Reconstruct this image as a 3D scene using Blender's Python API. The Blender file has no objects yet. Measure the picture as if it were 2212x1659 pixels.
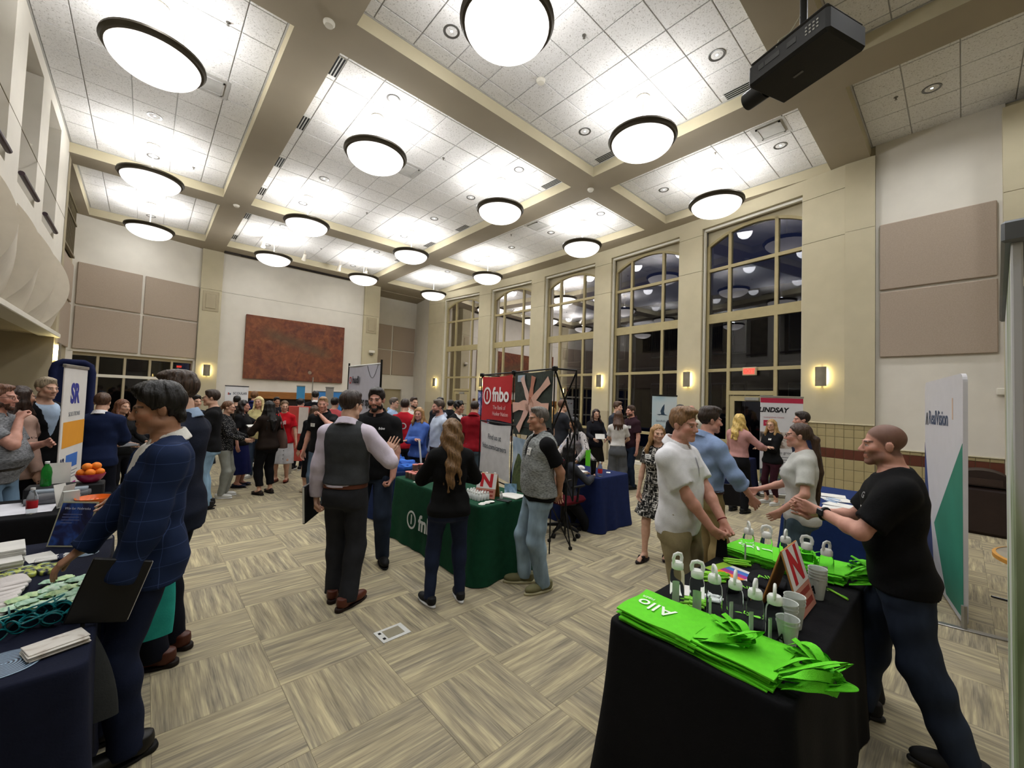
import bpy, bmesh, math, random
import numpy as np
from mathutils import Vector, Matrix

# ---------------------------------------------------------------- camera, world, exposure
S = bpy.context.scene
COL = S.collection
PI = math.pi
YAW, PITCH, ROLL, FPX, CAMH = math.radians(47.96193776), math.radians(2.13453165), math.radians(1.99870184), 878.79, 1.81736
cf = Vector((math.cos(PITCH)*math.cos(YAW), math.cos(PITCH)*math.sin(YAW), math.sin(PITCH)))
cr = Vector((math.sin(YAW), -math.cos(YAW), 0)); cu = cr.cross(cf)
cr, cu = math.cos(ROLL)*cr+math.sin(ROLL)*cu, -math.sin(ROLL)*cr+math.cos(ROLL)*cu
cam = bpy.data.objects.new('camera', bpy.data.cameras.new('camera'))
COL.objects.link(cam)
cam.matrix_world = Matrix(((cr.x, cu.x, -cf.x, 0), (cr.y, cu.y, -cf.y, 0), (cr.z, cu.z, -cf.z, CAMH), (0, 0, 0, 1)))
cam.data.sensor_width = 36.0; cam.data.lens = FPX/2212*36; cam.data.clip_start = .05; cam.data.clip_end = 200
S.camera = cam
vs = S.view_settings
vs.view_transform = 'Standard'; vs.look = 'None'; vs.gamma = 1.0; vs.use_curve_mapping = False
vs.exposure = 1.7
world = bpy.data.worlds.new('night'); S.world = world; world.use_nodes = True
world.node_tree.nodes['Background'].inputs[0].default_value = (.003, .0042, .012, 1)
world.node_tree.nodes['Background'].inputs[1].default_value = 1.0
BOWL_E, PEND_W, SCONCE_E, DOWN_E, DOWN_W = 1.05, 19.0, 15.0, 4.0, 58.0     # lamp strengths

# ---------------------------------------------------------------- materials
MATS = {}
def srgb(c):
    if isinstance(c, str):
        c = [int(c[i:i+2], 16)/255 for i in (0, 2, 4)]
    return tuple((v/12.92 if v <= .04045 else ((v+.055)/1.055)**2.4) for v in c)
def newmat(name):
    m = bpy.data.materials.new(name); m.use_nodes = True
    nt = m.node_tree
    return m, nt, nt.nodes['Principled BSDF']
def N(nt, t, **kw):
    n = nt.nodes.new(t)
    for k, v in kw.items():
        if k in n.inputs: n.inputs[k].default_value = v
        else: setattr(n, k, v)
    return n
def mixcol(nt, fac, a, b, mode='MIX'):
    n = nt.nodes.new('ShaderNodeMix'); n.data_type = 'RGBA'; n.blend_type = mode
    for idx, v in ((0, fac), (6, a), (7, b)):
        if hasattr(v, 'is_output') or isinstance(v, bpy.types.NodeSocket): nt.links.new(v, n.inputs[idx])
        elif isinstance(v, (int, float)): n.inputs[idx].default_value = v
        else: n.inputs[idx].default_value = (*v[:3], 1)
    return n.outputs[2]
def ramp(nt, sock, stops):
    r = nt.nodes.new('ShaderNodeValToRGB'); e = r.color_ramp.elements
    while len(e) < len(stops): e.new(.5)
    for i, (p, c) in enumerate(stops):
        e[i].position = p; e[i].color = (*c[:3], 1)
    nt.links.new(sock, r.inputs[0]); return r.outputs[0]
def mat(name, col, rough=.7, metal=0, var=.08, scale=8, bump=0, spec=.3, trans=0, sheen=0, emit=0, alpha=1, ior=1.45, stretch=None):
    """plain procedural surface: colour with soft noise variation and optional fine relief"""
    key = name
    if key in MATS: return MATS[key]
    m, nt, b = newmat(name)
    c = srgb(col)
    tc = N(nt, 'ShaderNodeTexCoord')
    src = tc.outputs['Object']
    if stretch:
        mp = N(nt, 'ShaderNodeMapping'); mp.inputs['Scale'].default_value = stretch
        nt.links.new(src, mp.inputs[0]); src = mp.outputs[0]
    nz = N(nt, 'ShaderNodeTexNoise', Scale=scale, Detail=3.0); nt.links.new(src, nz.inputs['Vector'])
    lo = tuple(max(0, x*(1-var)) for x in c); hi = tuple(min(1, x*(1+var)) for x in c)
    colr = ramp(nt, nz.outputs[0], [(.3, lo), (.7, hi)])
    nt.links.new(colr, b.inputs['Base Color'])
    b.inputs['Roughness'].default_value = rough; b.inputs['Metallic'].default_value = metal
    b.inputs['Specular IOR Level'].default_value = spec
    if trans: b.inputs['Transmission Weight'].default_value = trans; b.inputs['IOR'].default_value = ior
    if sheen: b.inputs['Sheen Weight'].default_value = sheen
    if alpha < 1: b.inputs['Alpha'].default_value = alpha
    if emit:
        nt.links.new(colr, b.inputs['Emission Color']); b.inputs['Emission Strength'].default_value = emit
    if bump:
        n2 = N(nt, 'ShaderNodeTexNoise', Scale=scale*9, Detail=2.0); nt.links.new(src, n2.inputs['Vector'])
        bp = N(nt, 'ShaderNodeBump', Strength=bump, Distance=.01)
        nt.links.new(n2.outputs[0], bp.inputs['Height']); nt.links.new(bp.outputs[0], b.inputs['Normal'])
    MATS[key] = m
    return m

# ---------------------------------------------------------------- mesh helpers
def tag(o, label=None, cat=None, group=None, kind=None):
    if label: o['label'] = label
    if cat: o['category'] = cat
    if group: o['group'] = group
    if kind: o['kind'] = kind
    return o
def link(name, data, parent=None, loc=None, rz=0):
    o = bpy.data.objects.new(name, data); COL.objects.link(o)
    if parent is not None: o.parent = parent
    if loc is not None: o.location = loc
    if rz: o.rotation_euler = (0, 0, rz)
    return o
def thing(name, label, cat, loc=(0, 0, 0), rz=0, group=None):
    o = link(name, None, None, loc, rz); o.empty_display_size = .1
    return tag(o, label, cat, group)
def smooth_mesh(me, ang=None):
    me.polygons.foreach_set('use_smooth', [True]*len(me.polygons))
    if ang is not None:
        try: me.set_sharp_from_angle(angle=math.radians(ang))
        except Exception: pass
class MB:
    def __init__(s): s.v = []; s.f = []
    def add(s, v, f, M=None):
        n = len(s.v)
        s.v += [tuple(M @ Vector(p)) for p in v] if M is not None else [tuple(p) for p in v]
        s.f += [tuple(i+n for i in q) for q in f]; return s
    def box(s, lo, hi, M=None):
        (a, b, c), (d, e, g) = lo, hi
        v = [(a, b, c), (d, b, c), (d, e, c), (a, e, c), (a, b, g), (d, b, g), (d, e, g), (a, e, g)]
        return s.add(v, [(0, 3, 2, 1), (4, 5, 6, 7), (0, 1, 5, 4), (1, 2, 6, 5), (2, 3, 7, 6), (3, 0, 4, 7)], M)
    def cbox(s, lo, hi, b=.01, M=None):
        """box with chamfered edges"""
        lo, hi = Vector(lo), Vector(hi)
        b = min(b, *[(hi[i]-lo[i])*.45 for i in range(3)])
        bm = bmesh.new(); bmesh.ops.create_cube(bm, size=1)
        for v in bm.verts:
            v.co = Vector((lo[i]+(v.co[i]+.5)*(hi[i]-lo[i]) for i in range(3)))
        bmesh.ops.bevel(bm, geom=bm.edges[:], offset=b, segments=1, affect='EDGES')
        bm.verts.index_update()
        s.add([v.co.copy() for v in bm.verts], [[v.index for v in f.verts] for f in bm.faces], M); bm.free(); return s
    def tube(s, pts, r, n=8, cap=True, flat=None):
        pts = [Vector(p) for p in pts]; k = len(pts)
        rs = r if isinstance(r, (list, tuple)) else [r]*k
        up = Vector((0, 0, 1)); v = []; f = []
        prev = None
        for i, p in enumerate(pts):
            t = (pts[min(i+1, k-1)]-pts[max(i-1, 0)]).normalized()
            if prev is None: a = t.cross(up); a = a if a.length > .05 else t.cross(Vector((0, 1, 0)))
            else: a = prev-t*prev.dot(t)
            a.normalize(); prev = a; b = t.cross(a)
            for j in range(n):
                th = 2*PI*j/n
                v.append(p+a*math.cos(th)*rs[i]+b*math.sin(th)*rs[i]*(flat or 1))
        for i in range(k-1):
            for j in range(n):
                j2 = (j+1) % n
                f.append((i*n+j, i*n+j2, (i+1)*n+j2, (i+1)*n+j))
        if cap: f.append(tuple(range(n-1, -1, -1))); f.append(tuple((k-1)*n+j for j in range(n)))
        return s.add(v, f)
    def lathe(s, prof, n=24, M=None, cap=True):
        v = []; f = []; k = len(prof)
        for r, z in prof:
            for j in range(n):
                th = 2*PI*j/n; v.append((r*math.cos(th), r*math.sin(th), z))
        for i in range(k-1):
            for j in range(n):
                j2 = (j+1) % n; f.append((i*n+j, i*n+j2, (i+1)*n+j2, (i+1)*n+j))
        if cap:
            if prof[0][0] > 1e-4: f.append(tuple(range(n-1, -1, -1)))
            if prof[-1][0] > 1e-4: f.append(tuple((k-1)*n+j for j in range(n)))
        return s.add(v, f, M)
    def prism(s, poly, z0, z1, M=None):
        n = len(poly)
        v = [(x, y, z0) for x, y in poly]+[(x, y, z1) for x, y in poly]
        f = [tuple(range(n-1, -1, -1)), tuple(range(n, 2*n))]+[(i, (i+1) % n, n+(i+1) % n, n+i) for i in range(n)]
        return s.add(v, f, M)
    def quad(s, a, b, c, d): return s.add([a, b, c, d], [(0, 1, 2, 3)])
    def grid(s, fn, nu, nv, close_u=False):
        v = [fn(i/nu, j/nv) for j in range(nv+1) for i in range(nu if close_u else nu+1)]
        w = nu if close_u else nu+1; f = []
        for j in range(nv):
            for i in range(nu):
                i2 = (i+1) % w if close_u else i+1
                f.append((j*w+i, j*w+i2, (j+1)*w+i2, (j+1)*w+i))
        return s.add(v, f)
    def mesh(s, name, m=None, smooth=None):
        me = bpy.data.meshes.new(name); me.from_pydata(s.v, [], s.f); me.update()
        if m is not None: me.materials.append(m)
        if smooth is not None: smooth_mesh(me, smooth)
        return me
    def build(s, name, m, parent=None, loc=None, rz=0, smooth=None):
        return link(name, s.mesh(name, m, smooth), parent, loc, rz)
def struct(o): o['kind'] = 'structure'; return o
def T(x=0, y=0, z=0): return Matrix.Translation((x, y, z))
def RZ(a): return Matrix.Rotation(a, 4, 'Z')
def RX(a): return Matrix.Rotation(a, 4, 'X')
def RY(a): return Matrix.Rotation(a, 4, 'Y')
def copy_tree(o, parent=None):
    c = o.copy(); COL.objects.link(c); c.parent = parent
    for ch in o.children: copy_tree(ch, c)
    return c
def text_mesh(txt, size, m, parent, M, name='lettering', depth=.0015, bold=0, align='CENTER', sx=1.0, spacing=1.0, shear=0):
    cu_ = bpy.data.curves.new('t', 'FONT'); cu_.body = txt; cu_.size = size; cu_.align_x = align; cu_.align_y = 'CENTER'
    cu_.extrude = depth/2; cu_.offset = bold; cu_.space_character = spacing; cu_.shear = shear; cu_.resolution_u = 3
    ob = bpy.data.objects.new('t', cu_); me0 = ob.to_mesh()
    v = [(p.co.x*sx, p.co.y, p.co.z) for p in me0.vertices]; f = [tuple(p.vertices) for p in me0.polygons]
    ob.to_mesh_clear(); bpy.data.objects.remove(ob); bpy.data.curves.remove(cu_)
    b = MB(); b.add(v, f, M)
    return b.build(name, m, parent)
# a frame for things printed on an upright face: local x right, y up, z out of the face
def face_frame(origin, right, up=(0, 0, 1)):
    r_ = Vector(right).normalized(); u_ = Vector(up).normalized(); n_ = r_.cross(u_).normalized(); u_ = n_.cross(r_)
    return Matrix(((r_.x, u_.x, n_.x, origin[0]), (r_.y, u_.y, n_.y, origin[1]), (r_.z, u_.z, n_.z, origin[2]), (0, 0, 0, 1)))
# ================================================================ the room
ZS, ZC, G = 6.82, 7.05, .611
def arcx(y): return 11.07-.0115*(y-9.5)**2
paint_white = mat('paint_white', 'd6d1c6', .85, var=.03, scale=3, bump=.05)
paint_cream = mat('paint_cream', 'bbb297', .8, var=.04, scale=3, bump=.05)
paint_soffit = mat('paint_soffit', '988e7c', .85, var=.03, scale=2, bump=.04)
paint_tan = mat('paint_tan', 'aa9f86', .85, var=.04, scale=3, bump=.05)
fabric_panel = mat('acoustic_fabric', 'a69788', .95, var=.07, scale=60, bump=.25)
metal_frame = mat('window_frame_tan', 'a79a72', .5, var=.04, spec=.4)
white_trim = mat('white_trim', 'd8d4c8', .55, var=.03)
dark_void = mat('dark_void', '15130f', .95)
joint_dark = mat('joint_shadow_gap', '6f6650', .9)
oak = mat('oak_wood', '8a5a2b', .45, var=.25, scale=6, stretch=(1, 12, 12))

# ---- carpet
def carpet_material():
    m, nt, b = newmat('carpet_stripes')
    uv = N(nt, 'ShaderNodeUVMap'); oi = N(nt, 'ShaderNodeObjectInfo')
    mul = N(nt, 'ShaderNodeMath', operation='MULTIPLY'); mul.inputs[1].default_value = 91.7
    nt.links.new(oi.outputs['Random'], mul.inputs[0])
    add = N(nt, 'ShaderNodeVectorMath', operation='ADD'); nt.links.new(uv.outputs[0], add.inputs[0]); nt.links.new(mul.outputs[0], add.inputs[1])
    def noise(sx, sy, scale, det):
        mp = N(nt, 'ShaderNodeMapping'); mp.inputs['Scale'].default_value = (sx, sy, 1); nt.links.new(add.outputs[0], mp.inputs[0])
        n = N(nt, 'ShaderNodeTexNoise', Scale=scale, Detail=det); n.inputs['Roughness'].default_value = .6
        nt.links.new(mp.outputs[0], n.inputs['Vector']); return n.outputs[0]
    a = noise(33, 1.9, 1.0, 3.0); f = noise(150, 5, 1.0, 2.0); h = noise(9, 1.1, 1.0, 1.0)
    c1 = ramp(nt, a, [(.31, srgb('5d5a53')), (.44, srgb('857e6e')), (.54, srgb('a0967e')), (.68, srgb('cfc39c'))])
    c2 = ramp(nt, f, [(.3, srgb('6e675a')), (.5, srgb('a89c80')), (.72, srgb('cfc29a'))])
    c3 = ramp(nt, h, [(.35, srgb('6a665f')), (.65, srgb('b0a27e'))])
    c = mixcol(nt, .34, c1, c2); c = mixcol(nt, .2, c, c3)
    nt.links.new(c, b.inputs['Base Color']); b.inputs['Roughness'].default_value = .95; b.inputs['Specular IOR Level'].default_value = .1
    bp = N(nt, 'ShaderNodeBump', Strength=.35, Distance=.004); nt.links.new(f, bp.inputs['Height']); nt.links.new(bp.outputs[0], b.inputs['Normal'])
    return m
carpet = carpet_material()
TL, TX0, TY0 = .6, .717, 2.8275
fb = MB().box((-5.2, -4.2, -.12), (12.2, 20.4, -.0022))
floor = struct(fb.build('floor', mat('floor_backing', '7d7766', .95)))
def tile_mesh():
    b = MB(); h = TL/2-.0002; e = .0015
    b.add([(-h, -h, -.002), (h, -h, -.002), (h, h, -.002), (-h, h, -.002), (-h+e, -h+e, 0), (h-e, -h+e, 0), (h-e, h-e, 0), (-h+e, h-e, 0)],
          [(4, 5, 6, 7), (0, 1, 5, 4), (1, 2, 6, 5), (2, 3, 7, 6), (3, 0, 4, 7)])
    return b
def add_uv(me, fn):
    uvl = me.uv_layers.new(name='UVMap')
    co = np.zeros(len(me.vertices)*3); me.vertices.foreach_get('co', co); co = co.reshape(-1, 3)
    li = np.zeros(len(me.loops), int); me.loops.foreach_get('vertex_index', li)
    uvl.data.foreach_set('uv', fn(co[li]).astype(np.float32).ravel())
tm = tile_mesh().mesh('carpet_tile', carpet); add_uv(tm, lambda p: p[:, :2])
cells = []
for i in range(-10, 19):
    for j in range(-12, 30):
        x, y = TX0+(i+.5)*TL, TY0+(j+.5)*TL
        d = x*cf.x+y*cf.y; l = (x*cr.x+y*cr.y)
        vis = d > .6 and abs(l) < d*1.36+.3
        cells.append((0 if vis else 1, math.hypot(x, y), i, j, x, y))
cells.sort()
rest = MB(); ruv = []
for n, (nv, dd, i, j, x, y) in enumerate(cells):
    if not (-5.2 < x < 11.9 and -4.2 < y < 20.2): continue
    along_y = (i+j) % 2 == 1
    if n < 290:
        link('carpet_tile', tm, floor, (x, y, 0), 0 if along_y else PI/2)
    else:
        h = TL/2-.0012
        rest.add([(x-h, y-h, 0), (x+h, y-h, 0), (x+h, y+h, 0), (x-h, y+h, 0)], [(0, 1, 2, 3)])
        o = (random.Random(i*77+j).random()*90)
        q = [(-h, -h), (h, -h), (h, h), (-h, h)] if along_y else [(-h, h), (-h, -h), (h, -h), (h, h)]
        ruv += [(u+o, v+o) for u, v in q]
ro = rest.build('carpet_field', carpet, floor); tag(ro, kind='stuff')
uvl = ro.data.uv_layers.new(name='UVMap'); uvl.data.foreach_set('uv', np.array(ruv, np.float32).ravel())

# ---- ceiling: beams (soffit) with recessed trays of lay-in tiles
XB = [-5.2, -1.47, 1.27, 1.885, 7.16, 7.82, 10.46, 12.2]; YB = [-4.2, -3.4, 1.195, 1.82, 5.49, 6.12, 12.9, 13.53, 17.25, 20.4]
trays = []
sb = MB()
for a in range(len(XB)-1):
    for c in range(len(YB)-1):
        x0, x1, y0, y1 = XB[a], XB[a+1], YB[c], YB[c+1]
        if a in (1, 3, 5) and c in (1, 3, 5, 7): trays.append((x0, x1, y0, y1, a)); continue
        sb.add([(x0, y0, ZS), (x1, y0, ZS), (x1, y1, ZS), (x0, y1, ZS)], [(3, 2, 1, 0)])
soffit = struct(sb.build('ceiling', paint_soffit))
def tile_mat():
    m, nt, b = newmat('ceiling_tile_mineral')
    tc = N(nt, 'ShaderNodeTexCoord'); oi = N(nt, 'ShaderNodeObjectInfo')
    add = N(nt, 'ShaderNodeVectorMath', operation='ADD'); nt.links.new(tc.outputs['Object'], add.inputs[0]); nt.links.new(oi.outputs['Location'], add.inputs[1])
    n1 = N(nt, 'ShaderNodeTexNoise', Scale=55.0, Detail=4.0); nt.links.new(add.outputs[0], n1.inputs['Vector'])
    c = ramp(nt, n1.outputs[0], [(.28, srgb('8d8a86')), (.40, srgb('d3d2d0')), (.6, srgb('dcdbda'))])
    nt.links.new(c, b.inputs['Base Color']); b.inputs['Roughness'].default_value = .9
    bp = N(nt, 'ShaderNodeBump', Strength=.3, Distance=.004); nt.links.new(n1.outputs[0], bp.inputs['Height']); nt.links.new(bp.outputs[0], b.inputs['Normal'])
    return m
ctile = tile_mat(); grid_metal = mat('ceiling_grid_white', 'b4b3b0', .6)
TMESH = {}
def ctile_mesh(w, h):
    k = (round(w, 2), round(h, 2))
    if k not in TMESH:
        TMESH[k] = MB().cbox((-w/2+.007, -h/2+.007, 0), (w/2-.007, h/2-.007, .018), .004).mesh('ceiling_tile', ctile)
    return TMESH[k]
XPH = {1: .79, 3: 2.1, 5: 8.234}
for (x0, x1, y0, y1, a) in trays:
    ph = {1.195: 0.0, 5.49: 5.2, 12.9: 6.44, 17.25: 15.22}[y1]
    t = .02
    b = MB().box((x0, y0, ZC+.012), (x1, y1, ZC+.03))
    co = struct(b.build('ceiling', grid_metal))
    lip = MB()                                                       # painted sides of the tray, with a small white ledge
    x1w = x1
    for p, q in (((x0, y0), (x1, y0)), ((x1, y0), (x1, y1)), ((x1, y1), (x0, y1)), ((x0, y1), (x0, y0))):
        if a == 1 and y1 < 13 and p[0] == q[0] == x0: continue            # the balcony wall itself closes this side
        lip.quad((*p, ZS), (*q, ZS), (*q, ZC+.012), (*p, ZC+.012))
    lip.build('tray_side', paint_cream, co)
    ed = MB(); e = .022
    for lo, hi in (((x0, y0), (x1, y0+e)), ((x0, y1-e), (x1, y1)), ((x0, y0), (x0+e, y1)), ((x1-e, y0), (x1, y1))):
        ed.box((*lo, ZC-.012), (*hi, ZC+.01))
    ed.build('edge_trim', grid_metal, co)
    gx = [x0+e]+[v for v in (XPH[a]+G*k for k in range(-20, 21)) if x0+.08 < v < x1-.08]+[x1-e]
    gy = [y0+e]+[v for v in (ph+G*k for k in range(-30, 31)) if y0+.08 < v < y1-.08]+[y1-e]
    if y1 == 1.195: gy = [v for v in gy if v > -2.2]
    for i in range(len(gx)-1):
        for j in range(len(gy)-1):
            link('ceiling_tile', ctile_mesh(gx[i+1]-gx[i], gy[j+1]-gy[j]), co, ((gx[i]+gx[i+1])/2, (gy[j]+gy[j+1])/2, ZC-.006))

# ---- window wall: five tall arched windows between piers on a shallow curve
WY = [(2.33, 4.62), (5.28, 7.62), (8.28, 10.62), (11.3, 13.62), (14.34, 16.7)]
ww = MB()
def pier(y0, y1, name, dx=0.0):
    """pier of stacked panels with open joints, as a part of the window wall"""
    for z0, z1, nm in ((1.55, 5.385, 'pier_panel'), (5.395, 6.345, 'pier_panel'), (6.355, ZS, 'pier_panel')):
        poly = [(arcx(y0)+dx, y0), (arcx(y1)+dx, y1), (arcx(y1)+.5, y1), (arcx(y0)+.5, y0)]
        b = MB().prism([poly[0], poly[3], poly[2], poly[1]], z0, z1)
        b.build(nm, paint_cream, wall_r)
wb = MB()
edges = [1.58]+[v for w in WY for v in w]+[17.75]
for k in range(0, len(edges), 2):                                     # pier cores
    y0, y1 = edges[k], edges[k+1]
    wb.prism([(arcx(y0)+.012, y0+.002), (arcx(y0)+.49, y0+.002), (arcx(y1)+.49, y1-.002), (arcx(y1)+.012, y1-.002)], 0, ZS)
wall_r = struct(wb.build('wall_right', joint_dark))
for k in range(0, len(edges), 2): pier(edges[k], edges[k+1], 'pier')
for (y0, y1) in WY:                                                   # head above each window
    b = MB().prism([(arcx(y0), y0), (arcx(y0)+.5, y0), (arcx(y1)+.5, y1), (arcx(y1), y1)], 6.51, ZS)
    b.build('window_head', paint_cream, wall_r)
tile_tan = mat('wainscot_tile_tan', 'a89a72', .35, var=.08, scale=5, spec=.45)
tile_red = mat('wainscot_tile_redbrown', '5e3325', .35, var=.15, scale=5, spec=.45)
grout = mat('grout', '8d8262', .9)
WT = {}
def wains(y0, y1, x0, x1, ztop, rows, parent, w0=.165):
    """tiled dado on a straight stretch of wall from (x0,y0) to (x1,y1)"""
    L = math.hypot(x1-x0, y1-y0); ang = math.atan2(y1-y0, x1-x0)
    M = T(x0, y0) @ RZ(ang)
    back = MB().box((0, -.0, 0), (L, .02, ztop), M); back.build('dado_backing', grout, parent)
    z = 0.0
    for hgt, red in rows:
        n = max(1, round(L/w0)); w = L/n
        k = (round(w, 3), hgt, red)
        if k not in WT: WT[k] = MB().cbox((.003, -.012, .003), (w-.003, .0, hgt-.003), .003).mesh('dado_tile', tile_red if red else tile_tan)
        for i in range(n):
            p = M @ Vector((i*w, 0, z)); o = link('dado_tile', WT[k], parent, p); o.rotation_euler = (0, 0, ang)
        z += hgt
    cap = MB().cbox((-.0, -.03, ztop), (L, .02, ztop+.025), .008, M); cap.build('dado_cap', paint_cream, parent)
ROWS = [(.22, 0), (.22, 0), (.22, 0), (.2, 0), (.19, 1), (.24, 0), (.16, 0), (.09, 0)]
wains(2.33, 1.58, arcx(2.33)-.002, arcx(1.58)-.002, 1.54, ROWS, wall_r)
for k in range(2, len(edges), 2):
    y0, y1 = edges[k], edges[k+1]
    b = MB().prism([(arcx(y0)-.02, y0), (arcx(y0)+.3, y0), (arcx(y1)+.3, y1), (arcx(y1)-.02, y1)], 0, 1.55); b.build('dado_panel', paint_tan, wall_r)
# bay to the right of the windows: set-back strip, then a plain wall with two upholstered panels
nb = MB().prism([(10.35, 1.585), (10.9, 1.585), (10.9, 1.12), (10.35, 1.12)], 0, ZS)
nb.prism([(10.42, 1.125), (10.9, 1.125), (10.9, -.5), (10.42, -.5)], 0, ZC+.02)
nb.prism([(10.12, -.46), (10.9, -.46), (10.9, -4.2), (10.12, -4.2)], 0, ZS)
wall_n = struct(nb.build('wall_right_near', paint_white))
MB().prism([(10.34, 1.58), (10.4, 1.58), (10.4, 1.12), (10.34, 1.12)], 1.55, 5.41).build('pier_panel', paint_cream, wall_n)
MB().prism([(10.34, 1.58), (10.4, 1.58), (10.4, 1.12), (10.34, 1.12)], 5.42, ZS).build('pier_panel', paint_cream, wall_n)
MB().prism([(10.1, -.455), (10.3, -.455), (10.3, -3), (10.1, -3)], 1.1, 5.41).build('pier_panel', paint_cream, wall_n)
MB().prism([(10.1, -.455), (10.3, -.455), (10.3, -3), (10.1, -3)], 5.42, ZS).build('pier_panel', paint_cream, wall_n)
wains(1.58, 1.12, 10.335, 10.335, 1.54, ROWS, wall_n)
wains(1.12, -.455, 10.415, 10.415, 1.11, ROWS[:5]+[(.06, 0)], wall_n)
wains(-.455, -2.4, 10.095, 10.095, 1.11, ROWS[:5]+[(.06, 0)], wall_n)
def panel_on(name, p0, p1, z0, z1, parent, t=.05):
    """upholstered panel on the wall line p0->p1 (left to right seen from the room)"""
    d = Vector((p1[0]-p0[0], p1[1]-p0[1], 0)); L = d.length; M = T(*p0, 0) @ RZ(math.atan2(d.y, d.x))
    return MB().cbox((0, -t, z0), (L, .0, z1), .012, M).build(name, fabric_panel, parent)
for z0, z1 in ((2.86, 4.10), (4.15, 5.42)): panel_on('acoustic_panel', (10.42, 1.06), (10.42, -.40), z0, z1, wall_n)

# ---- windows
def glass_mat():
    m, nt, b = newmat('window_glass'); nt.nodes.remove(b)
    out = nt.nodes['Material Output']
    tr = N(nt, 'ShaderNodeBsdfTransparent'); tr.inputs[0].default_value = (.62, .66, .7, 1)
    gl = N(nt, 'ShaderNodeBsdfGlossy'); gl.inputs['Roughness'].default_value = .012; gl.inputs[0].default_value = (.75, .73, .75, 1)
    fr = N(nt, 'ShaderNodeFresnel'); fr.inputs[0].default_value = 1.52
    nz = N(nt, 'ShaderNodeTexNoise', Scale=.8); bp = N(nt, 'ShaderNodeBump', Strength=.02, Distance=.02); nt.links.new(nz.outputs[0], bp.inputs['Height'])
    nt.links.new(bp.outputs[0], gl.inputs['Normal'])
    mx = N(nt, 'ShaderNodeMixShader'); nt.links.new(fr.outputs[0], mx.inputs[0]); nt.links.new(tr.outputs[0], mx.inputs[1]); nt.links.new(gl.outputs[0], mx.inputs[2])
    nt.links.new(mx.outputs[0], out.inputs[0]); return m
glass = glass_mat()
def window(n, y0, y1, door):
    a = Vector((arcx(y0), y0, 0)); b_ = Vector((arcx(y1), y1, 0)); t = (b_-a).normalized(); nrm = Vector((t.y, -t.x, 0))
    c = (a+b_)/2+nrm*.28; L = (b_-a).length; hw = L/2-.005
    M = Matrix(((t.x, nrm.x, 0, c.x), (t.y, nrm.y, 0, c.y), (0, 0, 1, 0), (0, 0, 0, 1)))
    arch = lambda x: 6.42-.34*(x/hw)**2
    fr = MB(); fr.box((-hw, -.05, 0), (-hw+.07, .06, arch(hw)), M); fr.box((hw-.07, -.05, 0), (hw, .06, arch(hw)), M); fr.box((-hw, -.05, 0), (hw, .06, .1), M)
    w = struct(fr.build('window_%d' % n, metal_frame))
    K = 24; xs = [-hw+2*hw*i/K for i in range(K+1)]
    ar = MB()
    ar.grid(lambda u, v: tuple(M @ Vector((-hw+2*hw*u, (-.05, -.05, .06, .06, -.05)[round(v*4)], arch(-hw+2*hw*u)+(-.07, .0, .0, -.07, -.07)[round(v*4)]))), K, 4)
    ar.build('arch_bar', metal_frame, w)
    sp = MB().grid(lambda u, v: tuple(M @ Vector((-hw+2*hw*u, 0 if 0 < v < 1 else .04, (arch(-hw+2*hw*u) if v < .5 else 6.52)))), K, 3)
    sp.build('spandrel', paint_cream, w)
    mx_ = .545
    for x in (-mx_, mx_): MB().box((x-.035, -.05, .1), (x+.035, .06, arch(x)-.03), M).build('mullion', metal_frame, w)
    zt = [(.95, .08), (2.75, .08), (4.11, .24), (5.41, .08)]
    cols = [(-hw+.07, -mx_-.035), (-mx_+.035, mx_-.035), (mx_+.035, hw-.07)]
    zz = [.1]+[v for z, h in zt for v in (z-h/2, z+h/2)]
    for ci, (xa, xb) in enumerate(cols):
        dr = door and ci == 1
        for z, h in zt:
            if dr and z == .95: continue
            MB().box((xa, -.05, z-h/2), (xb, .06, z+h/2), M).build('transom', metal_frame, w)
        zs = list(zz)
        if dr:
            zs = [2.22, zz[3]]+zz[4:]
            MB().box((xa, -.05, 2.12), (xb, .06, 2.22), M).build('transom', metal_frame, w)
        for k in range(0, len(zs)-1, 2):
            MB().box((xa, -.004, zs[k]), (xb, .004, zs[k+1]), M).build('pane', glass, w)
        k = 8
        pv = [(xa+(xb-xa)*i/k) for i in range(k+1)]
        b = MB().add([(x, 0, zz[-1]) for x in pv]+[(x, 0, arch(x)-.06) for x in pv], [(i, i+1, k+2+i, k+1+i) for i in range(k)], M); b.build('pane', glass, w)
    for x in (-hw-.0, hw-.03): MB().box((x, -.20, .1), (x+.03, -.12, 6.5), M).build('shade_guide', white_trim, w)
    MB().box((-hw, -.20, 6.44), (hw, -.12, 6.5), M).build('shade_housing', white_trim, w)
    if door:
        d = MB(); xa, xb = cols[1]
        for lo, hi in (((xa+.01, .1), (xa+.12, 2.1)), ((xb-.12, .1), (xb-.01, 2.1)), ((xa+.12, 1.97), (xb-.12, 2.1)), ((xa+.12, .1), (xb-.12, .35))):
            d.box((lo[0], -.03, lo[1]), (hi[0], .03, hi[1]), M)
        do = struct(d.build('door_%d' % door, metal_frame))
        MB().box((xa+.12, -.004, .35), (xb-.12, .004, 1.97), M).build('pane', glass, do)
        MB().cbox((xa+.13, -.09, .98), (xb-.13, -.05, 1.04), .01, M).build('push_bar', mat('brushed_steel', '8c8b88', .35, metal=.9), do)
        MB().cbox((xa+.3, -.1, 1.98), (xa+.62, -.03, 2.06), .01, M).build('door_closer', mat('closer_grey', '8d8c86', .5), do)
    return M, cols
WM = [window(i+1, *w, {0: 1, 4: 2}.get(i)) for i, w in enumerate(WY)]

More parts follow.
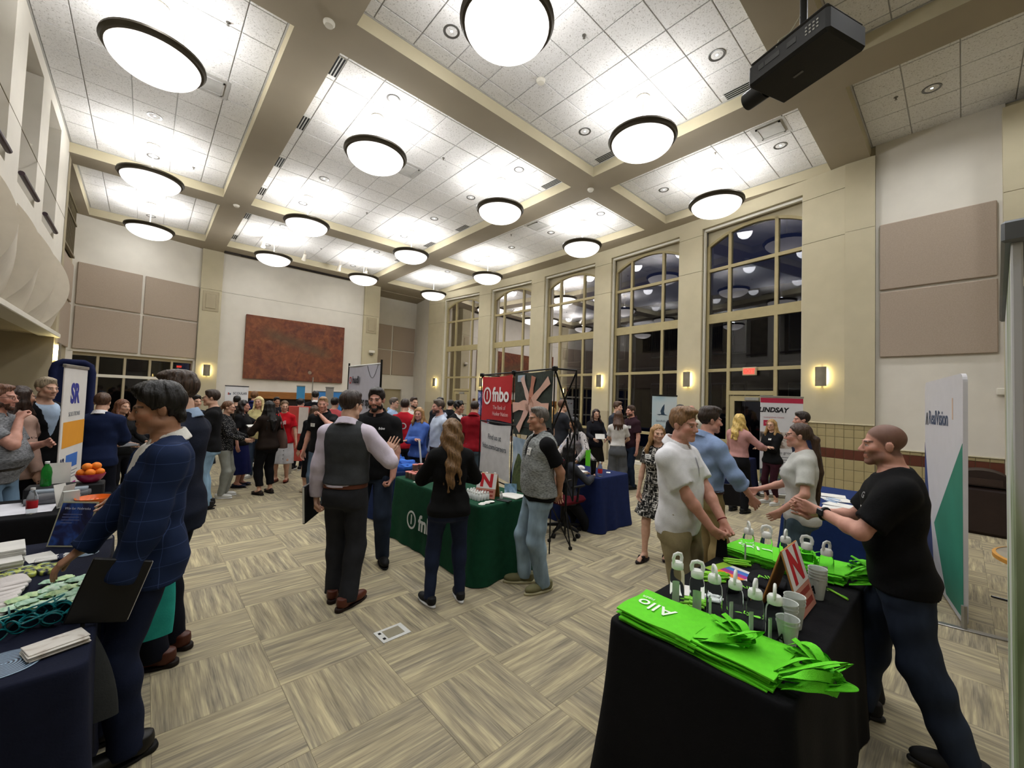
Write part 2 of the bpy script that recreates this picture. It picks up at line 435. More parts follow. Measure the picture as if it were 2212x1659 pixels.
# ---- far wall with the painting, pilasters and side bays
fw = MB().prism([(1.9, 18.25), (7.2, 18.25), (7.2, 18.9), (1.9, 18.9)], 0, 5.385)
wall_f = struct(fw.build('wall_far', paint_white))
MB().prism([(1.9, 18.25), (7.2, 18.25), (7.2, 18.9), (1.9, 18.9)], 5.395, ZS).build('upper_wall_panel', paint_white, wall_f)
MB().box((1.9, 18.27, 5.3), (7.2, 18.3, 5.45)).build('joint', joint_dark, wall_f)
for x0, x1 in ((1.3, 1.92), (7.2, 7.92)):
    for z0, z1 in ((0, 1.5), (1.515, 5.385), (5.395, ZS)):
        MB().box((x0, 18.14, z0), (x1, 18.9, z1)).build('pilaster_block', paint_cream, wall_f)
    MB().cbox((x0-.02, 18.10, 1.49), (x1+.02, 18.4, 1.53), .01).build('dado_cap', paint_cream, wall_f)
    xm = (x0+x1)/2
    fr_ = MB(); 
    for k, (hw_, zz0, zz1, yy) in enumerate(((.24, 4.60, 5.32, 18.125), (.15, 4.70, 5.22, 18.105))):
        fr_.cbox((xm-hw_, yy, zz0), (xm+hw_, 18.15, zz1), .012)
    fr_.build('plaque', paint_tan, wall_f)
bay = Vector((1.3+1.67, 18.25-17.4, 0)); La = bay.length; MBAY = T(-1.67, 17.4) @ RZ(math.atan2(bay.y, bay.x))
lb = MB().box((-.15, 0, 2.78), (La, .3, ZS), MBAY)
lb.box((-.15, 0, 0), (.06, .3, 2.8), MBAY); lb.box((La-.08, 0, 0), (La, .3, 2.8), MBAY)
wall_b = struct(lb.build('wall_far_left', paint_white))
def bayp(x): p = MBAY @ Vector((x, 0, 0)); return (p.x, p.y)
for xa, xb in ((.03, 1.5), (1.57, La-.04)):
    for z0, z1 in ((2.86, 4.11), (4.17, 5.41)): panel_on('acoustic_panel', bayp(xa), bayp(xb), z0, z1, wall_b)
wb_ = struct(MB().box((0.06, .1, 2.68), (La-.08, .2, 2.79), MBAY).build('window_6', paint_tan))
cs = [.06, .62, 1.24, 1.86, 2.44, La-.08]
for x in cs[1:-1]: MB().box((x-.03, .08, 0), (x+.03, .2, 2.7), MBAY).build('mullion', paint_tan, wb_)
for z in (2.1, .9): MB().box((.06, .07, z-.045), (La-.08, .2, z+.045), MBAY).build('transom', white_trim, wb_)
for i in range(5):
    for z0, z1 in ((2.15, 2.69), (.95, 2.05), (.05, .85)): MB().box((cs[i]+.03, .14, z0), (cs[i+1]-.03, .15, z1), MBAY).build('pane', glass, wb_)
# corridor behind the low glazing
cb = MB().box((-.3, 2.6, 0), (3.4, 2.7, 2.9), MBAY); cb.box((-.3, .3, 2.75), (3.4, 2.7, 2.8), MBAY)
struct(cb.build('wall_corridor', mat('corridor_brown', '4a3a33', .8)))
# right bay, set back, with a doorway
rbm = MB()
for x0, x1, z0, z1 in ((7.9, 9.1, 0, ZC), (9.1, 10.06, 2.12, ZC), (10.06, 10.9, 0, ZC)): rbm.box((x0, 19.85, z0), (x1, 20.1, z1))
rbm.box((7.9, 18.9, 0), (7.95, 19.9, ZC))
rbm.prism([(10.75, 19.9), (11.0, 19.9), (11.0, 17.75), (10.36, 17.75)], 0, ZC)
wall_c = struct(rbm.build('wall_far_right', paint_white))
MB().box((9.1, 19.98, 0), (10.06, 20.0, 2.12)).build('alcove_back', paint_tan, wall_c)
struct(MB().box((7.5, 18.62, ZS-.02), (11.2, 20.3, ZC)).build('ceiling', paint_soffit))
for xa, xb in ((8.0, 9.36), (9.44, 10.68)):
    for z0, z1 in ((2.86, 4.11), (4.17, 5.41)): panel_on('acoustic_panel', (xa, 19.85), (xb, 19.85), z0, z1, wall_c)
# ---- left side: balcony wall
lw = MB()
openings = [(3.34, 4.54), (5.18, 6.40), (7.03, 8.17), (8.86, 10.02), (10.68, 11.88)]
ys = [-4.2]+[v for o in openings for v in o]+[13.05]
for k in range(0, len(ys), 2): lw.box((-1.95, ys[k], 4.3), (-1.47, ys[k+1], ZC))
for y0, y1 in openings: lw.box((-1.95, y0, 6.79), (-1.47, y1, ZC)); lw.box((-1.95, y0, 4.3), (-1.47, y1, 4.62))
lw.box((-1.95, -4.2, 2.85), (-1.6, 13.05, 4.35))
wall_l = struct(lw.build('wall_left', paint_white))
MB().box((-3.4, -4.2, 4.4), (-3.3, 13.05, ZC)).build('gallery_back', mat('gallery_brown', '7d7565', .85), wall_l)
MB().box((-3.4, -4.2, 4.3), (-1.9, 13.05, 4.4)).build('gallery_floor', paint_tan, wall_l)
rail_m = mat('rail_plum', '3b2c33', .4)
for y0, y1 in openings:
    MB().tube([(-1.44, y0+.02, 4.76), (-1.44, y1-.02, 4.76)], .035, 10).build('guard_rail', rail_m, wall_l)
    MB().box((-1.86, y0, 4.62), (-1.84, y1, 6.79)).build('shade', mat('gallery_shade', '6e6756', .8), wall_l)
MB().box((-1.475, -4.2, 5.385), (-1.468, 13.05, 5.395)).build('joint', joint_dark, wall_l)
plaster = mat('balcony_plaster', 'cfc7b8', .85, var=.03)
yb = [4.4, 5.9, 7.45, 8.95, 10.4, 11.85, 13.05]
for k in range(len(yb)-1):                                            # barrel-fronted balcony, each bay swung out at its near end
    y0, y1 = yb[k], yb[k+1]
    def sc(u, v, y0=y0, y1=y1):
        z = 2.88+1.6*v; amp = .40*(1-u)+.16*u
        return (-1.6+amp*math.sin(PI*min(1, v*1.0))**.8, y0+(y1-y0)*u, z)
    b = MB().grid(sc, 6, 18); n0 = len(b.v)
    cap_ = [sc(0, j/18) for j in range(19)]
    b.add(cap_+[(-1.6, y0, 2.88+1.6*j/18) for j in range(19)], [(j, j+1, 20+j, 19+j) for j in range(18)])
    o = b.build('balcony_bay', plaster, wall_l); smooth_mesh(o.data, 40)
MB().cbox((-1.7, -4.2, 2.79), (-1.4, 13.05, 2.88), .01).build('balcony_trim', white_trim, wall_l)
struct(MB().box((-5.2, -4.2, 2.82), (-1.7, 13.2, 2.86)).build('ceiling_under_balcony', paint_tan))
ub = MB().box((-5.2, 12.85, 0), (-1.47, 13.05, 2.84)); ub.box((-5.2, -4.2, 0), (-5.0, 12.9, 2.84))
ub.box((-1.95, 13.0, 0), (-1.47, 13.35, ZS)); ub.box((-2.05, 13.3, 0), (-1.75, 17.6, ZS))
wall_ll = struct(ub.build('wall_left_low', paint_tan))
for ya, yb2 in ((13.5, 15.3), (15.36, 17.3)):
    for z0, z1 in ((2.86, 4.11), (4.17, 5.25)): panel_on('acoustic_panel', (-1.75, ya), (-1.75, yb2), z0, z1, wall_ll)
gr = thing('wall_grille', 'tall slatted grille high on the wall beside the far left acoustic panels', 'grille', (-1.74, 13.6, 5.35))
olive = mat('grille_olive', '6b6148', .6)
MB().box((-.0, 0, 0), (.02, 3.2, 1.35)).build('backing', mat('grille_dark', '2e2a20', .8), gr)
for i in range(22): MB().box((.02, .05+i*.145, .05), (.07, .09+i*.145, 1.3)).build('slat', olive, gr)
for z in (0, .9, 1.32): MB().box((.0, 0, z), (.09, 3.2, z+.05)).build('rail', olive, gr)
# back of the room behind the camera
struct(MB().box((-5.2, -4.4, 0), (10.9, -4.2, ZC)).build('wall_back', paint_cream))
for o_, nm in ((MB().box((10.33, 1.12, 0), (10.36, 1.58, .1)), 'baseboard_right'), (MB().box((1.9, 18.2, 0), (7.2, 18.26, .14)), 'baseboard_far')):
    struct(o_.build(nm, mat('rubber_base', '4a4438', .6)))
for (M, cols), (y0, y1) in zip(WM, WY):
    struct(MB().box((-1.16, -.22, 0), (1.16, -.05, .09), M).build('baseboard_window', white_trim))
# night outside: paving and the dim facade across the court
gd = struct(MB().box((11.6, -12, -.3), (40, 40, -.1)).build('ground_outside', mat('paving_night', '2b2a28', .9)))
fac = thing('courtyard_building', 'dim brick building with dark windows seen through the tall glass at night', 'building', (27, 6, 0))
brick = mat('brick_night', '4d3a33', .9, var=.2, scale=3)
MB().box((0, -16, 0), (2, 20, 9)).build('facade', brick, fac)
MB().box((-.15, -16, 4.2), (0, 20, 4.45)).build('cornice', paint_tan, fac)
wmd = mat('night_window', '0c0e14', .1, spec=.6)
for i in range(8):
    for z in (1.2, 5.2):
        y = -13+i*4.2; f_ = MB().box((-.08, y-1.0, z-.1), (0, y+1.0, z+2.1)).build('window_frame', paint_tan, fac)
        for k in (-.95, -.3, .35): MB().box((-.1, y+k, z), (-.08, y+k+.6, z+2.0)).build('pane', wmd, f_)
# ================================================================ lamps and things fixed to the room
bronze = mat('bronze_rim', '3e382c', .45, metal=.4)
canopy_m = mat('lamp_canopy_white', 'cfc8bb', .5)
def bowl_mat():
    m, nt, b = newmat('lamp_bowl_glass')
    tc = N(nt, 'ShaderNodeTexCoord'); ln = N(nt, 'ShaderNodeVectorMath', operation='LENGTH')
    mp = N(nt, 'ShaderNodeMapping'); mp.inputs['Scale'].default_value = (1, 1, 0); nt.links.new(tc.outputs['Object'], mp.inputs[0]); nt.links.new(mp.outputs[0], ln.inputs[0])
    nz = N(nt, 'ShaderNodeTexNoise', Scale=3.0); nt.links.new(tc.outputs['Object'], nz.inputs['Vector'])
    ad = N(nt, 'ShaderNodeMath', operation='MULTIPLY_ADD'); nt.links.new(nz.outputs[0], ad.inputs[0]); ad.inputs[1].default_value = .25; nt.links.new(ln.outputs[1], ad.inputs[2])
    r = ramp(nt, ad.outputs[0], [(.15, (1, 1, 1)), (.45, (.52, .52, .52)), (.66, (.34, .34, .34))])
    mu = N(nt, 'ShaderNodeMath', operation='MULTIPLY'); nt.links.new(r, mu.inputs[0]); mu.inputs[1].default_value = BOWL_E
    nt.links.new(mu.outputs[0], b.inputs['Emission Strength']); b.inputs['Emission Color'].default_value = (1, .955, .92, 1)
    b.inputs['Base Color'].default_value = (.8, .78, .75, 1); b.inputs['Roughness'].default_value = .3
    return m
bowl_m = bowl_mat()
PX, PY = [-.12, 3.0, 6.07, 9.18], [3.64, 7.37, 11.74, 15.53]
def arc_prof(R, depth, n=10, off=0):
    return [(R*math.sin(PI/2*i/n)+0, -depth*math.cos(PI/2*i/n)+off) for i in range(n+1)]
cap_mesh = MB().lathe([(0, 0), (.11, 0), (.12, -.025), (.09, -.04), (.05, -.055), (.04, -.075), (0, -.075)][::-1], 20).mesh('canopy', canopy_m, 40)
rod_mesh = MB().tube([(0, 0, -.06), (0, 0, -.66)], .014, 8).mesh('rod', canopy_m, 60)
rim_mesh = MB().lathe([(.49, .0), (.53, .012), (.56, .0), (.565, -.03), (.545, -.05), (.535, -.075), (.505, -.085), (.49, -.05), (.49, 0)], 48, cap=False).mesh('rim', bronze, 35)
bowl_mesh = MB().lathe([(r, z) for r, z in arc_prof(.505, .24, 12)], 40, cap=False).mesh('bowl', bowl_m, 80)
row_n = ['nearest row', 'second row', 'third row', 'far row']
col_n = ['by the balcony wall', 'left of the long beam', 'right of the middle', 'along the windows']
for i, x in enumerate(PX):
    for j, y in enumerate(PY):
        if (i, j) in ((0, 0),): pass
        t = thing('pendant_lamp', 'white glass bowl pendant lamp, %s, %s' % (row_n[j], col_n[i]), 'lamp', (x, y, 6.34), 0, 'bowl pendant lamps under the ceiling trays')
        link('canopy', cap_mesh, t, (0, 0, ZC-6.34-.01)); link('rod', rod_mesh, t, (0, 0, ZC-6.34)); link('rim', rim_mesh, t); link('bowl', bowl_mesh, t, (0, 0, -.07))
        L = bpy.data.lights.new('pendant_light', 'POINT'); L.energy = PEND_W; L.shadow_soft_size = .16; L.color = (.98, .99, 1)
        link('pendant_light', L, t, (0, 0, -.02))
# recessed downlights; unseen extras above the near end are added to brighten it
ring_m = mat('downlight_ring', '6d6c6a', .35, metal=.6)
lens_m = mat('downlight_lens', 'd7ecff', .2, emit=DOWN_E)
ORD = ['first', 'second', 'third', 'fourth', 'fifth', 'sixth', 'seventh', 'eighth', 'ninth', 'tenth', 'eleventh']
dring = MB().lathe([(.085, .03), (.085, 0), (.115, -.006), (.118, 0), (.118, .03)], 24, cap=False).mesh('trim_ring', ring_m, 40)
dlens = MB().lathe([(0, .0), (.05, .006), (.086, .014)][::-1], 20).mesh('lens', lens_m, 60)
dl = [(x, y) for x in PX[:3] for y in (.31, -1.5)]+[(PX[0], y) for y in (2.42, 4.88, 6.7, 10.45, 12.3, 16.67, 8.6)]+[(PX[1], y) for y in (2.42, 4.88, 6.72, 8.58, 10.45, 12.25, 14.4, 16.7)]+[(PX[2], y) for y in (2.43, 4.88, 6.75, 8.59, 10.4, 12.29, 14.4, 16.7)]+[(9.14, y) for y in (-1.5, .31, 2.41, 4.86, 6.71, 8.57, 10.4, 12.36, 14.4)]  # leading near-end pairs and the last column's rearmost are unseen, added for brightness
for x, y in dl:
    k = min(range(4), key=lambda q: abs(PX[q]-x)); near = sum(1 for a, b in dl if abs(a-x) < .1 and b < y)+1
    t = thing('downlight', 'round recessed downlight, %s of its column from the camera, %s' % (ORD[near-1], col_n[k]), 'downlight', (x, y, ZC-.008), 0, 'recessed downlights in the ceiling tiles')
    link('trim_ring', dring, t); link('lens', dlens, t)
    if True:
        L = bpy.data.lights.new('downlight_beam', 'SPOT'); L.energy = DOWN_W; L.spot_size = math.radians(165); L.spot_blend = 1.0; L.shadow_soft_size = .2; L.color = (.98, .99, 1)
        link('downlight_beam', L, t, (0, 0, -.02))
# linear slot diffusers and square return grilles
slot_m = mat('slot_black', '0b0b0b', .8); ven = mat('vent_grey', 'b9b9b6', .6)
def slot(x, y, ln, label, along_y=True, n=4):
    t = thing('slot_diffuser', label, 'vent', (x, y, ZC-.012), 0 if along_y else PI/2, 'black slot diffusers along the tray edges')
    MB().box((-.09, -ln/2, 0), (.09, ln/2, .01)).build('plate', ven, t)
    for k in range(n):
        xx = -.07+.14*k/(n-1); MB().box((xx-.013, -ln/2+.01, -.002), (xx+.013, ln/2-.01, .003)).build('slot', slot_m, t)
for k, y in enumerate((6.7, 8.58, 10.44, 12.31, 14.41, 16.7)): slot(2.0, y, .5, 'black slot diffuser, %s from the camera on the left edge of the middle trays' % ORD[k])
for k, y in enumerate((2.39, 5.02, 6.62, 10.34, 12.3, 14.5)): slot(7.03, y, .56, 'black slot diffuser, %s from the camera on the right edge of the middle trays' % ORD[k])
for x, y, w in ((8.49, 2.4, 'above the first window'), (.56, 8.64, 'in the balcony-side tray'), (4.26, 8.6, 'in the big middle tray'), (8.48, 8.54, 'above the third window')):
    t = thing('return_grille', 'square white return air grille %s' % w, 'vent', (x, y, ZC-.01))
    MB().box((-.28, -.28, 0), (.28, .28, .012)).build('plate', grid_metal, t); MB().box((-.17, -.17, -.012), (.17, .17, 0)).build('core', ven, t)
    for k in range(4):
        a = k*PI/2; MB().box((-.2, .17, -.02), (.2, .2, 0), RZ(a)).build('frame_bar', grid_metal, t)
spr = MB().lathe([(.03, 0), (.028, -.008), (.01, -.012), (.009, -.04), (.02, -.045), (0, -.05)][::-1], 12).mesh('sprinkler', mat('sprinkler_metal', '77746e', .4, metal=.6), 40)
for x, y, w in ((.62, 7.0, 'in the balcony-side tray near the big pendant'), (4.6, 7.6, 'in the middle tray beside the second lamp'), (4.4, 3.6, 'in the near middle tray'), (.6, 12.2, 'near the far end of the balcony-side tray'), (9.0, .72, 'in the dark near right tray'), (4.5, 11.5, 'far in the middle tray'), (8.4, 9.6, 'over the third window'), (8.5, 3.4, 'over the first window'), (4.5, 15.6, 'in the far middle tray')):
    tag(link('fire_sprinkler', spr, None, (x, y, ZC-.005)), 'small metal fire sprinkler %s' % w, 'sprinkler', 'fire sprinklers')
det = MB().lathe([(.075, 0), (.075, -.02), (.06, -.035), (.055, -.05), (0, -.055)][::-1], 20).mesh('smoke_detector', white_trim, 40)
for x, y, z, w in ((1.6, 5.72, ZS, 'on the beam at upper left'), (4.55, 4.6, ZC-.005, 'in the near middle tray'), (7.55, 5.85, ZS, 'at the crossing of the beams'), (1.6, 13.2, ZS, 'at the far left beam crossing')):
    tag(link('smoke_detector', det, None, (x, y, z)), 'round white smoke detector %s' % w, 'smoke detector', 'smoke detectors')
# small white track spots over the far wall
for k, (x, y) in enumerate(((2.75, 15.9), (4.15, 16.3), (5.5, 16.55), (6.55, 16.5))):
    t = thing('track_spot', 'small white spotlight aimed at the far wall, %s from the left' % ORD[k], 'spotlight', (x, y, ZC), 0, 'white spotlights before the far wall')
    MB().tube([(0, 0, 0), (0, 0, -.16)], .015, 8).build('stem', canopy_m, t)
    MB().tube([(0, -.05, -.14), (0, .06, -.26), (0, .12, -.33)], [.05, .06, .085], 12).build('head', canopy_m, t, smooth=40)
# screen slot over the far wall
t = thing('screen_slot', 'long dark projection screen slot in the ceiling before the far wall', 'screen slot', (4.5, 17.95, ZS-.002))
MB().box((-2.6, -.1, -.03), (2.6, .1, .0)).build('housing', mat('slot_brown', '2a211d', .7), t); MB().box((-2.1, -.02, -.05), (2.45, .03, -.03)).build('bar', slot_m, t)
# wall sconces
sconce_metal = mat('sconce_metal', '8b8474', .5, metal=.5)
sconce_glow = mat('sconce_glow', 'ffe9a8', .5, emit=SCONCE_E)
SCP = [Vector((-.1, .05, -.2)), Vector((.1, .08, .2))]
pl_mesh = MB().grid(lambda u, v: (-.1+.2*u, .075+.025*math.sin(PI*u), -.2+.4*v), 8, 1).grid(lambda u, v: (.1-.2*u, .07+.025*math.sin(PI*u), -.2+.4*v), 8, 1).mesh('shield', sconce_metal, 30)
lamp_mesh = MB().cbox((-.055, .01, -.16), (.055, .05, .16), .01).mesh('lamp', sconce_glow)
brk = MB().box((-.02, 0, -.01), (.02, .075, .01)).mesh('bracket', sconce_metal)
def sconce(p, ang, w):
    t = thing('wall_sconce', 'curved metal wall sconce with warm glow %s' % w, 'sconce', p, ang, 'metal wall sconces')
    link('shield', pl_mesh, t); link('lamp', lamp_mesh, t); [link('bracket', brk, t, (0, 0, z_)) for z_ in (-.18, .18)]
for y, w in ((1.95, 'on the pier right of the first window'), (4.95, 'on the pier between the first and second windows'), (7.95, 'on the pier between the second and third windows'), (10.96, 'on the pier behind the red banner'), (13.98, 'on the pier between the fourth and fifth windows'), (17.1, 'on the last pier of the window wall')):
    sl = -2*.0115*(y-9.5); sconce((arcx(y)-.005, y, 2.51), PI/2-math.atan(sl), w)
sconce((1.61, 18.135, 2.47), PI, 'on the pilaster left of the painting')
sconce((-1.465, 12.95, 2.47), -PI/2, 'below the end of the balcony')
# exit signs
red_glow = mat('exit_red', 'ff3b2e', .5, emit=.7)
def exit_sign(p, right, w, s=1.0):
    t = thing('exit_sign', w, 'exit sign', p)
    F_ = face_frame((0, 0, 0), right)
    MB().cbox((-.16*s, -.1*s, -.06), (.16*s, .1*s, 0), .01, F_).build('case', mat('exit_case', 'b9a98a', .5), t)
    MB().box((-.13*s, -.075*s, 0), (.13*s, .075*s, .004), F_).build('face_plate', mat('exit_face', 'd96a58', .5, emit=.2), t)
    text_mesh('EXIT', .13*s, red_glow, t, F_ @ T(0, 0, .006), bold=.004)
M0 = WM[0][0]; pe = M0 @ Vector((.0, -.12, 2.69)); exit_sign(pe, M0.to_3x3() @ Vector((-1, 0, 0)), 'red EXIT sign hanging over the glass door of the first window')
exit_sign(MBAY @ Vector((2.72, .3, 2.55)), bay, 'small red exit sign glowing in the corridor behind the far left glass', .55)
# speaker on the far right pilaster, thermostat
t = thing('wall_speaker', 'small white speaker on the pilaster right of the painting', 'speaker', (7.6, 18.13, 3.68))
MB().cbox((-.13, -.16, 0), (.13, -.02, .13), .03).build('case', white_trim, t); MB().cbox((-.06, -.1, -.08), (.06, 0, 0), .01).build('bracket', mat('bracket_grey', '77736a', .6), t)
t = thing('wall_sensor', 'small white occupancy sensor on the wall behind the tall white stand', 'sensor', (10.41, -.42, 2.22)); MB().cbox((-.05, -.05, -.06), (0, .05, .06), .015).build('case', white_trim, t)
# the rust-coloured painting
def painting_mat():
    m, nt, b = newmat('rust_painting')
    tc = N(nt, 'ShaderNodeTexCoord'); o = tc.outputs['Object']
    n1 = N(nt, 'ShaderNodeTexNoise', Scale=1.5, Detail=6.0, Distortion=1.2); nt.links.new(o, n1.inputs['Vector'])
    n2 = N(nt, 'ShaderNodeTexNoise', Scale=5.0, Detail=8.0, Distortion=.5); n2.inputs['Roughness'].default_value = .7; nt.links.new(o, n2.inputs['Vector'])
    c = ramp(nt, n1.outputs[0], [(.3, srgb('431a12')), (.45, srgb('6a2f1a')), (.56, srgb('7d4420')), (.7, srgb('552516'))])
    c2 = ramp(nt, n2.outputs[0], [(.3, srgb('24130e')), (.5, srgb('6a3820')), (.66, srgb('96603a'))])
    c = mixcol(nt, .45, c, c2)
    sp = N(nt, 'ShaderNodeSeparateXYZ'); nt.links.new(o, sp.inputs[0])
    # grey-green smear running down across the upper middle
    ma = N(nt, 'ShaderNodeMath', operation='MULTIPLY_ADD'); nt.links.new(sp.outputs[0], ma.inputs[0]); ma.inputs[1].default_value = .28; nt.links.new(sp.outputs[2], ma.inputs[2])
    ab = N(nt, 'ShaderNodeMath', operation='ABSOLUTE'); sh = N(nt, 'ShaderNodeMath', operation='SUBTRACT'); nt.links.new(ma.outputs[0], sh.inputs[0]); sh.inputs[1].default_value = .28; nt.links.new(sh.outputs[0], ab.inputs[0])
    mr = N(nt, 'ShaderNodeMapRange'); mr.inputs[1].default_value = .05; mr.inputs[2].default_value = .34; mr.inputs[3].default_value = 1; mr.inputs[4].default_value = 0; nt.links.new(ab.outputs[0], mr.inputs[0])
    ab2 = N(nt, 'ShaderNodeMath', operation='ABSOLUTE'); nt.links.new(sp.outputs[0], ab2.inputs[0])
    mr2 = N(nt, 'ShaderNodeMapRange'); mr2.inputs[1].default_value = .9; mr2.inputs[2].default_value = 1.5; mr2.inputs[3].default_value = 1; mr2.inputs[4].default_value = 0; nt.links.new(ab2.outputs[0], mr2.inputs[0])
    mm = N(nt, 'ShaderNodeMath', operation='MULTIPLY'); nt.links.new(mr.outputs[0], mm.inputs[0]); nt.links.new(mr2.outputs[0], mm.inputs[1])
    m3 = N(nt, 'ShaderNodeMath', operation='MULTIPLY'); nt.links.new(mm.outputs[0], m3.inputs[0]); nt.links.new(n2.outputs[0], m3.inputs[1])
    c = mixcol(nt, m3.outputs[0], c, srgb('4f4a35'))
    nt.links.new(c, b.inputs['Base Color']); b.inputs['Roughness'].default_value = .6
    bp = N(nt, 'ShaderNodeBump', Strength=.4, Distance=.01); nt.links.new(n2.outputs[0], bp.inputs['Height']); nt.links.new(bp.outputs[0], b.inputs['Normal'])
    return m
t = thing('wall_painting', 'large abstract rust and brown painting on the far white wall', 'painting', (4.55, 18.2, 3.47))
MB().cbox((-1.83, -.05, -1.22), (1.83, .04, 1.22), .01).build('canvas', painting_mat(), t)
MB().lathe([(0, .01), (.07, .0), (.075, 0)], 14, T(.5, -.055, -.85) @ RX(PI/2)).build('pale_disc', mat('painting_disc', '8c7a66', .6), t)
# mantel under it
t = thing('mantel', 'oak mantel beam over the dark fireplace recess below the painting', 'mantel', (4.55, 18.09, 0))
MB().cbox((-2.2, -.12, 1.5), (2.2, .05, 1.78), .02).build('beam', oak, t); MB().box((-1.9, -.03, 0), (1.9, .04, 1.5)).build('recess', mat('hearth_dark', '241a15', .8), t)
for s in (-1, 1): MB().cbox((s*2.05-.14, -.1, 0), (s*2.05+.14, .04, 1.5), .015).build('jamb', oak, t)
# ceiling projector
blk = mat('projector_black', '14130f', .55, var=.2); blk2 = mat('projector_grey', '2b2a27', .5)
t = thing('projector', 'large black ceiling projector with a protruding lens near the beam', 'projector', (5.02, 1.12, 5.42), math.radians(-20))
pb = t
Mx = RY(0)
MB().cbox((-.30, -.42, -.01), (.30, .42, .24), .03).build('body', blk, pb)
MB().cbox((-.285, -.40, .24), (.285, .40, .275), .02).build('lid', blk2, pb)
lensb = MB().tube([(-.0, .42, .1), (0, .52, .1), (0, .66, .1)], [.105, .105, .1], 20); lensb.build('lens_barrel', blk, pb, smooth=40)
MB().lathe([(0, .0), (.085, .0), (.085, .004)], 20, T(0, .661, .1) @ RX(-PI/2)).build('lens_glass', mat('lens_glass', '0d0f14', .08, spec=.8), pb)
for k in range(12):
    i, j = k % 4, k//4
    MB().cbox((-.306, -.33+i*.035, .08+j*.035), (-.300, -.312+i*.035, .098+j*.035), .002).build('button', mat('button_grey', '9a9890', .5), pb)
for yy, w in ((-.12, .12), (.05, .2), (.22, .08)):
    MB().cbox((-.305, yy, .1), (-.30, yy+w*.8, .16), .003).build('port', blk2, pb)
MB().cbox((-.13, -.2, .275), (.13, .2, .42), .02).build('bracket', blk, pb)
MB().tube([(0, 0, .42), (0, 0, 1.41)], .035, 12).build('drop_pole', blk, pb, smooth=40)
MB().tube([(-.29, .1, .2), (-.22, .12, .34), (-.1, .08, .44), (-.02, .03, .6)], .006, 6).build('cable', mat('cable_pale', 'b5b09a', .5), pb)
MB().cbox((-.02, .0, -.016), (.01, .1, -.009), .002).build('sticker', mat('sticker_grey', '5f5d58', .5), pb)
# floor box
t = thing('floor_box', 'pale metal floor box cover set in the carpet', 'floor outlet', (1.5, 2.93, 0), math.radians(2))
MB().cbox((-.115, -.085, 0), (.115, .085, .006), .003).build('cover', mat('floorbox_white', 'c9c9c4', .4), t)
MB().cbox((-.06, -.055, .006), (.075, .055, .008), .001).build('flap', mat('floorbox_carpet', '8c8672', .9), t)
for s in (-1, 1): MB().box((-.095, s*.04-.012, .006), (-.075, s*.04+.012, .008)).build('slot', slot_m, t)
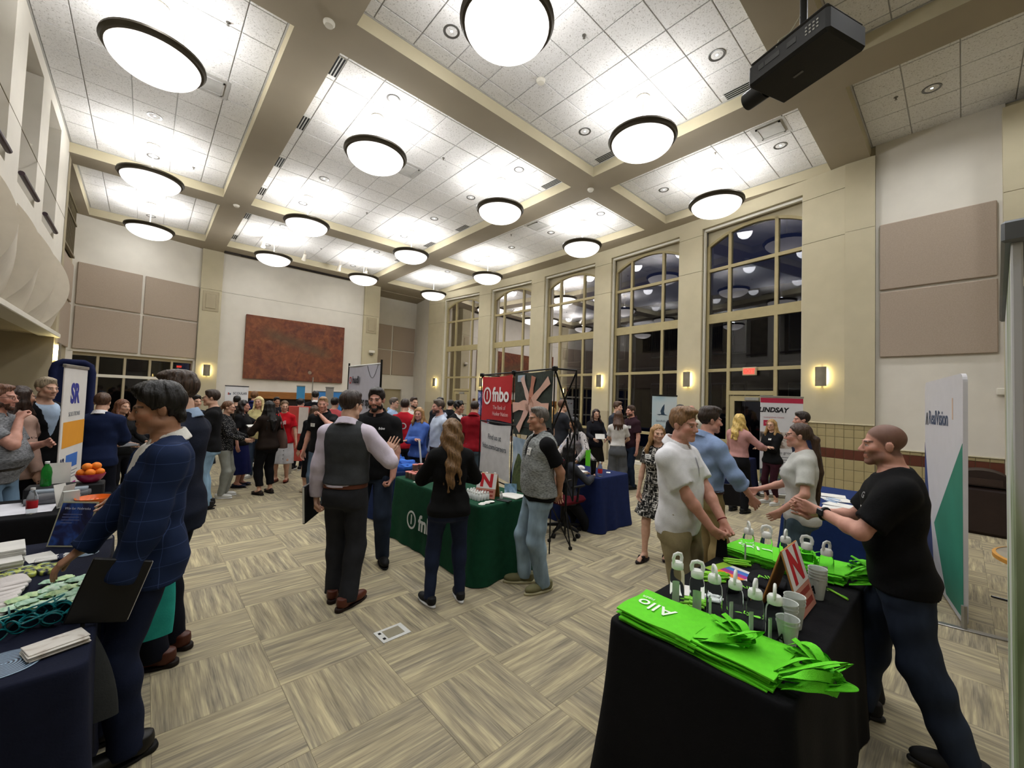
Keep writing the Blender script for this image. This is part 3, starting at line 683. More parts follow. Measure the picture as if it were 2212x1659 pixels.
# ================================================================ people: bodies and clothes grown from distance fields
F32 = np.float32
def smin(a, b, k):
    h = np.clip(.5+.5*(b-a)/k, 0, 1); return b+(a-b)*h-k*h*(1-h)
class Field:
    def __init__(s): s.p = []
    def add(s, lo, hi, fn, k=.02, op='u'): s.p.append((np.array(lo, float), np.array(hi, float), fn, k, op)); return s
    def cone(s, a, b, ra, rb, k=.02, cap=0, flat=None, op='u'):
        """tapered round limb a->b; cap: bit 1 cuts flat at a, bit 2 at b; flat=(axis, factor) squashes it"""
        a = np.array(a, float); b = np.array(b, float); d = b-a; L2 = float(d@d)+1e-9; L = L2**.5
        r = max(ra, rb)
        def fn(x, y, z):
            px, py, pz = x-F32(a[0]), y-F32(a[1]), z-F32(a[2])
            t0 = (px*F32(d[0])+py*F32(d[1])+pz*F32(d[2]))/F32(L2); t = np.clip(t0, 0, 1)
            qx, qy, qz = px-t*F32(d[0]), py-t*F32(d[1]), pz-t*F32(d[2])
            if flat is not None:
                n, f_ = flat; q = qx*F32(n[0])+qy*F32(n[1])+qz*F32(n[2]); e = q*F32(1/f_-1)
                qx, qy, qz = qx+e*F32(n[0]), qy+e*F32(n[1]), qz+e*F32(n[2])
            o = np.sqrt(qx*qx+qy*qy+qz*qz)-F32(ra)-F32(rb-ra)*t
            if cap & 1: o = np.maximum(o, -t0*F32(L))
            if cap & 2: o = np.maximum(o, (t0-1)*F32(L))
            return o
        return s.add(np.minimum(a, b)-r, np.maximum(a, b)+r, fn, k, op)
    def ell(s, c, r, R=None, k=.02, op='u'):
        c = np.array(c, float); r = np.array(r, float); R = np.eye(3) if R is None else np.array(R, float); m = r.max()
        def fn(x, y, z):
            px, py, pz = x-F32(c[0]), y-F32(c[1]), z-F32(c[2])
            q = [(px*F32(R[0, i])+py*F32(R[1, i])+pz*F32(R[2, i])) for i in range(3)]
            k0 = np.sqrt(sum((q[i]/F32(r[i]))**2 for i in range(3))); k1 = np.sqrt(sum((q[i]/F32(r[i]**2))**2 for i in range(3)))+F32(1e-6)
            return k0*(k0-1)/k1
        return s.add(c-m, c+m, fn, k, op)
    def stack(s, zs, a, b, cx, cy, off=0, n=2.4, z0=None, z1=None, cut=None, k=.02, fold=None):
        """trunk or skirt: superelliptic sections along z"""
        zs, a, b, cx, cy = [np.array(q, float) for q in (zs, a, b, cx, cy)]
        a = a+off; b = b+off; z0 = zs[0] if z0 is None else z0; z1 = zs[-1] if z1 is None else z1
        def fn(x, y, z):
            zz = np.clip(z, zs[0], zs[-1])
            A = np.interp(zz, zs, a).astype(F32); B = np.interp(zz, zs, b).astype(F32)
            X = x-np.interp(zz, zs, cx).astype(F32); Y = y-np.interp(zz, zs, cy).astype(F32)
            if fold:
                th = np.arctan2(Y, X); w = np.clip((fold[2]-z)/F32(fold[2]-z0), 0, 1)
                e = 1+F32(fold[0])*w*np.sin(th*F32(fold[1])+np.sin(th*3)*F32(.8)); A = A*e; B = B*e
            q = ((np.abs(X)/A)**F32(n)+(np.abs(Y)/B)**F32(n))**F32(1/n)
            o = (q-1)*np.minimum(A, B)*F32(.95)
            o = np.maximum(o, np.maximum(F32(z0)-z, z-F32(z1)))
            if cut: o = np.maximum(o, cut(x, y, z))
            return o
        m = max(a.max(), b.max())*1.15
        return s.add((cx.min()-m, cy.min()-m, z0), (cx.max()+m, cy.max()+m, z1), fn, k)
    def box(s):
        lo = np.min([p[0] for p in s.p if p[4] == 'u'], 0); hi = np.max([p[1] for p in s.p if p[4] == 'u'], 0); return lo, hi
    def grid(s, h, lo=None, hi=None, noise=None):
        if lo is None: lo, hi = s.box()
        lo = np.array(lo)-2.5*h; hi = np.array(hi)+2.5*h
        ax = [np.arange(lo[i], hi[i]+h, h).astype(F32) for i in range(3)]
        D = np.full([len(a) for a in ax], .1, F32)
        for plo, phi, fn, k, op in s.p:
            m = k+2.5*h if op == 'u' else k+h
            sl = []
            for i in range(3):
                i0 = max(0, int((plo[i]-m-ax[i][0])/h)); i1 = min(len(ax[i]), int((phi[i]+m-ax[i][0])/h)+2)
                sl.append(slice(i0, max(i0, i1)))
            if any(q.start >= q.stop for q in sl): continue
            x = ax[0][sl[0]][:, None, None]; y = ax[1][sl[1]][None, :, None]; z = ax[2][sl[2]][None, None, :]
            d = fn(x, y, z); sub = D[tuple(sl)]
            if op == 'u': D[tuple(sl)] = smin(sub, d, F32(k))
            elif op == 's': D[tuple(sl)] = -smin(-sub, d, F32(k))
            else: D[tuple(sl)] = np.maximum(sub, d)
        if noise is not None:
            ii = np.nonzero(np.abs(D) < .03)
            P = [ax[i][ii[i]] for i in range(3)]
            D[ii] += noise(*P).astype(F32)
        return ax, D
def snets(ax, D, h, skip=None):
    s = D < 0
    c = np.zeros([n-1 for n in D.shape], np.int8)
    for i in (0, 1):
        for j in (0, 1):
            for k in (0, 1): c += s[i:D.shape[0]-1+i, j:D.shape[1]-1+j, k:D.shape[2]-1+k]
    act = (c > 0) & (c < 8)
    I = np.nonzero(act)
    if skip is not None and len(I[0]):
        mid = [ax[q][I[q]]+h/2 for q in range(3)]; keep = np.ones(len(I[0]), bool)
        for lo, hi in skip: keep &= ~((mid[0] > lo[0]) & (mid[0] < hi[0]) & (mid[1] > lo[1]) & (mid[1] < hi[1]) & (mid[2] > lo[2]) & (mid[2] < hi[2]))
        I = tuple(q[keep] for q in I)
    n = len(I[0]); idx = np.full(act.shape, -1, np.int32); idx[I] = np.arange(n)
    cor = [(i, j, k) for i in (0, 1) for j in (0, 1) for k in (0, 1)]
    V = [D[I[0]+a, I[1]+b, I[2]+e] for a, b, e in cor]
    P = np.zeros((n, 3), F32); cnt = np.zeros(n, F32)
    for p in range(8):
        for q in range(p+1, 8):
            df = [cor[q][r]-cor[p][r] for r in range(3)]
            if sum(abs(v) for v in df) != 1: continue
            m = (V[p] < 0) != (V[q] < 0)
            t = np.where(m, V[p]/np.where(m, V[p]-V[q], 1), 0)
            for r in range(3): P[:, r] += np.where(m, cor[p][r]+t*df[r], 0)
            cnt += m
    P /= np.maximum(cnt, 1)[:, None]
    for r in range(3): P[:, r] = ax[r][I[r]]+P[:, r]*h
    Q = []
    for axn in range(3):
        u, v = (axn+1) % 3, (axn+2) % 3
        s0 = np.take(s, range(s.shape[axn]-1), axn); s1 = np.take(s, range(1, s.shape[axn]), axn)
        e = np.array(np.nonzero(s0 != s1)); inside = s0[tuple(e)]
        ok = (e[u] >= 1) & (e[v] >= 1) & (e[u] < idx.shape[u]) & (e[v] < idx.shape[v]); e = e[:, ok]; inside = inside[ok]
        def cell(du, dv):
            g = e.copy(); g[u] -= du; g[v] -= dv; return idx[tuple(g)]
        q = np.stack([cell(1, 1), cell(0, 1), cell(0, 0), cell(1, 0)], 1)
        g = (q >= 0).all(1); q = q[g]; ins = inside[g]
        q[~ins] = q[~ins][:, ::-1]; Q.append(q)
    return P, np.concatenate(Q) if Q else np.zeros((0, 4), int)
def np_mesh(name, P, Q, m=None, col=None):
    me = bpy.data.meshes.new(name)
    me.vertices.add(len(P)); me.vertices.foreach_set('co', np.asarray(P, F32).ravel())
    me.loops.add(len(Q)*4); me.loops.foreach_set('vertex_index', np.asarray(Q, np.int32).ravel())
    me.polygons.add(len(Q)); me.polygons.foreach_set('loop_start', np.arange(0, len(Q)*4, 4, dtype=np.int32))
    try: me.polygons.foreach_set('loop_total', np.full(len(Q), 4, np.int32))
    except Exception: pass
    me.polygons.foreach_set('use_smooth', np.ones(len(Q), bool))
    me.update(calc_edges=True)
    if m is not None: me.materials.append(m)
    if col is not None:
        at = me.color_attributes.new('Col', 'FLOAT_COLOR', 'POINT')
        at.data.foreach_set('color', np.concatenate([col, np.ones((len(P), 1))], 1).astype(F32).ravel())
    return me
def grow(name, field, h, m, parent, noise=None):
    ax, D = field.grid(h, noise=noise); P, Q = snets(ax, D, h)
    return link(name, np_mesh(name, P, Q, m), parent)
def folds(amp, seed=0, fz=38, fx=20):
    r = random.Random(seed); ph = [r.random()*6.28 for _ in range(8)]; sk = [r.uniform(-14, 14) for _ in range(4)]
    def fn(x, y, z):
        n = np.sin(z*fz+x*sk[0]+y*sk[1]+ph[0]+1.6*np.sin(x*9+y*7+ph[1]))*np.sin(x*fx*.5+y*fx*.6+z*6+ph[2])
        n2 = np.sin(z*fz*.45+x*sk[2]*1.5+y*sk[3]*1.5+ph[3]+1.3*np.sin(z*7+x*11+ph[4]))
        return amp*(.6*n+.5*n2)
    return fn
def skin_mat():
    m, nt, b = newmat('skin')
    at = N(nt, 'ShaderNodeVertexColor'); at.layer_name = 'Col'
    tc = N(nt, 'ShaderNodeTexCoord'); nz = N(nt, 'ShaderNodeTexNoise', Scale=35.0, Detail=3.0); nt.links.new(tc.outputs['Object'], nz.inputs['Vector'])
    v = ramp(nt, nz.outputs[0], [(.3, (.86, .84, .83)), (.7, (1, 1, 1))])
    c = mixcol(nt, 1.0, at.outputs[0], v, 'MULTIPLY')
    nt.links.new(c, b.inputs['Base Color']); b.inputs['Roughness'].default_value = .52; b.inputs['Specular IOR Level'].default_value = .35
    b.inputs['Subsurface Weight'].default_value = .0
    return m
SKIN = skin_mat()
def hair_mat(col):
    k = 'hair_'+col
    if k in MATS: return MATS[k]
    m, nt, b = newmat(k); c = srgb(col)
    tc = N(nt, 'ShaderNodeTexCoord'); mp = N(nt, 'ShaderNodeMapping'); mp.inputs['Scale'].default_value = (130, 130, 7); nt.links.new(tc.outputs['Object'], mp.inputs[0])
    nz = N(nt, 'ShaderNodeTexNoise', Scale=1.0, Detail=3.0, Distortion=.4); nt.links.new(mp.outputs[0], nz.inputs['Vector'])
    cc = ramp(nt, nz.outputs[0], [(.32, tuple(v*.45 for v in c)), (.5, c), (.7, tuple(min(1, v*1.6) for v in c))])
    nt.links.new(cc, b.inputs['Base Color']); b.inputs['Roughness'].default_value = .45; b.inputs['Specular IOR Level'].default_value = .4
    bp = N(nt, 'ShaderNodeBump', Strength=.6, Distance=.006); nt.links.new(nz.outputs[0], bp.inputs['Height']); nt.links.new(bp.outputs[0], b.inputs['Normal'])
    MATS[k] = m; return m
def cloth_mat(col, pat=None, rough=.85):
    k = 'cloth_'+col+('_'+pat if pat else '')
    if k in MATS: return MATS[k]
    if pat is None: return mat(k, col, rough, var=.10, scale=14, bump=.12, spec=.15)
    m, nt, b = newmat(k); c = srgb(col); tc = N(nt, 'ShaderNodeTexCoord'); o = tc.outputs['Object']
    b.inputs['Roughness'].default_value = rough; b.inputs['Specular IOR Level'].default_value = .15
    if pat == 'windowpane':                                          # faint lighter check
        br = N(nt, 'ShaderNodeTexBrick', Scale=1.0); br.inputs['Mortar Size'].default_value = .0012; br.inputs['Brick Width'].default_value = .11; br.inputs['Row Height'].default_value = .085
        br.offset = 0; sp = N(nt, 'ShaderNodeSeparateXYZ'); nt.links.new(o, sp.inputs[0]); cb_ = N(nt, 'ShaderNodeCombineXYZ')
        ad = N(nt, 'ShaderNodeMath', operation='ADD'); nt.links.new(sp.outputs[0], ad.inputs[0]); nt.links.new(sp.outputs[1], ad.inputs[1])
        nt.links.new(ad.outputs[0], cb_.inputs[0]); nt.links.new(sp.outputs[2], cb_.inputs[1]); nt.links.new(cb_.outputs[0], br.inputs['Vector'])
        br.inputs['Color1'].default_value = br.inputs['Color2'].default_value = (*c, 1); br.inputs['Mortar'].default_value = (*[min(1, v*2.6+.01) for v in c], 1)
        nt.links.new(br.outputs[0], b.inputs['Base Color'])
    elif pat == 'tweed':                                             # black and white boucle
        mp1 = N(nt, 'ShaderNodeMapping'); mp1.inputs['Scale'].default_value = (60, 60, 16); nt.links.new(o, mp1.inputs[0])
        mp2 = N(nt, 'ShaderNodeMapping'); mp2.inputs['Scale'].default_value = (14, 14, 70); nt.links.new(o, mp2.inputs[0])
        n1 = N(nt, 'ShaderNodeTexNoise', Scale=1.0, Detail=2.0); n2 = N(nt, 'ShaderNodeTexNoise', Scale=1.0, Detail=2.0); nt.links.new(mp1.outputs[0], n1.inputs['Vector']); nt.links.new(mp2.outputs[0], n2.inputs['Vector'])
        mx = N(nt, 'ShaderNodeMath', operation='MAXIMUM'); nt.links.new(n1.outputs[0], mx.inputs[0]); nt.links.new(n2.outputs[0], mx.inputs[1])
        nt.links.new(ramp(nt, mx.outputs[0], [(.53, srgb('121212')), (.60, srgb('8a8680')), (.68, srgb('dad6cf'))]), b.inputs['Base Color'])
    elif pat in ('heather', 'denim'):
        mp1 = N(nt, 'ShaderNodeMapping'); mp1.inputs['Scale'].default_value = (40, 40, 160) if pat == 'heather' else (7, 7, 3); nt.links.new(o, mp1.inputs[0])
        n1 = N(nt, 'ShaderNodeTexNoise', Scale=1.0, Detail=4.0); nt.links.new(mp1.outputs[0], n1.inputs['Vector'])
        lo, hi = (.5, 1.7) if pat == 'heather' else (.65, 1.45)
        nt.links.new(ramp(nt, n1.outputs[0], [(.33, tuple(v*lo for v in c)), (.68, tuple(min(1, v*hi) for v in c))]), b.inputs['Base Color'])
    elif pat in ('dots', 'brush'):
        vo = N(nt, 'ShaderNodeTexVoronoi', Scale=70.0 if pat == 'dots' else 9.0); nt.links.new(o, vo.inputs['Vector'])
        if pat == 'dots': nt.links.new(ramp(nt, vo.outputs[0], [(.18, srgb('b9b7b2')), (.3, c)]), b.inputs['Base Color'])
        else:
            mp1 = N(nt, 'ShaderNodeMapping'); mp1.inputs['Scale'].default_value = (22, 22, 4); nt.links.new(o, mp1.inputs[0])
            n1 = N(nt, 'ShaderNodeTexNoise', Scale=1.0, Detail=2.0, Distortion=1.0); nt.links.new(mp1.outputs[0], n1.inputs['Vector'])
            nt.links.new(ramp(nt, n1.outputs[0], [(.36, srgb('202228')), (.41, c), (.62, c), (.7, srgb('7f90ad'))]), b.inputs['Base Color'])
    MATS[k] = m; return m
def rot(yaw=0, pitch=0, roll=0):
    cy_, sy_, cp, sp_, cr_, sr_ = math.cos(yaw), math.sin(yaw), math.cos(pitch), math.sin(pitch), math.cos(roll), math.sin(roll)
    Rz = np.array([[cy_, -sy_, 0], [sy_, cy_, 0], [0, 0, 1]]); Rx = np.array([[1, 0, 0], [0, cp, -sp_], [0, sp_, cp]]); Ry = np.array([[cr_, 0, sr_], [0, 1, 0], [-sr_, 0, cr_]])
    return Rz @ Rx @ Ry
def ik(a, b, l1, l2, pole):
    a, b, pole = np.array(a, float), np.array(b, float), np.array(pole, float)
    d = b-a; L = np.linalg.norm(d); 
    if L > (l1+l2)*.995: b = a+d/L*(l1+l2)*.995; d = b-a; L = np.linalg.norm(d)
    n = d/L; x = (l1*l1-l2*l2+L*L)/(2*L); hgt = math.sqrt(max(0, l1*l1-x*x))
    p = pole-n*(pole@n); p /= np.linalg.norm(p)+1e-9
    return a+n*x+p*hgt, b
# foot shapes are grown once per kind
SHOES = {}
def shoe_meshes(kind):
    if kind in SHOES: return SHOES[kind]
    h = .0088; up = Field(); so = Field()
    L, W = .275, .098
    if kind in ('sneaker', 'dress', 'boot', 'flat'):
        up.ell((0, .10, .045), (.046, .10, .04 if kind != 'flat' else .03), k=.02); up.ell((0, -.02, .055), (.037, .075, .05), k=.03)
        up.cone((0, -.045, .05), (0, -.05, .115 if kind == 'boot' else (.095 if kind != 'flat' else .06)), .044, .042, k=.02, cap=2)
        if kind == 'flat': up.ell((0, .06, .075), (.034, .05, .03), k=.01, op='s')
        if kind == 'sneaker':
            for q in range(4): up.cone((-.025, .045+q*.02, .088-q*.007), (.025, .045+q*.02, .088-q*.007), .006, .006, k=.005)
        up.add((-.1, -.2, 0), (.1, .25, .03), lambda x, y, z: F32(.022)-z+0*x+0*y, .004, 'i')
        t = .026 if kind == 'sneaker' else .016
        so.add((-.06, -.12, 0), (.06, .21, t+.004), lambda x, y, z, t=t: np.maximum((np.sqrt((x/F32(.046+.0))**2+((y-F32(.05))/F32(.158))**2*(1+0*x))-1)*F32(.046), np.maximum(-z, z-F32(t))), .004)
        if kind == 'dress' or kind == 'flat': so.cone((0, -.075, 0), (0, -.075, .03), .036, .036, cap=3, k=.004)
    elif kind == 'slide':
        up.cone((-.046, .07, .03), (-.03, .075, .07), .012, .012, k=.01, flat=((0, 1, 0), 2.6)); up.cone((-.03, .075, .07), (.03, .075, .07), .012, .012, k=.01, flat=((0, 1, 0), 2.6)); up.cone((.03, .075, .07), (.046, .07, .03), .012, .012, k=.01, flat=((0, 1, 0), 2.6))
        so.add((-.06, -.13, 0), (.06, .22, .034), lambda x, y, z: np.maximum((np.sqrt((x/F32(.05))**2+((y-F32(.05))/F32(.165))**2)-1)*F32(.05), np.maximum(-z, z-F32(.03))), .004)
    else:                                                            # heel
        up.ell((0, .11, .035), (.038, .075, .03), k=.02); up.cone((0, -.05, .1), (0, .09, .035), .036, .038, k=.02); up.ell((0, .02, .12), (.032, .075, .04), k=.01, op='s')
        so.cone((0, -.06, 0), (0, -.055, .085), .014, .026, cap=1, k=.01); so.cone((0, .06, .006), (0, .16, .006), .034, .028, k=.01, flat=((0, 0, 1), .2))
    out = []
    for f_ in (up, so):
        ax, D = f_.grid(h); out.append(snets(ax, D, h))
    SHOES[kind] = out; return out
SHOE_ME = {}
def shoe_pair(kind, col, sole):
    k = (kind, col, sole)
    if k not in SHOE_ME:
        (P, Q), (P2, Q2) = shoe_meshes(kind)
        SHOE_ME[k] = (np_mesh('shoe', P, Q, mat('leather_'+col, col, .45 if kind in ('dress', 'heel', 'flat') else .7, var=.12)), np_mesh('sole', P2, Q2, mat('sole_'+sole, sole, .7)))
    return SHOE_ME[k]
EYE = {}
def eye_mesh(iris):
    if iris not in EYE:
        b = MB(); n = 14
        prof = [(0.012*math.sin(PI*i/n), -.012*math.cos(PI*i/n)) for i in range(n+1)]
        b.lathe(prof, 16, RX(-PI/2)); me = b.mesh('eye', mat('eye_white', 'd9d3cb', .25, spec=.5), 90)
        me.materials.append(mat('iris_'+iris, iris, .15, spec=.6)); me.materials.append(mat('pupil', '070606', .1))
        for p in me.polygons:
            c = p.center.normalized()
            p.material_index = 2 if c.y > .955 else (1 if c.y > .86 else 0)
        EYE[iris] = me
    return EYE[iris]
MALE = dict(z=[.76, .84, .90, .98, 1.06, 1.15, 1.25, 1.33, 1.40, 1.445, 1.48, 1.505], a=[.150, .164, .166, .160, .152, .154, .166, .174, .166, .128, .086, .062], b=[.098, .110, .116, .112, .106, .106, .114, .117, .104, .084, .068, .060])
FEM = dict(z=[.76, .84, .90, .98, 1.06, 1.15, 1.25, 1.33, 1.40, 1.445, 1.48, 1.505], a=[.150, .170, .172, .156, .128, .128, .140, .148, .140, .106, .070, .052], b=[.098, .114, .117, .105, .092, .092, .110, .110, .092, .076, .060, .052])
SKINS = dict(fair='d3a890', pink='c89482', tan='b1836a', warm='a87b60', brown='7a4f36', olive='b58a68')
def person(label, pos, face, h=1.75, fem=False, skin='fair', hair=('short', '3a2a1e'), build=1.0, belly=0.0, lod=1, arms=None, feet=None, top=None, over=None, bottom=None, shoes=('sneaker', '222222', 'd8d8d8'),
           head=(0, 0), lean=(0, 0), beard=None, stubble=None, tags=(), glasses=None, sink=0, seat=None, eyecol='4a3a2a', neckh=0, bust=None, buzz=None, look=None, hand=('relax', 'relax'), twist=0, parts=None):
    """face: heading in degrees, 0 = toward +X, 90 = toward +Y. Local frame: +Y forward, +X to the person's right."""
    t = thing('person', label, 'person', (pos[0], pos[1], -sink), math.radians(face)-PI/2)
    s = h/1.75; R = random.Random(int(pos[0]*1000)+int(pos[1]*100))
    seed = R.randrange(9999)
    vh, vc, vg = ((.0054, .012, .0052) if lod == 0 else (.0086, .0164, .0082) if lod == 1 else (.012, .021, .0105))
    pr = FEM if fem else MALE
    z = np.array(pr['z'])*s; a = np.array(pr['a'])*s*build; b = np.array(pr['b'])*s*(.5+.5*build); cy = np.zeros(len(z)); cx = np.zeros(len(z))
    if belly:
        bump = np.exp(-((z/s-1.08)/.13)**2)*belly; b = b+bump*.5; cy = cy+bump*.55; a = a+bump*.4
    lf = np.clip((z/s-.92)/.5, 0, 1.2); cx += lf*lean[0]; cy += lf*lean[1]; cy += np.interp(z/s, [.8, .9, 1.1, 1.3, 1.45], [-.012, -.015, .006, -.002, -.02])*s
    top_l = np.array([lean[0], lean[1]])
    sh_w = (.146 if fem else .170)*s*(.5+.5*build); shz = 1.385*s
    armr = (.038 if fem else .046)*s*(.45+.55*build)
    sh = {q: np.array([q*sh_w+lean[0], lean[1]-.018*s, shz]) for q in (-1, 1)}
    # arms: hand targets in local metres (x to the person's right)
    arms = arms or {}
    A = {}
    pre = dict(down=lambda q: ((q*.27*build, .05, .80), (q*.3, -1, 0)), bent=lambda q: ((q*.14, .34, 1.06), (q*.6, -.6, -.6)), clasp=lambda q: ((q*.05, .24, .92), (q*.9, -.5, -.2)), cross=lambda q: ((-q*.10, .19, 1.16+.02*q), (q*.8, .1, -.7)),
               pocket=lambda q: ((q*.21*build, .10, .86), (q*.9, -.7, 0)), behind=lambda q: ((q*.05, -.20, .92), (q*.9, -.6, 0)), hip=lambda q: ((q*.19*build, .03, 1.0), (q*1, -.5, 0)), gesture=lambda q: ((q*.20, .36, 1.22), (q*.4, -.3, -.9)), chin=lambda q: ((q*.02, .16, 1.42), (q*.6, .1, -.9)))
    for q, nm in ((-1, 'L'), (1, 'R')):
        spec = arms.get(nm, 'down'); pole = None
        if isinstance(spec, str): tg, pole = pre[spec](q); tg = np.array(tg)*s+np.array([lean[0], lean[1], 0])*(.6 if spec != 'down' else .8)
        else: tg = np.array(spec[0])*1.0; pole = spec[1] if len(spec) > 1 else (q*.6, -.7, -.4)
        el, wr = ik(sh[q], tg, .285*s, .255*s, pole); A[q] = (sh[q], el, wr)
    # legs
    feet = feet or ((-.10, 0, 6), (.10, 0, -6))
    hipz = .90*s-(0 if seat is None else 0); LG = {}
    for q, (fx, fy, fa) in zip((-1, 1), feet):
        hp = np.array([q*.088*s*build, 0, .89*s]); an = np.array([fx, fy, .085*s])
        if seat is not None: hp = np.array([q*.1*s, 0, .89*s])
        kn, an = ik(hp, an, .42*s, .40*s, (q*.12, 1, 0)); LG[q] = (hp, kn, an, fa)
    hc = np.array([lean[0]*1.12+0, lean[1]*1.18+.022*s, (1.622+neckh)*s]); HS = .965*s*(1.0 if not fem else .965)+.04*(1-s)
    RH = rot(math.radians(-head[0]), math.radians(head[1]))
    def H(p): return hc+RH @ (np.array(p)*HS)
    def Hf(fld, c, r, k=.012, op='u', R2=None): fld.ell(H(c), np.array(r)*HS, RH if R2 is None else RH @ R2, k*HS, op)
    # ---- the body: head, neck, trunk, arms, hands (and bare legs) as one surface
    bf = Field()
    Hf(bf, (0, -.014, .046), (.074, .093, .082)); Hf(bf, (0, .026, -.026), (.056, .066, .082), .03)
    if fem: Hf(bf, (0, .068, -.094), (.022, .022, .02), .028)
    else: Hf(bf, (0, .070, -.096), (.027, .024, .022), .026)
    for q in (-1, 1):
        Hf(bf, (q*.042, .012, -.066), (.026 if fem else .03, .035, .028), .03); Hf(bf, (q*.038, .064, -.018), (.024, .022, .022), .025)
        Hf(bf, (q*.026, .084, .024), (.026, .013, .009), .016)
    if lod < 2:
        for q in (-1, 1): Hf(bf, (q*.030, .104, .003), (.017, .017, .010), .012, 's')
    bf.cone(H((0, .086, .014)), H((0, .109, -.027)), .0095*HS, .0135*HS, .012*HS)
    for q in (-1, 1): Hf(bf, (q*.011, .101, -.033), (.009, .010, .007), .008)
    Hf(bf, (0, .083, -.058), (.024, .0125, .0055), .01); Hf(bf, (0, .082, -.069), (.020, .0125, .0065), .01)
    if lod < 2:
        for q in (-1, 1):
            Hf(bf, (q*.030, .079, .0035), (.0165, .012, .0105), .004)
    for q in (-1, 1):
        Hf(bf, (q*.076, -.008, -.004), (.008, .019, .030), .008, R2=rot(q*.35, 0, q*.12)); Hf(bf, (q*.079, -.016, .006), (.007, .012, .018), .006, R2=rot(q*.5, 0, 0))
    nb_ = np.array([lean[0], lean[1]-.022*s, 1.455*s])
    bf.cone(H((0, -.026, -.07)), nb_, (.047 if fem else .055)*s*(.7+.3*build), (.050 if fem else .059)*s*(.7+.3*build), .02)
    bf.stack(z, a, b, cx, cy, off=-.006, z0=1.24*s, k=.035)
    fine = []
    lo, hi = H((0, 0, 0))-.17*HS, H((0, 0, 0))+.17*HS; fine.append((lo, hi, vh))
    hands = {}
    for q, nm, hp_ in ((-1, 'L', hand[0]), (1, 'R', hand[1])):
        S_, E_, W_ = A[q]
        bf.cone(S_, E_, armr*1.08, armr*.86, .03); bf.ell(S_, (armr*1.1,)*3, k=.03)
        bf.cone(E_, W_, armr*.9, armr*.58, .02); mid = E_+(W_-E_)*.28; bf.ell(mid, (armr*.9,)*3, k=.02)
        if hp_ == 'none': continue
        d = (W_-E_)/np.linalg.norm(W_-E_)
        hd = None
        if isinstance(hp_, tuple): hp_, hd = hp_[0], hp_[1:]
        if hd: d = np.array(hd[0], float); d /= np.linalg.norm(d)
        n = np.array(hd[1] if hd and len(hd) > 1 else (-q, .25, -.1), float); n = n-d*(n@d)
        if np.linalg.norm(n) < .2: n = np.array((0, 0, -1.))-d*(-d[2])
        n /= np.linalg.norm(n)                                        # palm normal
        tv = np.cross(n, d)*q; tv /= np.linalg.norm(tv)
        if hd and len(hd) > 2: tv = tv*hd[2]
        hs = (.92 if fem else 1.0)*s
        curl = dict(relax=.42, open=.06, fist=1.25, grip=.95, flat=.02)[hp_]
        for f_, (off, ln, rr) in enumerate(((.033, .072, .0085), (.011, .080, .0088), (-.011, .074, .0083), (-.031, .058, .0074))):
            base = W_+(d*.018+tv*off*.45)*hs; kn_ = W_+(d*.088+tv*off*(1.0 if hp_ != 'open' else 1.12)+n*.004)*hs
            bf.cone(base, kn_, .0145*hs, .0115*hs, .012)
            p = kn_; ang = curl*(.9+.12*f_)*.8; ln *= hs
            sp_ = tv*off*(2.2 if hp_ == 'open' else .6)
            for sg, fr in ((0, .45), (1, .32), (2, .25)):
                dd = d*math.cos(ang)+n*math.sin(ang)+sp_; dd /= np.linalg.norm(dd); p2 = p+dd*ln*fr
                bf.cone(p, p2, rr*hs*(1-.08*sg), rr*hs*(1-.08*(sg+1)), .003); p = p2; ang += curl*.85
        th0 = W_+(d*.02+tv*.018)*hs; th1 = W_+(d*.052+tv*.046+n*.014)*hs; th2 = W_+(d*(.082 if hp_ != 'fist' else .07)+tv*(.052 if hp_ == 'open' else .04)+n*(.022+.018*min(1, curl)))*hs; th3 = th2+(d*.02+tv*(.004-.018*min(1, curl))+n*.012)*hs
        bf.cone(th0, th1, .0155*hs, .0125*hs, .012); bf.cone(th1, th2, .0115*hs, .0098*hs, .004); bf.cone(th2, th3, .0096*hs, .0082*hs, .003)
        c = W_+d*.08*hs; fine.append((c-.125*hs, c+.125*hs, vg)); hands[nm] = (W_, d, n, tv)
    bare = bottom and bottom.get('bare')
    if bare:
        for q in (-1, 1):
            hp, kn, an, fa = LG[q]
            bf.cone(hp, kn, .08*s*build, .052*s*build, .03); bf.cone(kn, an, .05*s*build, .033*s, .03); cm = kn+(an-kn)*.3+np.array([0, -.012, 0]); bf.ell(cm, (.05*s*build, .053*s*build, .1*s), k=.03)
            fd = rot(math.radians(fa)) @ np.array([0, 1, 0]); bf.cone(an-fd*.02, an+fd*.13*s-np.array([0, 0, .045*s]), .035*s, .026*s, .025, flat=((0, 0, 1), .8)); bf.ell(an-fd*.03-np.array([0, 0, .045*s]), (.03*s, .035*s, .03*s), k=.02)
            for k_ in range(5): p0 = an+fd*(.135-.008*abs(k_-1))*s+np.cross(fd, [0, 0, 1])*(k_-2)*.014*q*s; bf.cone(p0+np.array([0, 0, -.052*s]), p0+fd*.03*s+np.array([0, 0, -.058*s]), .010*s, .009*s, .004)
    elif bottom and bottom.get('cropped'):
        for q in (-1, 1):
            hp, kn, an, fa = LG[q]; fd = rot(math.radians(fa)) @ np.array([0, 1, 0]); bf.cone(kn+(an-kn)*.55, an, .042*s, .034*s, .01); bf.cone(an, an+fd*.1*s-np.array([0, 0, .045*s]), .034*s, .028*s, .02)
    VP, VQ, nv = [], [], 0
    lo, hi = bf.box()
    sk_boxes = []
    for flo, fhi, fv in fine: sk_boxes.append((flo, fhi))
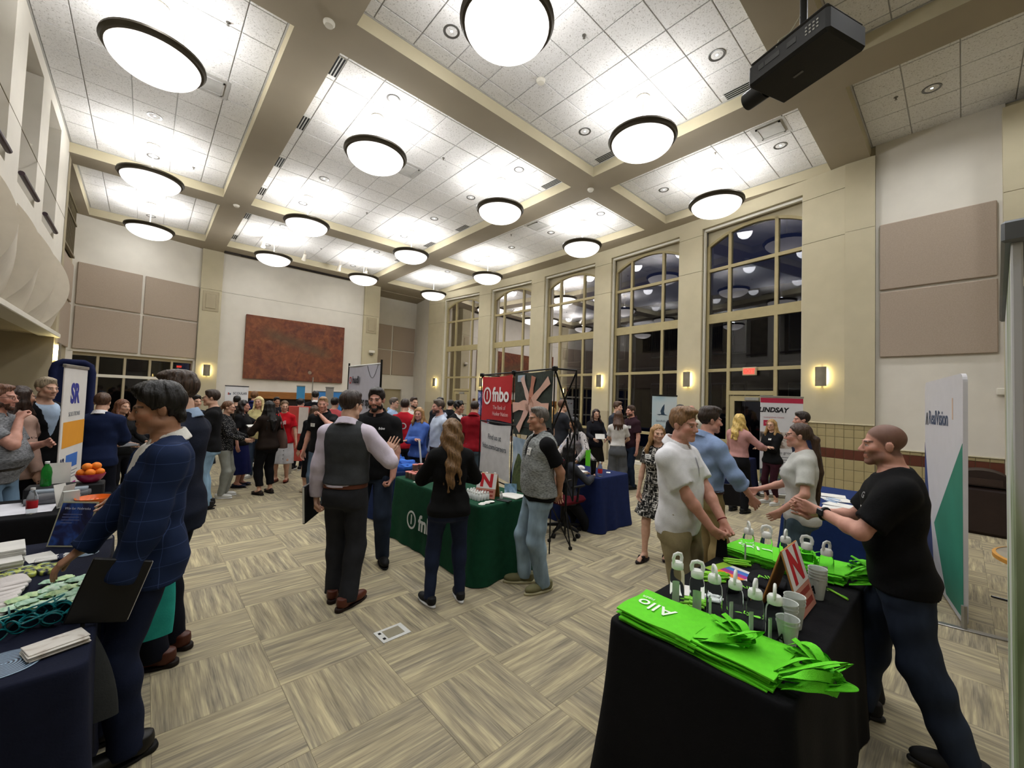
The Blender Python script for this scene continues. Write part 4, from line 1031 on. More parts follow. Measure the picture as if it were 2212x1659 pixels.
    ax, D = bf.grid(vc); P, Q = snets(ax, D, vc, skip=[(l+vc*.8, u_-vc*.8) for l, u_ in sk_boxes]); VP.append(P); VQ.append(Q); nv = len(P)
    for i, (flo, fhi, fv) in enumerate(fine):
        ax, D = bf.grid(fv, flo, fhi); P, Q = snets(ax, D, fv, skip=[(l+fv, u_-fv) for l, u_ in sk_boxes[:i]]); VP.append(P); VQ.append(Q+nv); nv += len(P)
    P = np.concatenate(VP); Q = np.concatenate(VQ)
    base = np.array(srgb(SKINS.get(skin, skin))); C = np.tile(base, (len(P), 1))
    L_ = ((P-hc) @ RH)/HS; x_, y_, z_ = L_[:, 0], L_[:, 1], L_[:, 2]; inh = (np.abs(z_) < .16) & (np.abs(x_) < .12)
    def blend(m_, c_, w): C[m_] = C[m_]*(1-w)+np.array(c_)*w
    hcol = np.array(srgb(hair[1])); face_ = inh & (y_ > .03)
    ch = face_ & (((np.abs(x_)-.045)/.025)**2+((z_+.028)/.022)**2 < 1); blend(ch, base*np.array([1.12, .86, .84]), .5)
    lips = inh & (y_ > .08) & (np.abs(x_) < .025) & (z_ > -.077) & (z_ < -.052); blend(lips, base*np.array([.88, .62, .62]), .55)
    mouth = inh & (y_ > .08) & (np.abs(x_) < .023) & (np.abs(z_+.0632) < .0022); blend(mouth, base*.35, .8)
    bz = .026-.22*(np.abs(x_)-.03)**2*12; br = inh & (y_ > .055) & (np.abs(x_) > .012) & (np.abs(x_) < .05) & (np.abs(z_-bz) < .0058); blend(br, np.minimum(hcol, base*.5)*.8, .8)
    if lod == 2:
        ey = inh & (y_ > .06) & (((np.abs(x_)-.030)/.014)**2+((z_-.003)/.0065)**2 < 1); blend(ey, base*.22, .85)
    else:
        lid = inh & (y_ > .06) & (((np.abs(x_)-.030)/.0165)**2+((z_-.0035)/.0085)**2 < 1)
        ew = inh & (y_ > .06) & (((np.abs(x_)-.030)/.0135)**2+((z_-.002)/.0052)**2 < 1); blend(lid & ~ew, base*.35, .65); blend(ew, srgb('cfc8c0'), .95)
        lx = .0045 if look == 'R' else (-.0045 if look == 'L' else 0)
        ir = ew & ((np.sign(x_)*(np.abs(x_)-.030)-lx)**2+(z_-.0025)**2 < .0072**2); blend(ir, srgb('17110e'), .97)
    if stubble:
        wt = np.clip((-.030-z_+.25*(np.abs(x_)-.03))/.012, 0, 1)*np.clip((z_+.128)/.02, 0, 1)*np.clip((y_-.002-.0*z_)/.022, 0, 1)*(inh & ~lips)*stubble; wt = wt[:, None]; C[:] = C*(1-wt)+(hcol*.8+base*.1)*wt
    if buzz:
        wt = np.clip((.020-.35*np.maximum(0, np.abs(x_)-.045)-(.8*y_-.6*z_))/.008, 0, 1)*np.clip((z_+.068)/.02, 0, 1)*(inh & (np.abs(x_) < .0735+.02*(z_ > .03)))*buzz; wt = wt[:, None]; C[:] = C*(1-wt)+np.array(srgb(hair[1]))*wt
    body = link('body', np_mesh('body', P, Q, SKIN, C), t)
    # ---- hair
    st, hcl = hair[0], hair[1]; hm = hair_mat(hcl); hl = hair[2] if len(hair) > 2 else None
    if st != 'bald':
        hf = Field(); vol = dict(crop=.004, short=.010, quiff=.012, long=.007, wavy=.009, pony=.008, bob=.012, curly=.018, wavyshort=.016, bun=.006)[st]
        Hf(hf, (0, -.018, .050), (.0745+vol, .092+vol, .084+vol*1.1), .012)
        if st in ('quiff', 'wavyshort'):
            for q, (cx_, cy_, cz_, rx, ry, rz_) in enumerate(((-.02, .052, .115, .045, .045, .026), (.022, .056, .112, .04, .04, .026), (0, .01, .13, .06, .055, .024), (0, -.04, .11, .07, .06, .035))): Hf(hf, (cx_, cy_, cz_), (rx, ry, rz_), .02)
            if st == 'wavyshort':
                Hf(hf, (0, -.082, -.04), (.058, .030, .046), .02)
                for q in (-1, 1): Hf(hf, (q*.055, .03, .085), (.026, .05, .03), .02)
        if st == 'curly':
            for q in range(16):
                an_ = q*2.4; rr = .07; Hf(hf, (rr*math.cos(an_)*.9, -.02+rr*math.sin(an_), .075+.04*math.sin(q*1.7)), (.034, .034, .032), .012)
        if st in ('short', 'crop'): Hf(hf, (0, .03, .105), (.058, .055, .028), .02)
        cutk = dict(crop=.016, long=.010, wavy=.010, bob=.012, pony=.008).get(st, .021)
        def cutf(x, y, zc, cutk=cutk, nape=(-.078 if st not in ('long', 'wavy', 'bob') else -9)):
            X, Y, Z = x-F32(hc[0]), y-F32(hc[1]), zc-F32(hc[2])
            lx_ = (X*F32(RH[0, 0])+Y*F32(RH[1, 0])+Z*F32(RH[2, 0]))/F32(HS); ly = (X*F32(RH[0, 1])+Y*F32(RH[1, 1])+Z*F32(RH[2, 1]))/F32(HS); lz = (X*F32(RH[0, 2])+Y*F32(RH[1, 2])+Z*F32(RH[2, 2]))/F32(HS)
            o = (ly*F32(.8)-lz*F32(.6)-F32(cutk)+F32(.25)*np.maximum(0, np.abs(lx_)-F32(.05)))*F32(HS)
            ear = (F32(.030)-np.sqrt((ly+F32(.004))**2+(lz+F32(.018))**2))*F32(HS)      # room round the ears
            if nape > -5: o = np.maximum(np.maximum(o, ear), (F32(nape)-lz)*F32(HS))
            return o
        hf.add(hc-.3, hc+.3, cutf, .006, 'i')
        wav = .012 if st in ('wavy', 'curly') else .004
        if st in ('long', 'wavy', 'bob', 'pony'):
            ln = hl or (.36 if st != 'bob' else .2)
            ths = [-100, -78, -55, -30, -10, 10, 30, 55, 78, 100] if st != 'pony' else []
            for th in ths:
                th_ = math.radians(th+R.uniform(-4, 4)); sx, sy = math.sin(th_), -math.cos(th_)
                p0 = H((sx*.070, sy*.082-.012, .055)); p1 = H((sx*.086, sy*.092-.018, -.06)); lx2 = ln*(R.uniform(.86, 1.06) if st != 'bob' else 1)*(1-.12*abs(th)/100)
                bk = -.155*s*(.6+.4*build) if abs(th) < 70 else .02
                p2 = np.array([hc[0]+sx*(.105 if not fem else .10)*s+R.uniform(-.015, .015), min(p1[1], lean[1]*.9+bk*math.cos(th_)) if abs(th) < 85 else p1[1]+.035*s, hc[2]-lx2*.62])
                p3 = np.array([p2[0]*1.0+R.uniform(-.02, .02), p2[1]-.012, hc[2]-lx2])
                hf.cone(p0, p1, .026*HS, .028*HS, .022); hf.cone(p1, p2, .028*HS, .027*HS, .018); hf.cone(p2, p3, .026*HS, .012, .016)
        if st == 'pony':
            ln = hl or .3; p = [H((0, -.10, .02)), H((0, -.145, -.02)), np.array([hc[0], hc[1]-.16*s, hc[2]-ln*.5]), np.array([hc[0]+.01, hc[1]-.15*s, hc[2]-ln])]
            for q in range(3): hf.cone(p[q], p[q+1], (.024, .03, .034)[q], (.03, .034, .014)[q], .02)
        if st == 'bun': hf.ell(H((0, -.11, .06)), (.035, .035, .03), k=.02)
        r1, r2 = R.random()*6, R.random()*6
        def hn(x, y, zc, amp=(.0026 if lod < 2 else .0024)):
            X, Y = x-hc[0], y-hc[1]; th_ = np.arctan2(X, -Y)
            return amp*np.sin(th_*31+np.sin(zc*30+r1)*2.2+np.sin(th_*7+zc*14)*2+r2)+(wav*.5*np.sin(zc*52+th_*5+r1) if wav > .01 else amp*.7*np.sin(th_*11+zc*22+r1))
        grow('hair', hf, .0072 if lod == 0 else (.0105 if lod == 1 else .0145), hm, t, hn)
    if beard:
        bd = Field(); Hf(bd, (0, .026, -.028), (.0590, .0695, .0855), .01); Hf(bd, (0, .071, -.098), (.030, .027, .026), .02)
        for q in (-1, 1): Hf(bd, (q*.044, .012, -.066), (.0315, .037, .030), .02)
        def bcut(x, y, zc):
            X, Y, Z = x-F32(hc[0]), y-F32(hc[1]), zc-F32(hc[2]); l = [(X*F32(RH[0, i])+Y*F32(RH[1, i])+Z*F32(RH[2, i]))/F32(HS) for i in range(3)]
            o = np.maximum(l[2]+F32(.040)-F32(.5)*np.maximum(0, np.abs(l[0])-F32(.03)), -l[1]-F32(.0)); mo = F32(.018)-np.sqrt((l[0]/F32(1.5))**2+((l[2]+F32(.063))*F32(1.6))**2)
            return np.maximum(o, np.where(l[1] > .05, mo, F32(-1)))*F32(HS)
        bd.add(hc-.25, hc+.25, bcut, .004, 'i')
        grow('beard', bd, vh*1.25, hair_mat(beard), t, lambda x, y, zc: .0018*np.sin(x*420+zc*160)*np.sin(zc*330+y*200))
    if glasses:
        gm = mat('spectacle_'+glasses, glasses, .3); gb = MB()
        for q in (-1, 1):
            gb.tube([H((q*.031+.021*math.cos(u), .107-.006*abs(math.cos(u)), .001+.016*math.sin(u))) for u in np.linspace(0, 2*PI, 13)], .0016*1.2, 5, cap=False)
            gb.tube([H((q*.052, .100, .008)), H((q*.078, .04, .008)), H((q*.080, -.02, .004))], .0018, 5)
        gb.tube([H((-.010, .111, .004)), H((.010, .111, .004))], .0018, 5)
        gb.build('spectacles', gm, t)
    # ---- clothes
    def zfront(x, zc, off):
        A_ = np.interp(zc, z, a)+off; B_ = np.interp(zc, z, b)+off
        return np.interp(zc, z, cy)+B_*np.clip(1-np.abs((x-np.interp(zc, z, cx))/A_)**2.4, 0, 1)**(1/2.4)
    def garment(name, g):
        off = g.get('off', .012); f_ = Field(); hem = g.get('hem', .86)*s; nk = g.get('neck', 1.475)*s; sl = g.get('neckslope', .40)
        vv = g.get('vee'); ccx, ccy = lean
        def cut(x, y, zc):
            o = zc-(F32(nk)-F32(sl)*(y-F32(ccy)))
            if vv: o = np.maximum(o, np.where(y > ccy-.02, (zc-F32(vv[0]*s))*F32(vv[1])-np.abs(x-F32(ccx)), F32(-1)))
            return o
        hw_ = np.clip((1.0-z/s)/.1, 0, 1)*g.get('hip', .010); a2, b2 = a+hw_, b+hw_; cy2 = cy.copy()
        if g.get('boxy'): w = np.clip((1.32-z/s)/.2, 0, 1)*g['boxy']; a2 = a2+w*(np.max(a[3:9])-a2)*.9; b2 = b2+w*.02
        if fem and g.get('bust', .018):
            w = np.exp(-((z/s-1.27)/.07)**2)*g.get('bust', .018); b2 = b2+w; cy2 = cy2+w*.9
        f_.stack(z, a2, b2, cx, cy2, off=off, z0=hem, cut=cut, k=.03)
        slv = g.get('sleeve', 'short')
        for q in (-1, 1):
            S_, E_, W_ = A[q]
            if slv == 'none':
                f_.cone((lean[0]+q*.05*s, lean[1]-.025*s, 1.455*s), S_+np.array([-q*.035*s, 0, armr*.2]), .03*s+off, armr*.8+off, .04); continue
            f_.ell(S_, (armr*1.08+off,)*3, k=.04); f_.cone((lean[0]+q*.05*s, lean[1]-.025*s, 1.455*s), S_+np.array([0, 0, armr*.25]), .03*s+off, armr*.85+off, .04)
            so_ = off+g.get('loose', .004)
            if slv == 'short':
                e = S_+(E_-S_)*g.get('sl', .72); f_.cone(S_, e, armr*1.12+so_, armr*1.02+so_+.008, .03, cap=2)
            else:
                e = E_+(W_-E_)*(.45 if slv == 'roll' else (.97 if slv == 'long' else .7))
                f_.cone(S_, E_, armr*1.1+so_, armr*.92+so_, .03); f_.cone(E_, e, armr*.95+so_, (armr*.62 if slv == 'long' else armr*.85)+so_+.003, .02, cap=2)
                if slv == 'roll': f_.cone(e-(W_-E_)*.12, e, armr*.95+so_+.004, armr*.95+so_+.006, .006, cap=3)
        if g.get('skirt'): pass
        am = g.get('fold', .006)
        o = grow(name, f_, vc*.92, g['mat'], t, folds(am, seed) if am else None)
        if g.get('collar'):
            cm_ = g.get('collarmat', g['mat']); cf_ = Field(); zc0 = nk-.012*s; ck = .86 if (over and g is top and over.get('name') == 'jacket') else 1.0; nr = ck*(.080 if not fem else .068)*s*(.7+.3*build)+.004
            c0 = np.array([lean[0], lean[1]-.022*s, 0])
            def cfn(x, y, zc):
                X, Y = x-F32(c0[0]), y-F32(c0[1]); zz = zc-(F32(zc0)-F32(.42)*Y); r_ = np.sqrt(X*X+Y*Y)
                fl_ = F32(nr)+F32(.016)-F32(.5)*zz; o = np.abs(r_-fl_)-F32(.0075)
                gap = np.where(Y > 0, F32(.012)+F32(.25)*np.maximum(0, F32(.02)-zz)-np.abs(X), F32(-1))
                return np.maximum(np.maximum(o, gap), np.maximum(-zz-F32(.018*s), zz-F32(.050*s)))
            cf_.add((c0[0]-nr-.05, c0[1]-nr-.05, zc0-.09), (c0[0]+nr+.05, c0[1]+nr+.05, zc0+.10), cfn, .004)
            grow('collar', cf_, vc*.62, cm_, t)
        if g.get('placket'):
            m_ = cloth_mat(g['placket']) if isinstance(g['placket'], str) else g['mat']
            zz = np.linspace(nk-.07*s, (nk-.2*s) if not g.get('full') else hem+.05, 9)
            bb = MB().grid(lambda u, v: (lean[0]+(-.014+.028*u), float(zfront(lean[0]+(-.014+.028*u), zz[round(v*8)], off+.009+(g.get('bust', .018) if fem else 0)*math.exp(-((zz[round(v*8)]/s-1.27)/.07)**2)*1.8)), float(zz[round(v*8)])), 2, 8)
            bb.build('placket', m_, t)
        return off
    bot = bottom or {}
    if bot.get('kind', 'trousers') == 'trousers':
        f_ = Field(); off = bot.get('off', .014); w0 = bot.get('waist', 1.0)*s
        f_.stack(z, a, b, cx, cy, off=.008, z0=.80*s, z1=w0, k=.04)
        fl = bot.get('flare', 0)
        for q in (-1, 1):
            hp, kn, an, fa = LG[q]
            f_.cone(hp+(kn-hp)*.16, kn, .079*s*(.4+.6*build)+off*.7, .054*s*build+off*1.1+fl*.4, .04)
            if bare: continue
            f_.cone(kn, an+np.array([0, 0, -.035*s])*(1 if not bot.get('cropped') else -2.2), .053*s*build+off*1.15+fl*.4, .037*s+off*1.3+fl, .03, cap=2)
            cm = kn+(an-kn)*.25+np.array([0, -.012, 0]); f_.ell(cm, (.046*s*build+off, .050*s*build+off, .1*s), k=.04)
        f_.ell((0, -.05*s, .87*s), (.125*s*build, .08*s*(.5+.5*build), .095*s), k=.04)
        grow('trousers', f_, vc, bot['mat'], t, folds(bot.get('fold', .0045), seed+3, 30, 16))
        if bot.get('belt'):
            bb = MB(); K = 40
            def bp(u, v):
                th_ = 2*PI*u; zc = w0-.045*s+.035*v; A_ = np.interp(zc, z, a)+.0145; B_ = np.interp(zc, z, b)+.0145; c_, s_ = math.cos(th_), math.sin(th_)
                return (float(np.interp(zc, z, cx)+A_*np.sign(c_)*abs(c_)**(2/2.4)), float(np.interp(zc, z, cy)+B_*np.sign(s_)*abs(s_)**(2/2.4)), float(zc))
            bb.grid(bp, K, 1, close_u=True); o = bb.build('belt', mat('belt_'+bot['belt'], bot['belt'], .5), t); smooth_mesh(o.data)
    elif bot.get('kind') == 'skirt':
        f_ = Field(); w0 = bot.get('waist', 1.02)*s; hm_ = bot.get('hem', .45)*s; fl = bot.get('flare', .06)
        zs_ = [hm_, (hm_+.84*s)/2, .84*s, .92*s, .98*s, w0]; A_ = [float(np.interp(.86*s, z, a))+fl, float(np.interp(.86*s, z, a))+fl*.6+.005, float(np.interp(.86*s, z, a))+.012, float(np.interp(.92*s, z, a))+.008, float(np.interp(.98*s, z, a))+.006, float(np.interp(w0, z, a))+.006]
        B_ = [float(np.interp(.86*s, z, b))+fl*1.0, float(np.interp(.86*s, z, b))+fl*.6+.005, float(np.interp(.86*s, z, b))+.012, float(np.interp(.92*s, z, b))+.01, float(np.interp(.98*s, z, b))+.008, float(np.interp(w0, z, b))+.008]
        f_.stack(zs_, A_, B_, [0]*6, [float(np.interp(q_, z, cy)) for q_ in zs_], n=2.1, fold=(bot.get('pleat', .05), bot.get('np', 9), .92*s), k=.01)
        grow('skirt', f_, vc*.9, bot['mat'], t, folds(.003, seed+5, 14, 30))
        if bot.get('buttons'):
            for q in range(7):
                zc = w0-.03-q*(w0-hm_)*.13; xx = -.06; yy = float(np.interp(zc, zs_, B_))+float(np.interp(zc, zs_, [float(np.interp(q_, z, cy)) for q_ in zs_]))-.008
                MB().lathe([(.009, 0), (.009, .004), (0, .005)], 10, T(xx, yy, zc) @ RX(-PI/2)).build('button', mat('button_black', '151515', .4), t)
    offs = .012
    if top: offs = garment(top.get('name', 'shirt'), top)
    if over: offs = garment(over.get('name', 'jacket'), over)
    if not bot.get('noshoes') and shoes:
        me1, me2 = shoe_pair(*shoes)
        for q in (-1, 1):
            hp, kn, an, fa = LG[q]
            lift = an[2]-.085*s
            o = link('shoe', me1, t, (an[0], an[1], lift), math.radians(fa)); o.scale = (s*(.93 if fem else 1.03),)*3
            o2 = link('sole', me2, o)
    for tg in tags:                                                   # badges and prints following the chest
        kind, px, pz = tg[0], tg[1], tg[2]*s
        if kind == 'card':
            w, hh = tg[3] if len(tg) > 3 else (.085, .055); bb = MB()
            bb.grid(lambda u, v: (px+(-.5+u)*w, float(zfront(px+(-.5+u)*w, pz+(-.5+v)*hh, offs+.008+(.03*(fem))))), 0) if False else None
            bb.grid(lambda u, v: (px+(u-.5)*w, float(zfront(px+(u-.5)*w, pz+(v-.5)*hh, offs+.009))+(.026 if fem else 0), pz+(v-.5)*hh), 4, 2)
            c_ = bb.build('name_badge', mat('badge_white', 'dcdcd8', .5), t)
            for q in range(2):
                b2 = MB().grid(lambda u, v: (px+(u-.5)*w*(.6-.15*q), float(zfront(px+(u-.5)*w*.6, pz, offs+.0105))+(.026 if fem else 0), pz+(.012-q*.02)+(v-.5)*.006), 2, 1); b2.build('printed_line', mat('badge_ink', '55565a', .6), c_)
        elif kind == 'text':
            txt, size, colr, back = tg[3], tg[4], tg[5], (tg[6] if len(tg) > 6 else False)
            cv = bpy.data.curves.new('t', 'FONT'); cv.body = txt; cv.size = size; cv.align_x = 'CENTER'; cv.align_y = 'CENTER'; cv.offset = .0012; cv.resolution_u = 3
            ob = bpy.data.objects.new('t', cv); me0 = ob.to_mesh(); vs_ = [(p.co.x, p.co.y) for p in me0.vertices]; fs_ = [tuple(p.vertices) for p in me0.polygons]; ob.to_mesh_clear(); bpy.data.objects.remove(ob); bpy.data.curves.remove(cv)
            if back: v3 = [(px+vx, float(2*np.interp(pz+vy, z, cy)-zfront(px+vx, pz+vy, offs+.008)), pz+vy) for vx, vy in vs_]
            else: v3 = [(px-vx, float(zfront(px-vx, pz+vy, offs+.008))+(tg[7] if len(tg) > 7 else 0), pz+vy) for vx, vy in vs_]
            MB().add(v3, fs_).build('shirt_print', mat('print_'+colr, colr, .6), t)
    t['_'] = 0; del t['_']
    info = dict(H=H, A=A, LG=LG, hands=hands, zfront=zfront, s=s, hc=hc, offs=offs)
    return t, info
# ================================================================ tables, banners and everything on them
def tablecloth(x0, x1, y0, y1, col, label, ztop=.752, seed=0, hem=.008, amp=.03, flare=.035, gap=None):
    """cloth over a rectangular table, hanging to the floor in soft folds; gap=(u0,u1) leaves a stretch of the drop lifted"""
    r = random.Random(seed); cx, cy = (x0+x1)/2, (y0+y1)/2; hx, hy = (x1-x0)/2, (y1-y0)/2; rc = .035
    pts = []; nrm = []; dist = []
    per = [(hx, -hy, 0), (hx, hy, PI/2), (-hx, hy, PI), (-hx, -hy, 3*PI/2)]
    for k, (px, py, a0) in enumerate(per):                            # right side, far side, left side, near side with round corners
        nx, ny = per[(k+1) % 4][0], per[(k+1) % 4][1]
        sx, sy = -math.copysign(rc, px), -math.copysign(rc, py)
        for i in range(5):
            a = a0-PI/2+PI/2*i/4; pts.append((px+sx+rc*math.cos(a), py+sy+rc*math.sin(a))); nrm.append((math.cos(a), math.sin(a))); dist.append(0)
        L = math.hypot(nx-px, ny-py); n = max(6, int(L/.045))
        for i in range(1, n):
            u = i/n; a = a0
            d = (rc+(L-2*rc)*u)
            ex, ey = (nx-px)/L, (ny-py)/L
            pts.append((px+ex*d+math.cos(a)*0, py+ey*d)); nrm.append((math.cos(a), math.sin(a))); dist.append(min(d, L-d))
    n = len(pts); ph = [r.random()*6.28 for _ in range(6)]
    rows = [(0, 0), (.006, .0), (.012, -.006), (.016, -.02)]+[(None, t_) for t_ in np.linspace(.06, 1, 11)]
    b = MB(); v = []
    H_ = ztop-hem
    for q, (o, w) in enumerate(rows):
        for i, ((px, py), (nx, ny)) in enumerate(zip(pts, nrm)):
            s_ = i*.045
            if o is not None: out = o; zz = ztop+w-(0 if q else 0)
            else:
                c_ = math.exp(-(dist[i]/.14)**2)
                f_ = math.sin(s_*17+ph[0]+1.2*math.sin(s_*5+ph[1]))*.6+math.sin(s_*9+ph[2])*.5
                out = .016+w*(flare+amp*.5*f_*min(1, w*1.4)+.045*c_*w); zz = ztop-.02-w*(H_-.02)
            v.append((px+nx*out, py+ny*out, zz))
    f = []
    for q in range(len(rows)-1):
        for i in range(n): f.append((q*n+i, q*n+(i+1) % n, (q+1)*n+(i+1) % n, (q+1)*n+i))
    if gap: f = [fc for fc in f if not (gap[0] < fc[0] % n < gap[1] and v[fc[2]][2] < gap[2])]
    f.append(tuple(range(n-1, -1, -1))[::-1]); b.add(v, [tuple(reversed(q)) if len(q) == 4 else q for q in f])
    o = b.build('tablecloth', cloth_mat(col), None, (cx, cy, 0)); smooth_mesh(o.data, 50)
    return tag(o, label, 'tablecloth')
def table(x0, x1, y0, y1, label, ztop=.745):
    t = thing('folding_table', label, 'table', ((x0+x1)/2, (y0+y1)/2, 0)); hx, hy = (x1-x0)/2, (y1-y0)/2; g = mat('table_grey', '8b8880', .5); st = mat('table_steel', '55534e', .4, metal=.7)
    MB().cbox((-hx, -hy, ztop-.03), (hx, hy, ztop), .008).build('tabletop', g, t)
    for sx in (-1, 1):
        for sy in (-1, 1): MB().tube([(sx*(hx-.1), sy*(hy-.12), 0), (sx*(hx-.1), sy*(hy-.12), ztop-.03)], .014, 8).build('leg', st, t)
    return t
alum = mat('banner_aluminium', 'a7a6a2', .35, metal=.8)
def banner(name, label, pl, pr, z0, z1, col, cat='banner', rail=True, lean=0.0, base=True, railm=None):
    """upright display panel; pl, pr: plan points of its left and right edges seen from the front"""
    d = Vector((pr[0]-pl[0], pr[1]-pl[1], 0)); W = d.length; c = ((pl[0]+pr[0])/2, (pl[1]+pr[1])/2)
    t = thing(name, label, cat, (c[0], c[1], 0)); H_ = z1-z0
    F_ = face_frame((-d.x/2, -d.y/2, z0), d) @ RX(-lean)
    m = col if not isinstance(col, str) else mat('banner_'+col, col, .6, var=.03)
    MB().cbox((0, 0, -.012), (W, H_, 0), .002, F_).build('panel', m, t)
    rm = railm or alum
    if rail: MB().cbox((-.01, H_-.01, -.02), (W+.01, H_+.025, .01), .004, F_).build('top_rail', rm, t)
    if base:
        MB().tube([F_ @ Vector((W/2, 0, -.05)), F_ @ Vector((W/2, H_, -.02))], .012, 8).build('support_pole', rm, t)
        F0 = face_frame((-d.x/2, -d.y/2, 0), d); MB().cbox((-.02, 0, -.09), (W+.02, .08, .07), .015, F0).build('base_cassette', rm, t)
    return t, F_, W, H_
def patch(t, F_, x0, y0, x1, y1, col, name='printed_block', off=.0015):
    m = mat('print_'+col, col, .6, var=.03) if isinstance(col, str) else col
    return MB().box((x0, y0, 0), (x1, y1, off), F_).build(name, m, t)
def ink(col): return mat('ink_'+col, col, .6)
def lines(t, F_, x, y, w, n, dy, col='8a8d92', h=.008):
    for k in range(n):
        ww = w*(1, .86, .94, .6)[k % 4]; MB().box((x, y-k*dy, 0), (x+ww, y-k*dy+h, .0012), F_).build('text_line', ink(col), t)
def photo_mat(name, cols, scale=3.0, dist=1.5):
    m, nt, b = newmat(name); tc = N(nt, 'ShaderNodeTexCoord'); nz = N(nt, 'ShaderNodeTexNoise', Scale=scale, Detail=3.0, Distortion=dist); nt.links.new(tc.outputs['Object'], nz.inputs['Vector'])
    k = len(cols); nt.links.new(ramp(nt, nz.outputs[0], [(.28+.44*i/(k-1), srgb(c)) for i, c in enumerate(cols)]), b.inputs['Base Color']); b.inputs['Roughness'].default_value = .5; return m
# ---- table by the right edge: lime bags, bottles, cups
tablecloth(1.77, 3.55, .42, 1.17, '0d0d10', 'long black cloth over the near right table with lime green bags', seed=1)
LIME = mat('lime_nonwoven', '63d222', .75, var=.06, scale=30, bump=.3); limed = mat('lime_pen', '8ed23a', .4)
ZT = .754
def bag_mesh(seed, W=.30, L=.36):
    r = random.Random(seed); p = [r.random()*6 for _ in range(4)]
    top = lambda u, v: ((u-.5)*W+.004*math.sin(v*9+p[0]), (v-.5)*L+.004*math.sin(u*7+p[1]), .006+.0025*math.sin(u*6+p[2])*math.sin(v*8+p[3]))
    b = MB().grid(top, 8, 10).grid(lambda u, v: (top(1-u, v)[0], top(1-u, v)[1], 0), 8, 10)
    b.grid(lambda u, v: (top(0, 1-u)[0], top(0, 1-u)[1], v*top(0, 1-u)[2]), 10, 1).grid(lambda u, v: (top(1, u)[0], top(1, u)[1], v*top(1, u)[2]), 10, 1).grid(lambda u, v: (top(u, 0)[0], top(u, 0)[1], v*top(u, 0)[2]), 8, 1).grid(lambda u, v: (top(1-u, 1)[0], top(1-u, 1)[1], v*top(1-u, 1)[2]), 8, 1)
    return b.mesh('bag_body', LIME, 60)
def handle_mesh(seed, h=.07, W=.30):
    r = random.Random(seed); n = 22; k = [r.uniform(-1, 1) for _ in range(6)]
    def p(u):
        a = PI*u; return Vector((-.09*math.cos(a)*(1+.2*k[0])+.02*k[1]*math.sin(2*a), -.20-.16*math.sin(a)*(1+.2*k[2]), .008+h*abs(math.sin(a*(1.5+.4*k[3])))*(.5+.5*abs(k[4]))+.01*math.sin(a)))
    def fn(u, v):
        c = p(u); t_ = (p(min(1, u+.02))-p(max(0, u-.02))).normalized(); tw = k[5]*2.2*math.sin(PI*u)
        s_ = t_.cross(Vector((0, math.sin(tw), math.cos(tw)))).normalized(); return tuple(c+s_*(v-.5)*.032)
    return MB().grid(fn, n, 1).grid(lambda u, v: tuple(Vector(fn(u, 1-v))-Vector((0, 0, .002))), n, 1).mesh('handle', LIME, 50)
BAGM = [bag_mesh(i) for i in range(4)]; HDM = [handle_mesh(20+i, .02+.016*i) for i in range(6)]
white_ink = ink('e9f2e4')
def bag(x, y, z, rz, k, label, grp, logo=False, handles=(0, 1)):
    t = thing('tote_bag', label, 'tote bag', (x, y, z), rz, grp)
    link('bag_body', BAGM[k % 4], t)
    for h_ in handles: link('handle', HDM[(k+h_*3) % 6], t, (0, .02 if h_ else 0, .002))
    if logo:
        M = T(.0, .05, .0105) @ RZ(PI/2)
        text_mesh('Allo', .115, white_ink, t, M, name='logo_lettering', depth=.001, bold=.001); text_mesh('FIBER', .028, white_ink, t, M @ T(.07, -.066, 0), name='logo_lettering', depth=.001)
    return t
r_ = random.Random(5)
for k in range(7):
    bag(1.935+r_.uniform(-.012, .012), .955+r_.uniform(-.015, .02), ZT+.0085*k, r_.uniform(-.05, .05), k, 'lime tote bag with white lettering, topmost of the near left pile' if k == 6 else 'lime tote bag under the printed one in the near left pile', 'lime bags in the near left pile', k == 6, (0, 1) if k > 3 else ())
for k in range(8):
    bag(1.945+r_.uniform(-.015, .015), .665+r_.uniform(-.02, .015), ZT+.0072*k, r_.uniform(-.06, .1), k+1, 'lime tote bag with crumpled handles in the pile at the near table corner', 'lime bags at the near corner', False, (0, 1) if k > 4 else (0,))
for k in range(6):
    bag(3.33+r_.uniform(-.012, .012), .97+r_.uniform(-.015, .02), ZT+.0085*k, r_.uniform(-.05, .05), k, 'lime tote bag with white lettering, topmost of the far pile' if k == 5 else 'lime tote bag in the far pile behind the bottles', 'lime bags in the far pile', k == 5, (0, 1) if k > 3 else ())
for k in range(7):
    bag(3.34+r_.uniform(-.015, .015), .68+r_.uniform(-.02, .015), ZT+.0085*k, r_.uniform(-.06, .1), k+2, 'lime tote bag with tangled handles at the far right table corner', 'lime bags at the far corner', False, (0, 1) if k > 2 else (0,))
clear = mat('clear_plastic', 'f2fbf4', .06, var=.02, trans=1.0, ior=1.08, spec=.5); capw = mat('bottle_cap_white', 'e6e8e4', .35)
frost = mat('frosted_plastic', 'd9ded9', .45, var=.02, trans=.28, ior=1.15)
bb_ = MB().lathe([(.001, .004), (.033, .0), (.036, .006), (.036, .165), (.033, .182), (.026, .196), (.026, .205)], 20, cap=False).mesh('bottle_body', clear, 50)
bc_ = MB().lathe([(.029, .196), (.030, .200), (.030, .222), (.024, .232), (.0, .234)], 20, cap=False).mesh('cap', capw, 40)
bl_ = MB().tube([(-.024, 0, .226), (-.027, 0, .25), (-.021, 0, .268), (0, 0, .274), (.021, 0, .268), (.027, 0, .25), (.024, 0, .226)], .0068, 8, flat=1.5).mesh('carry_loop', capw, 60)
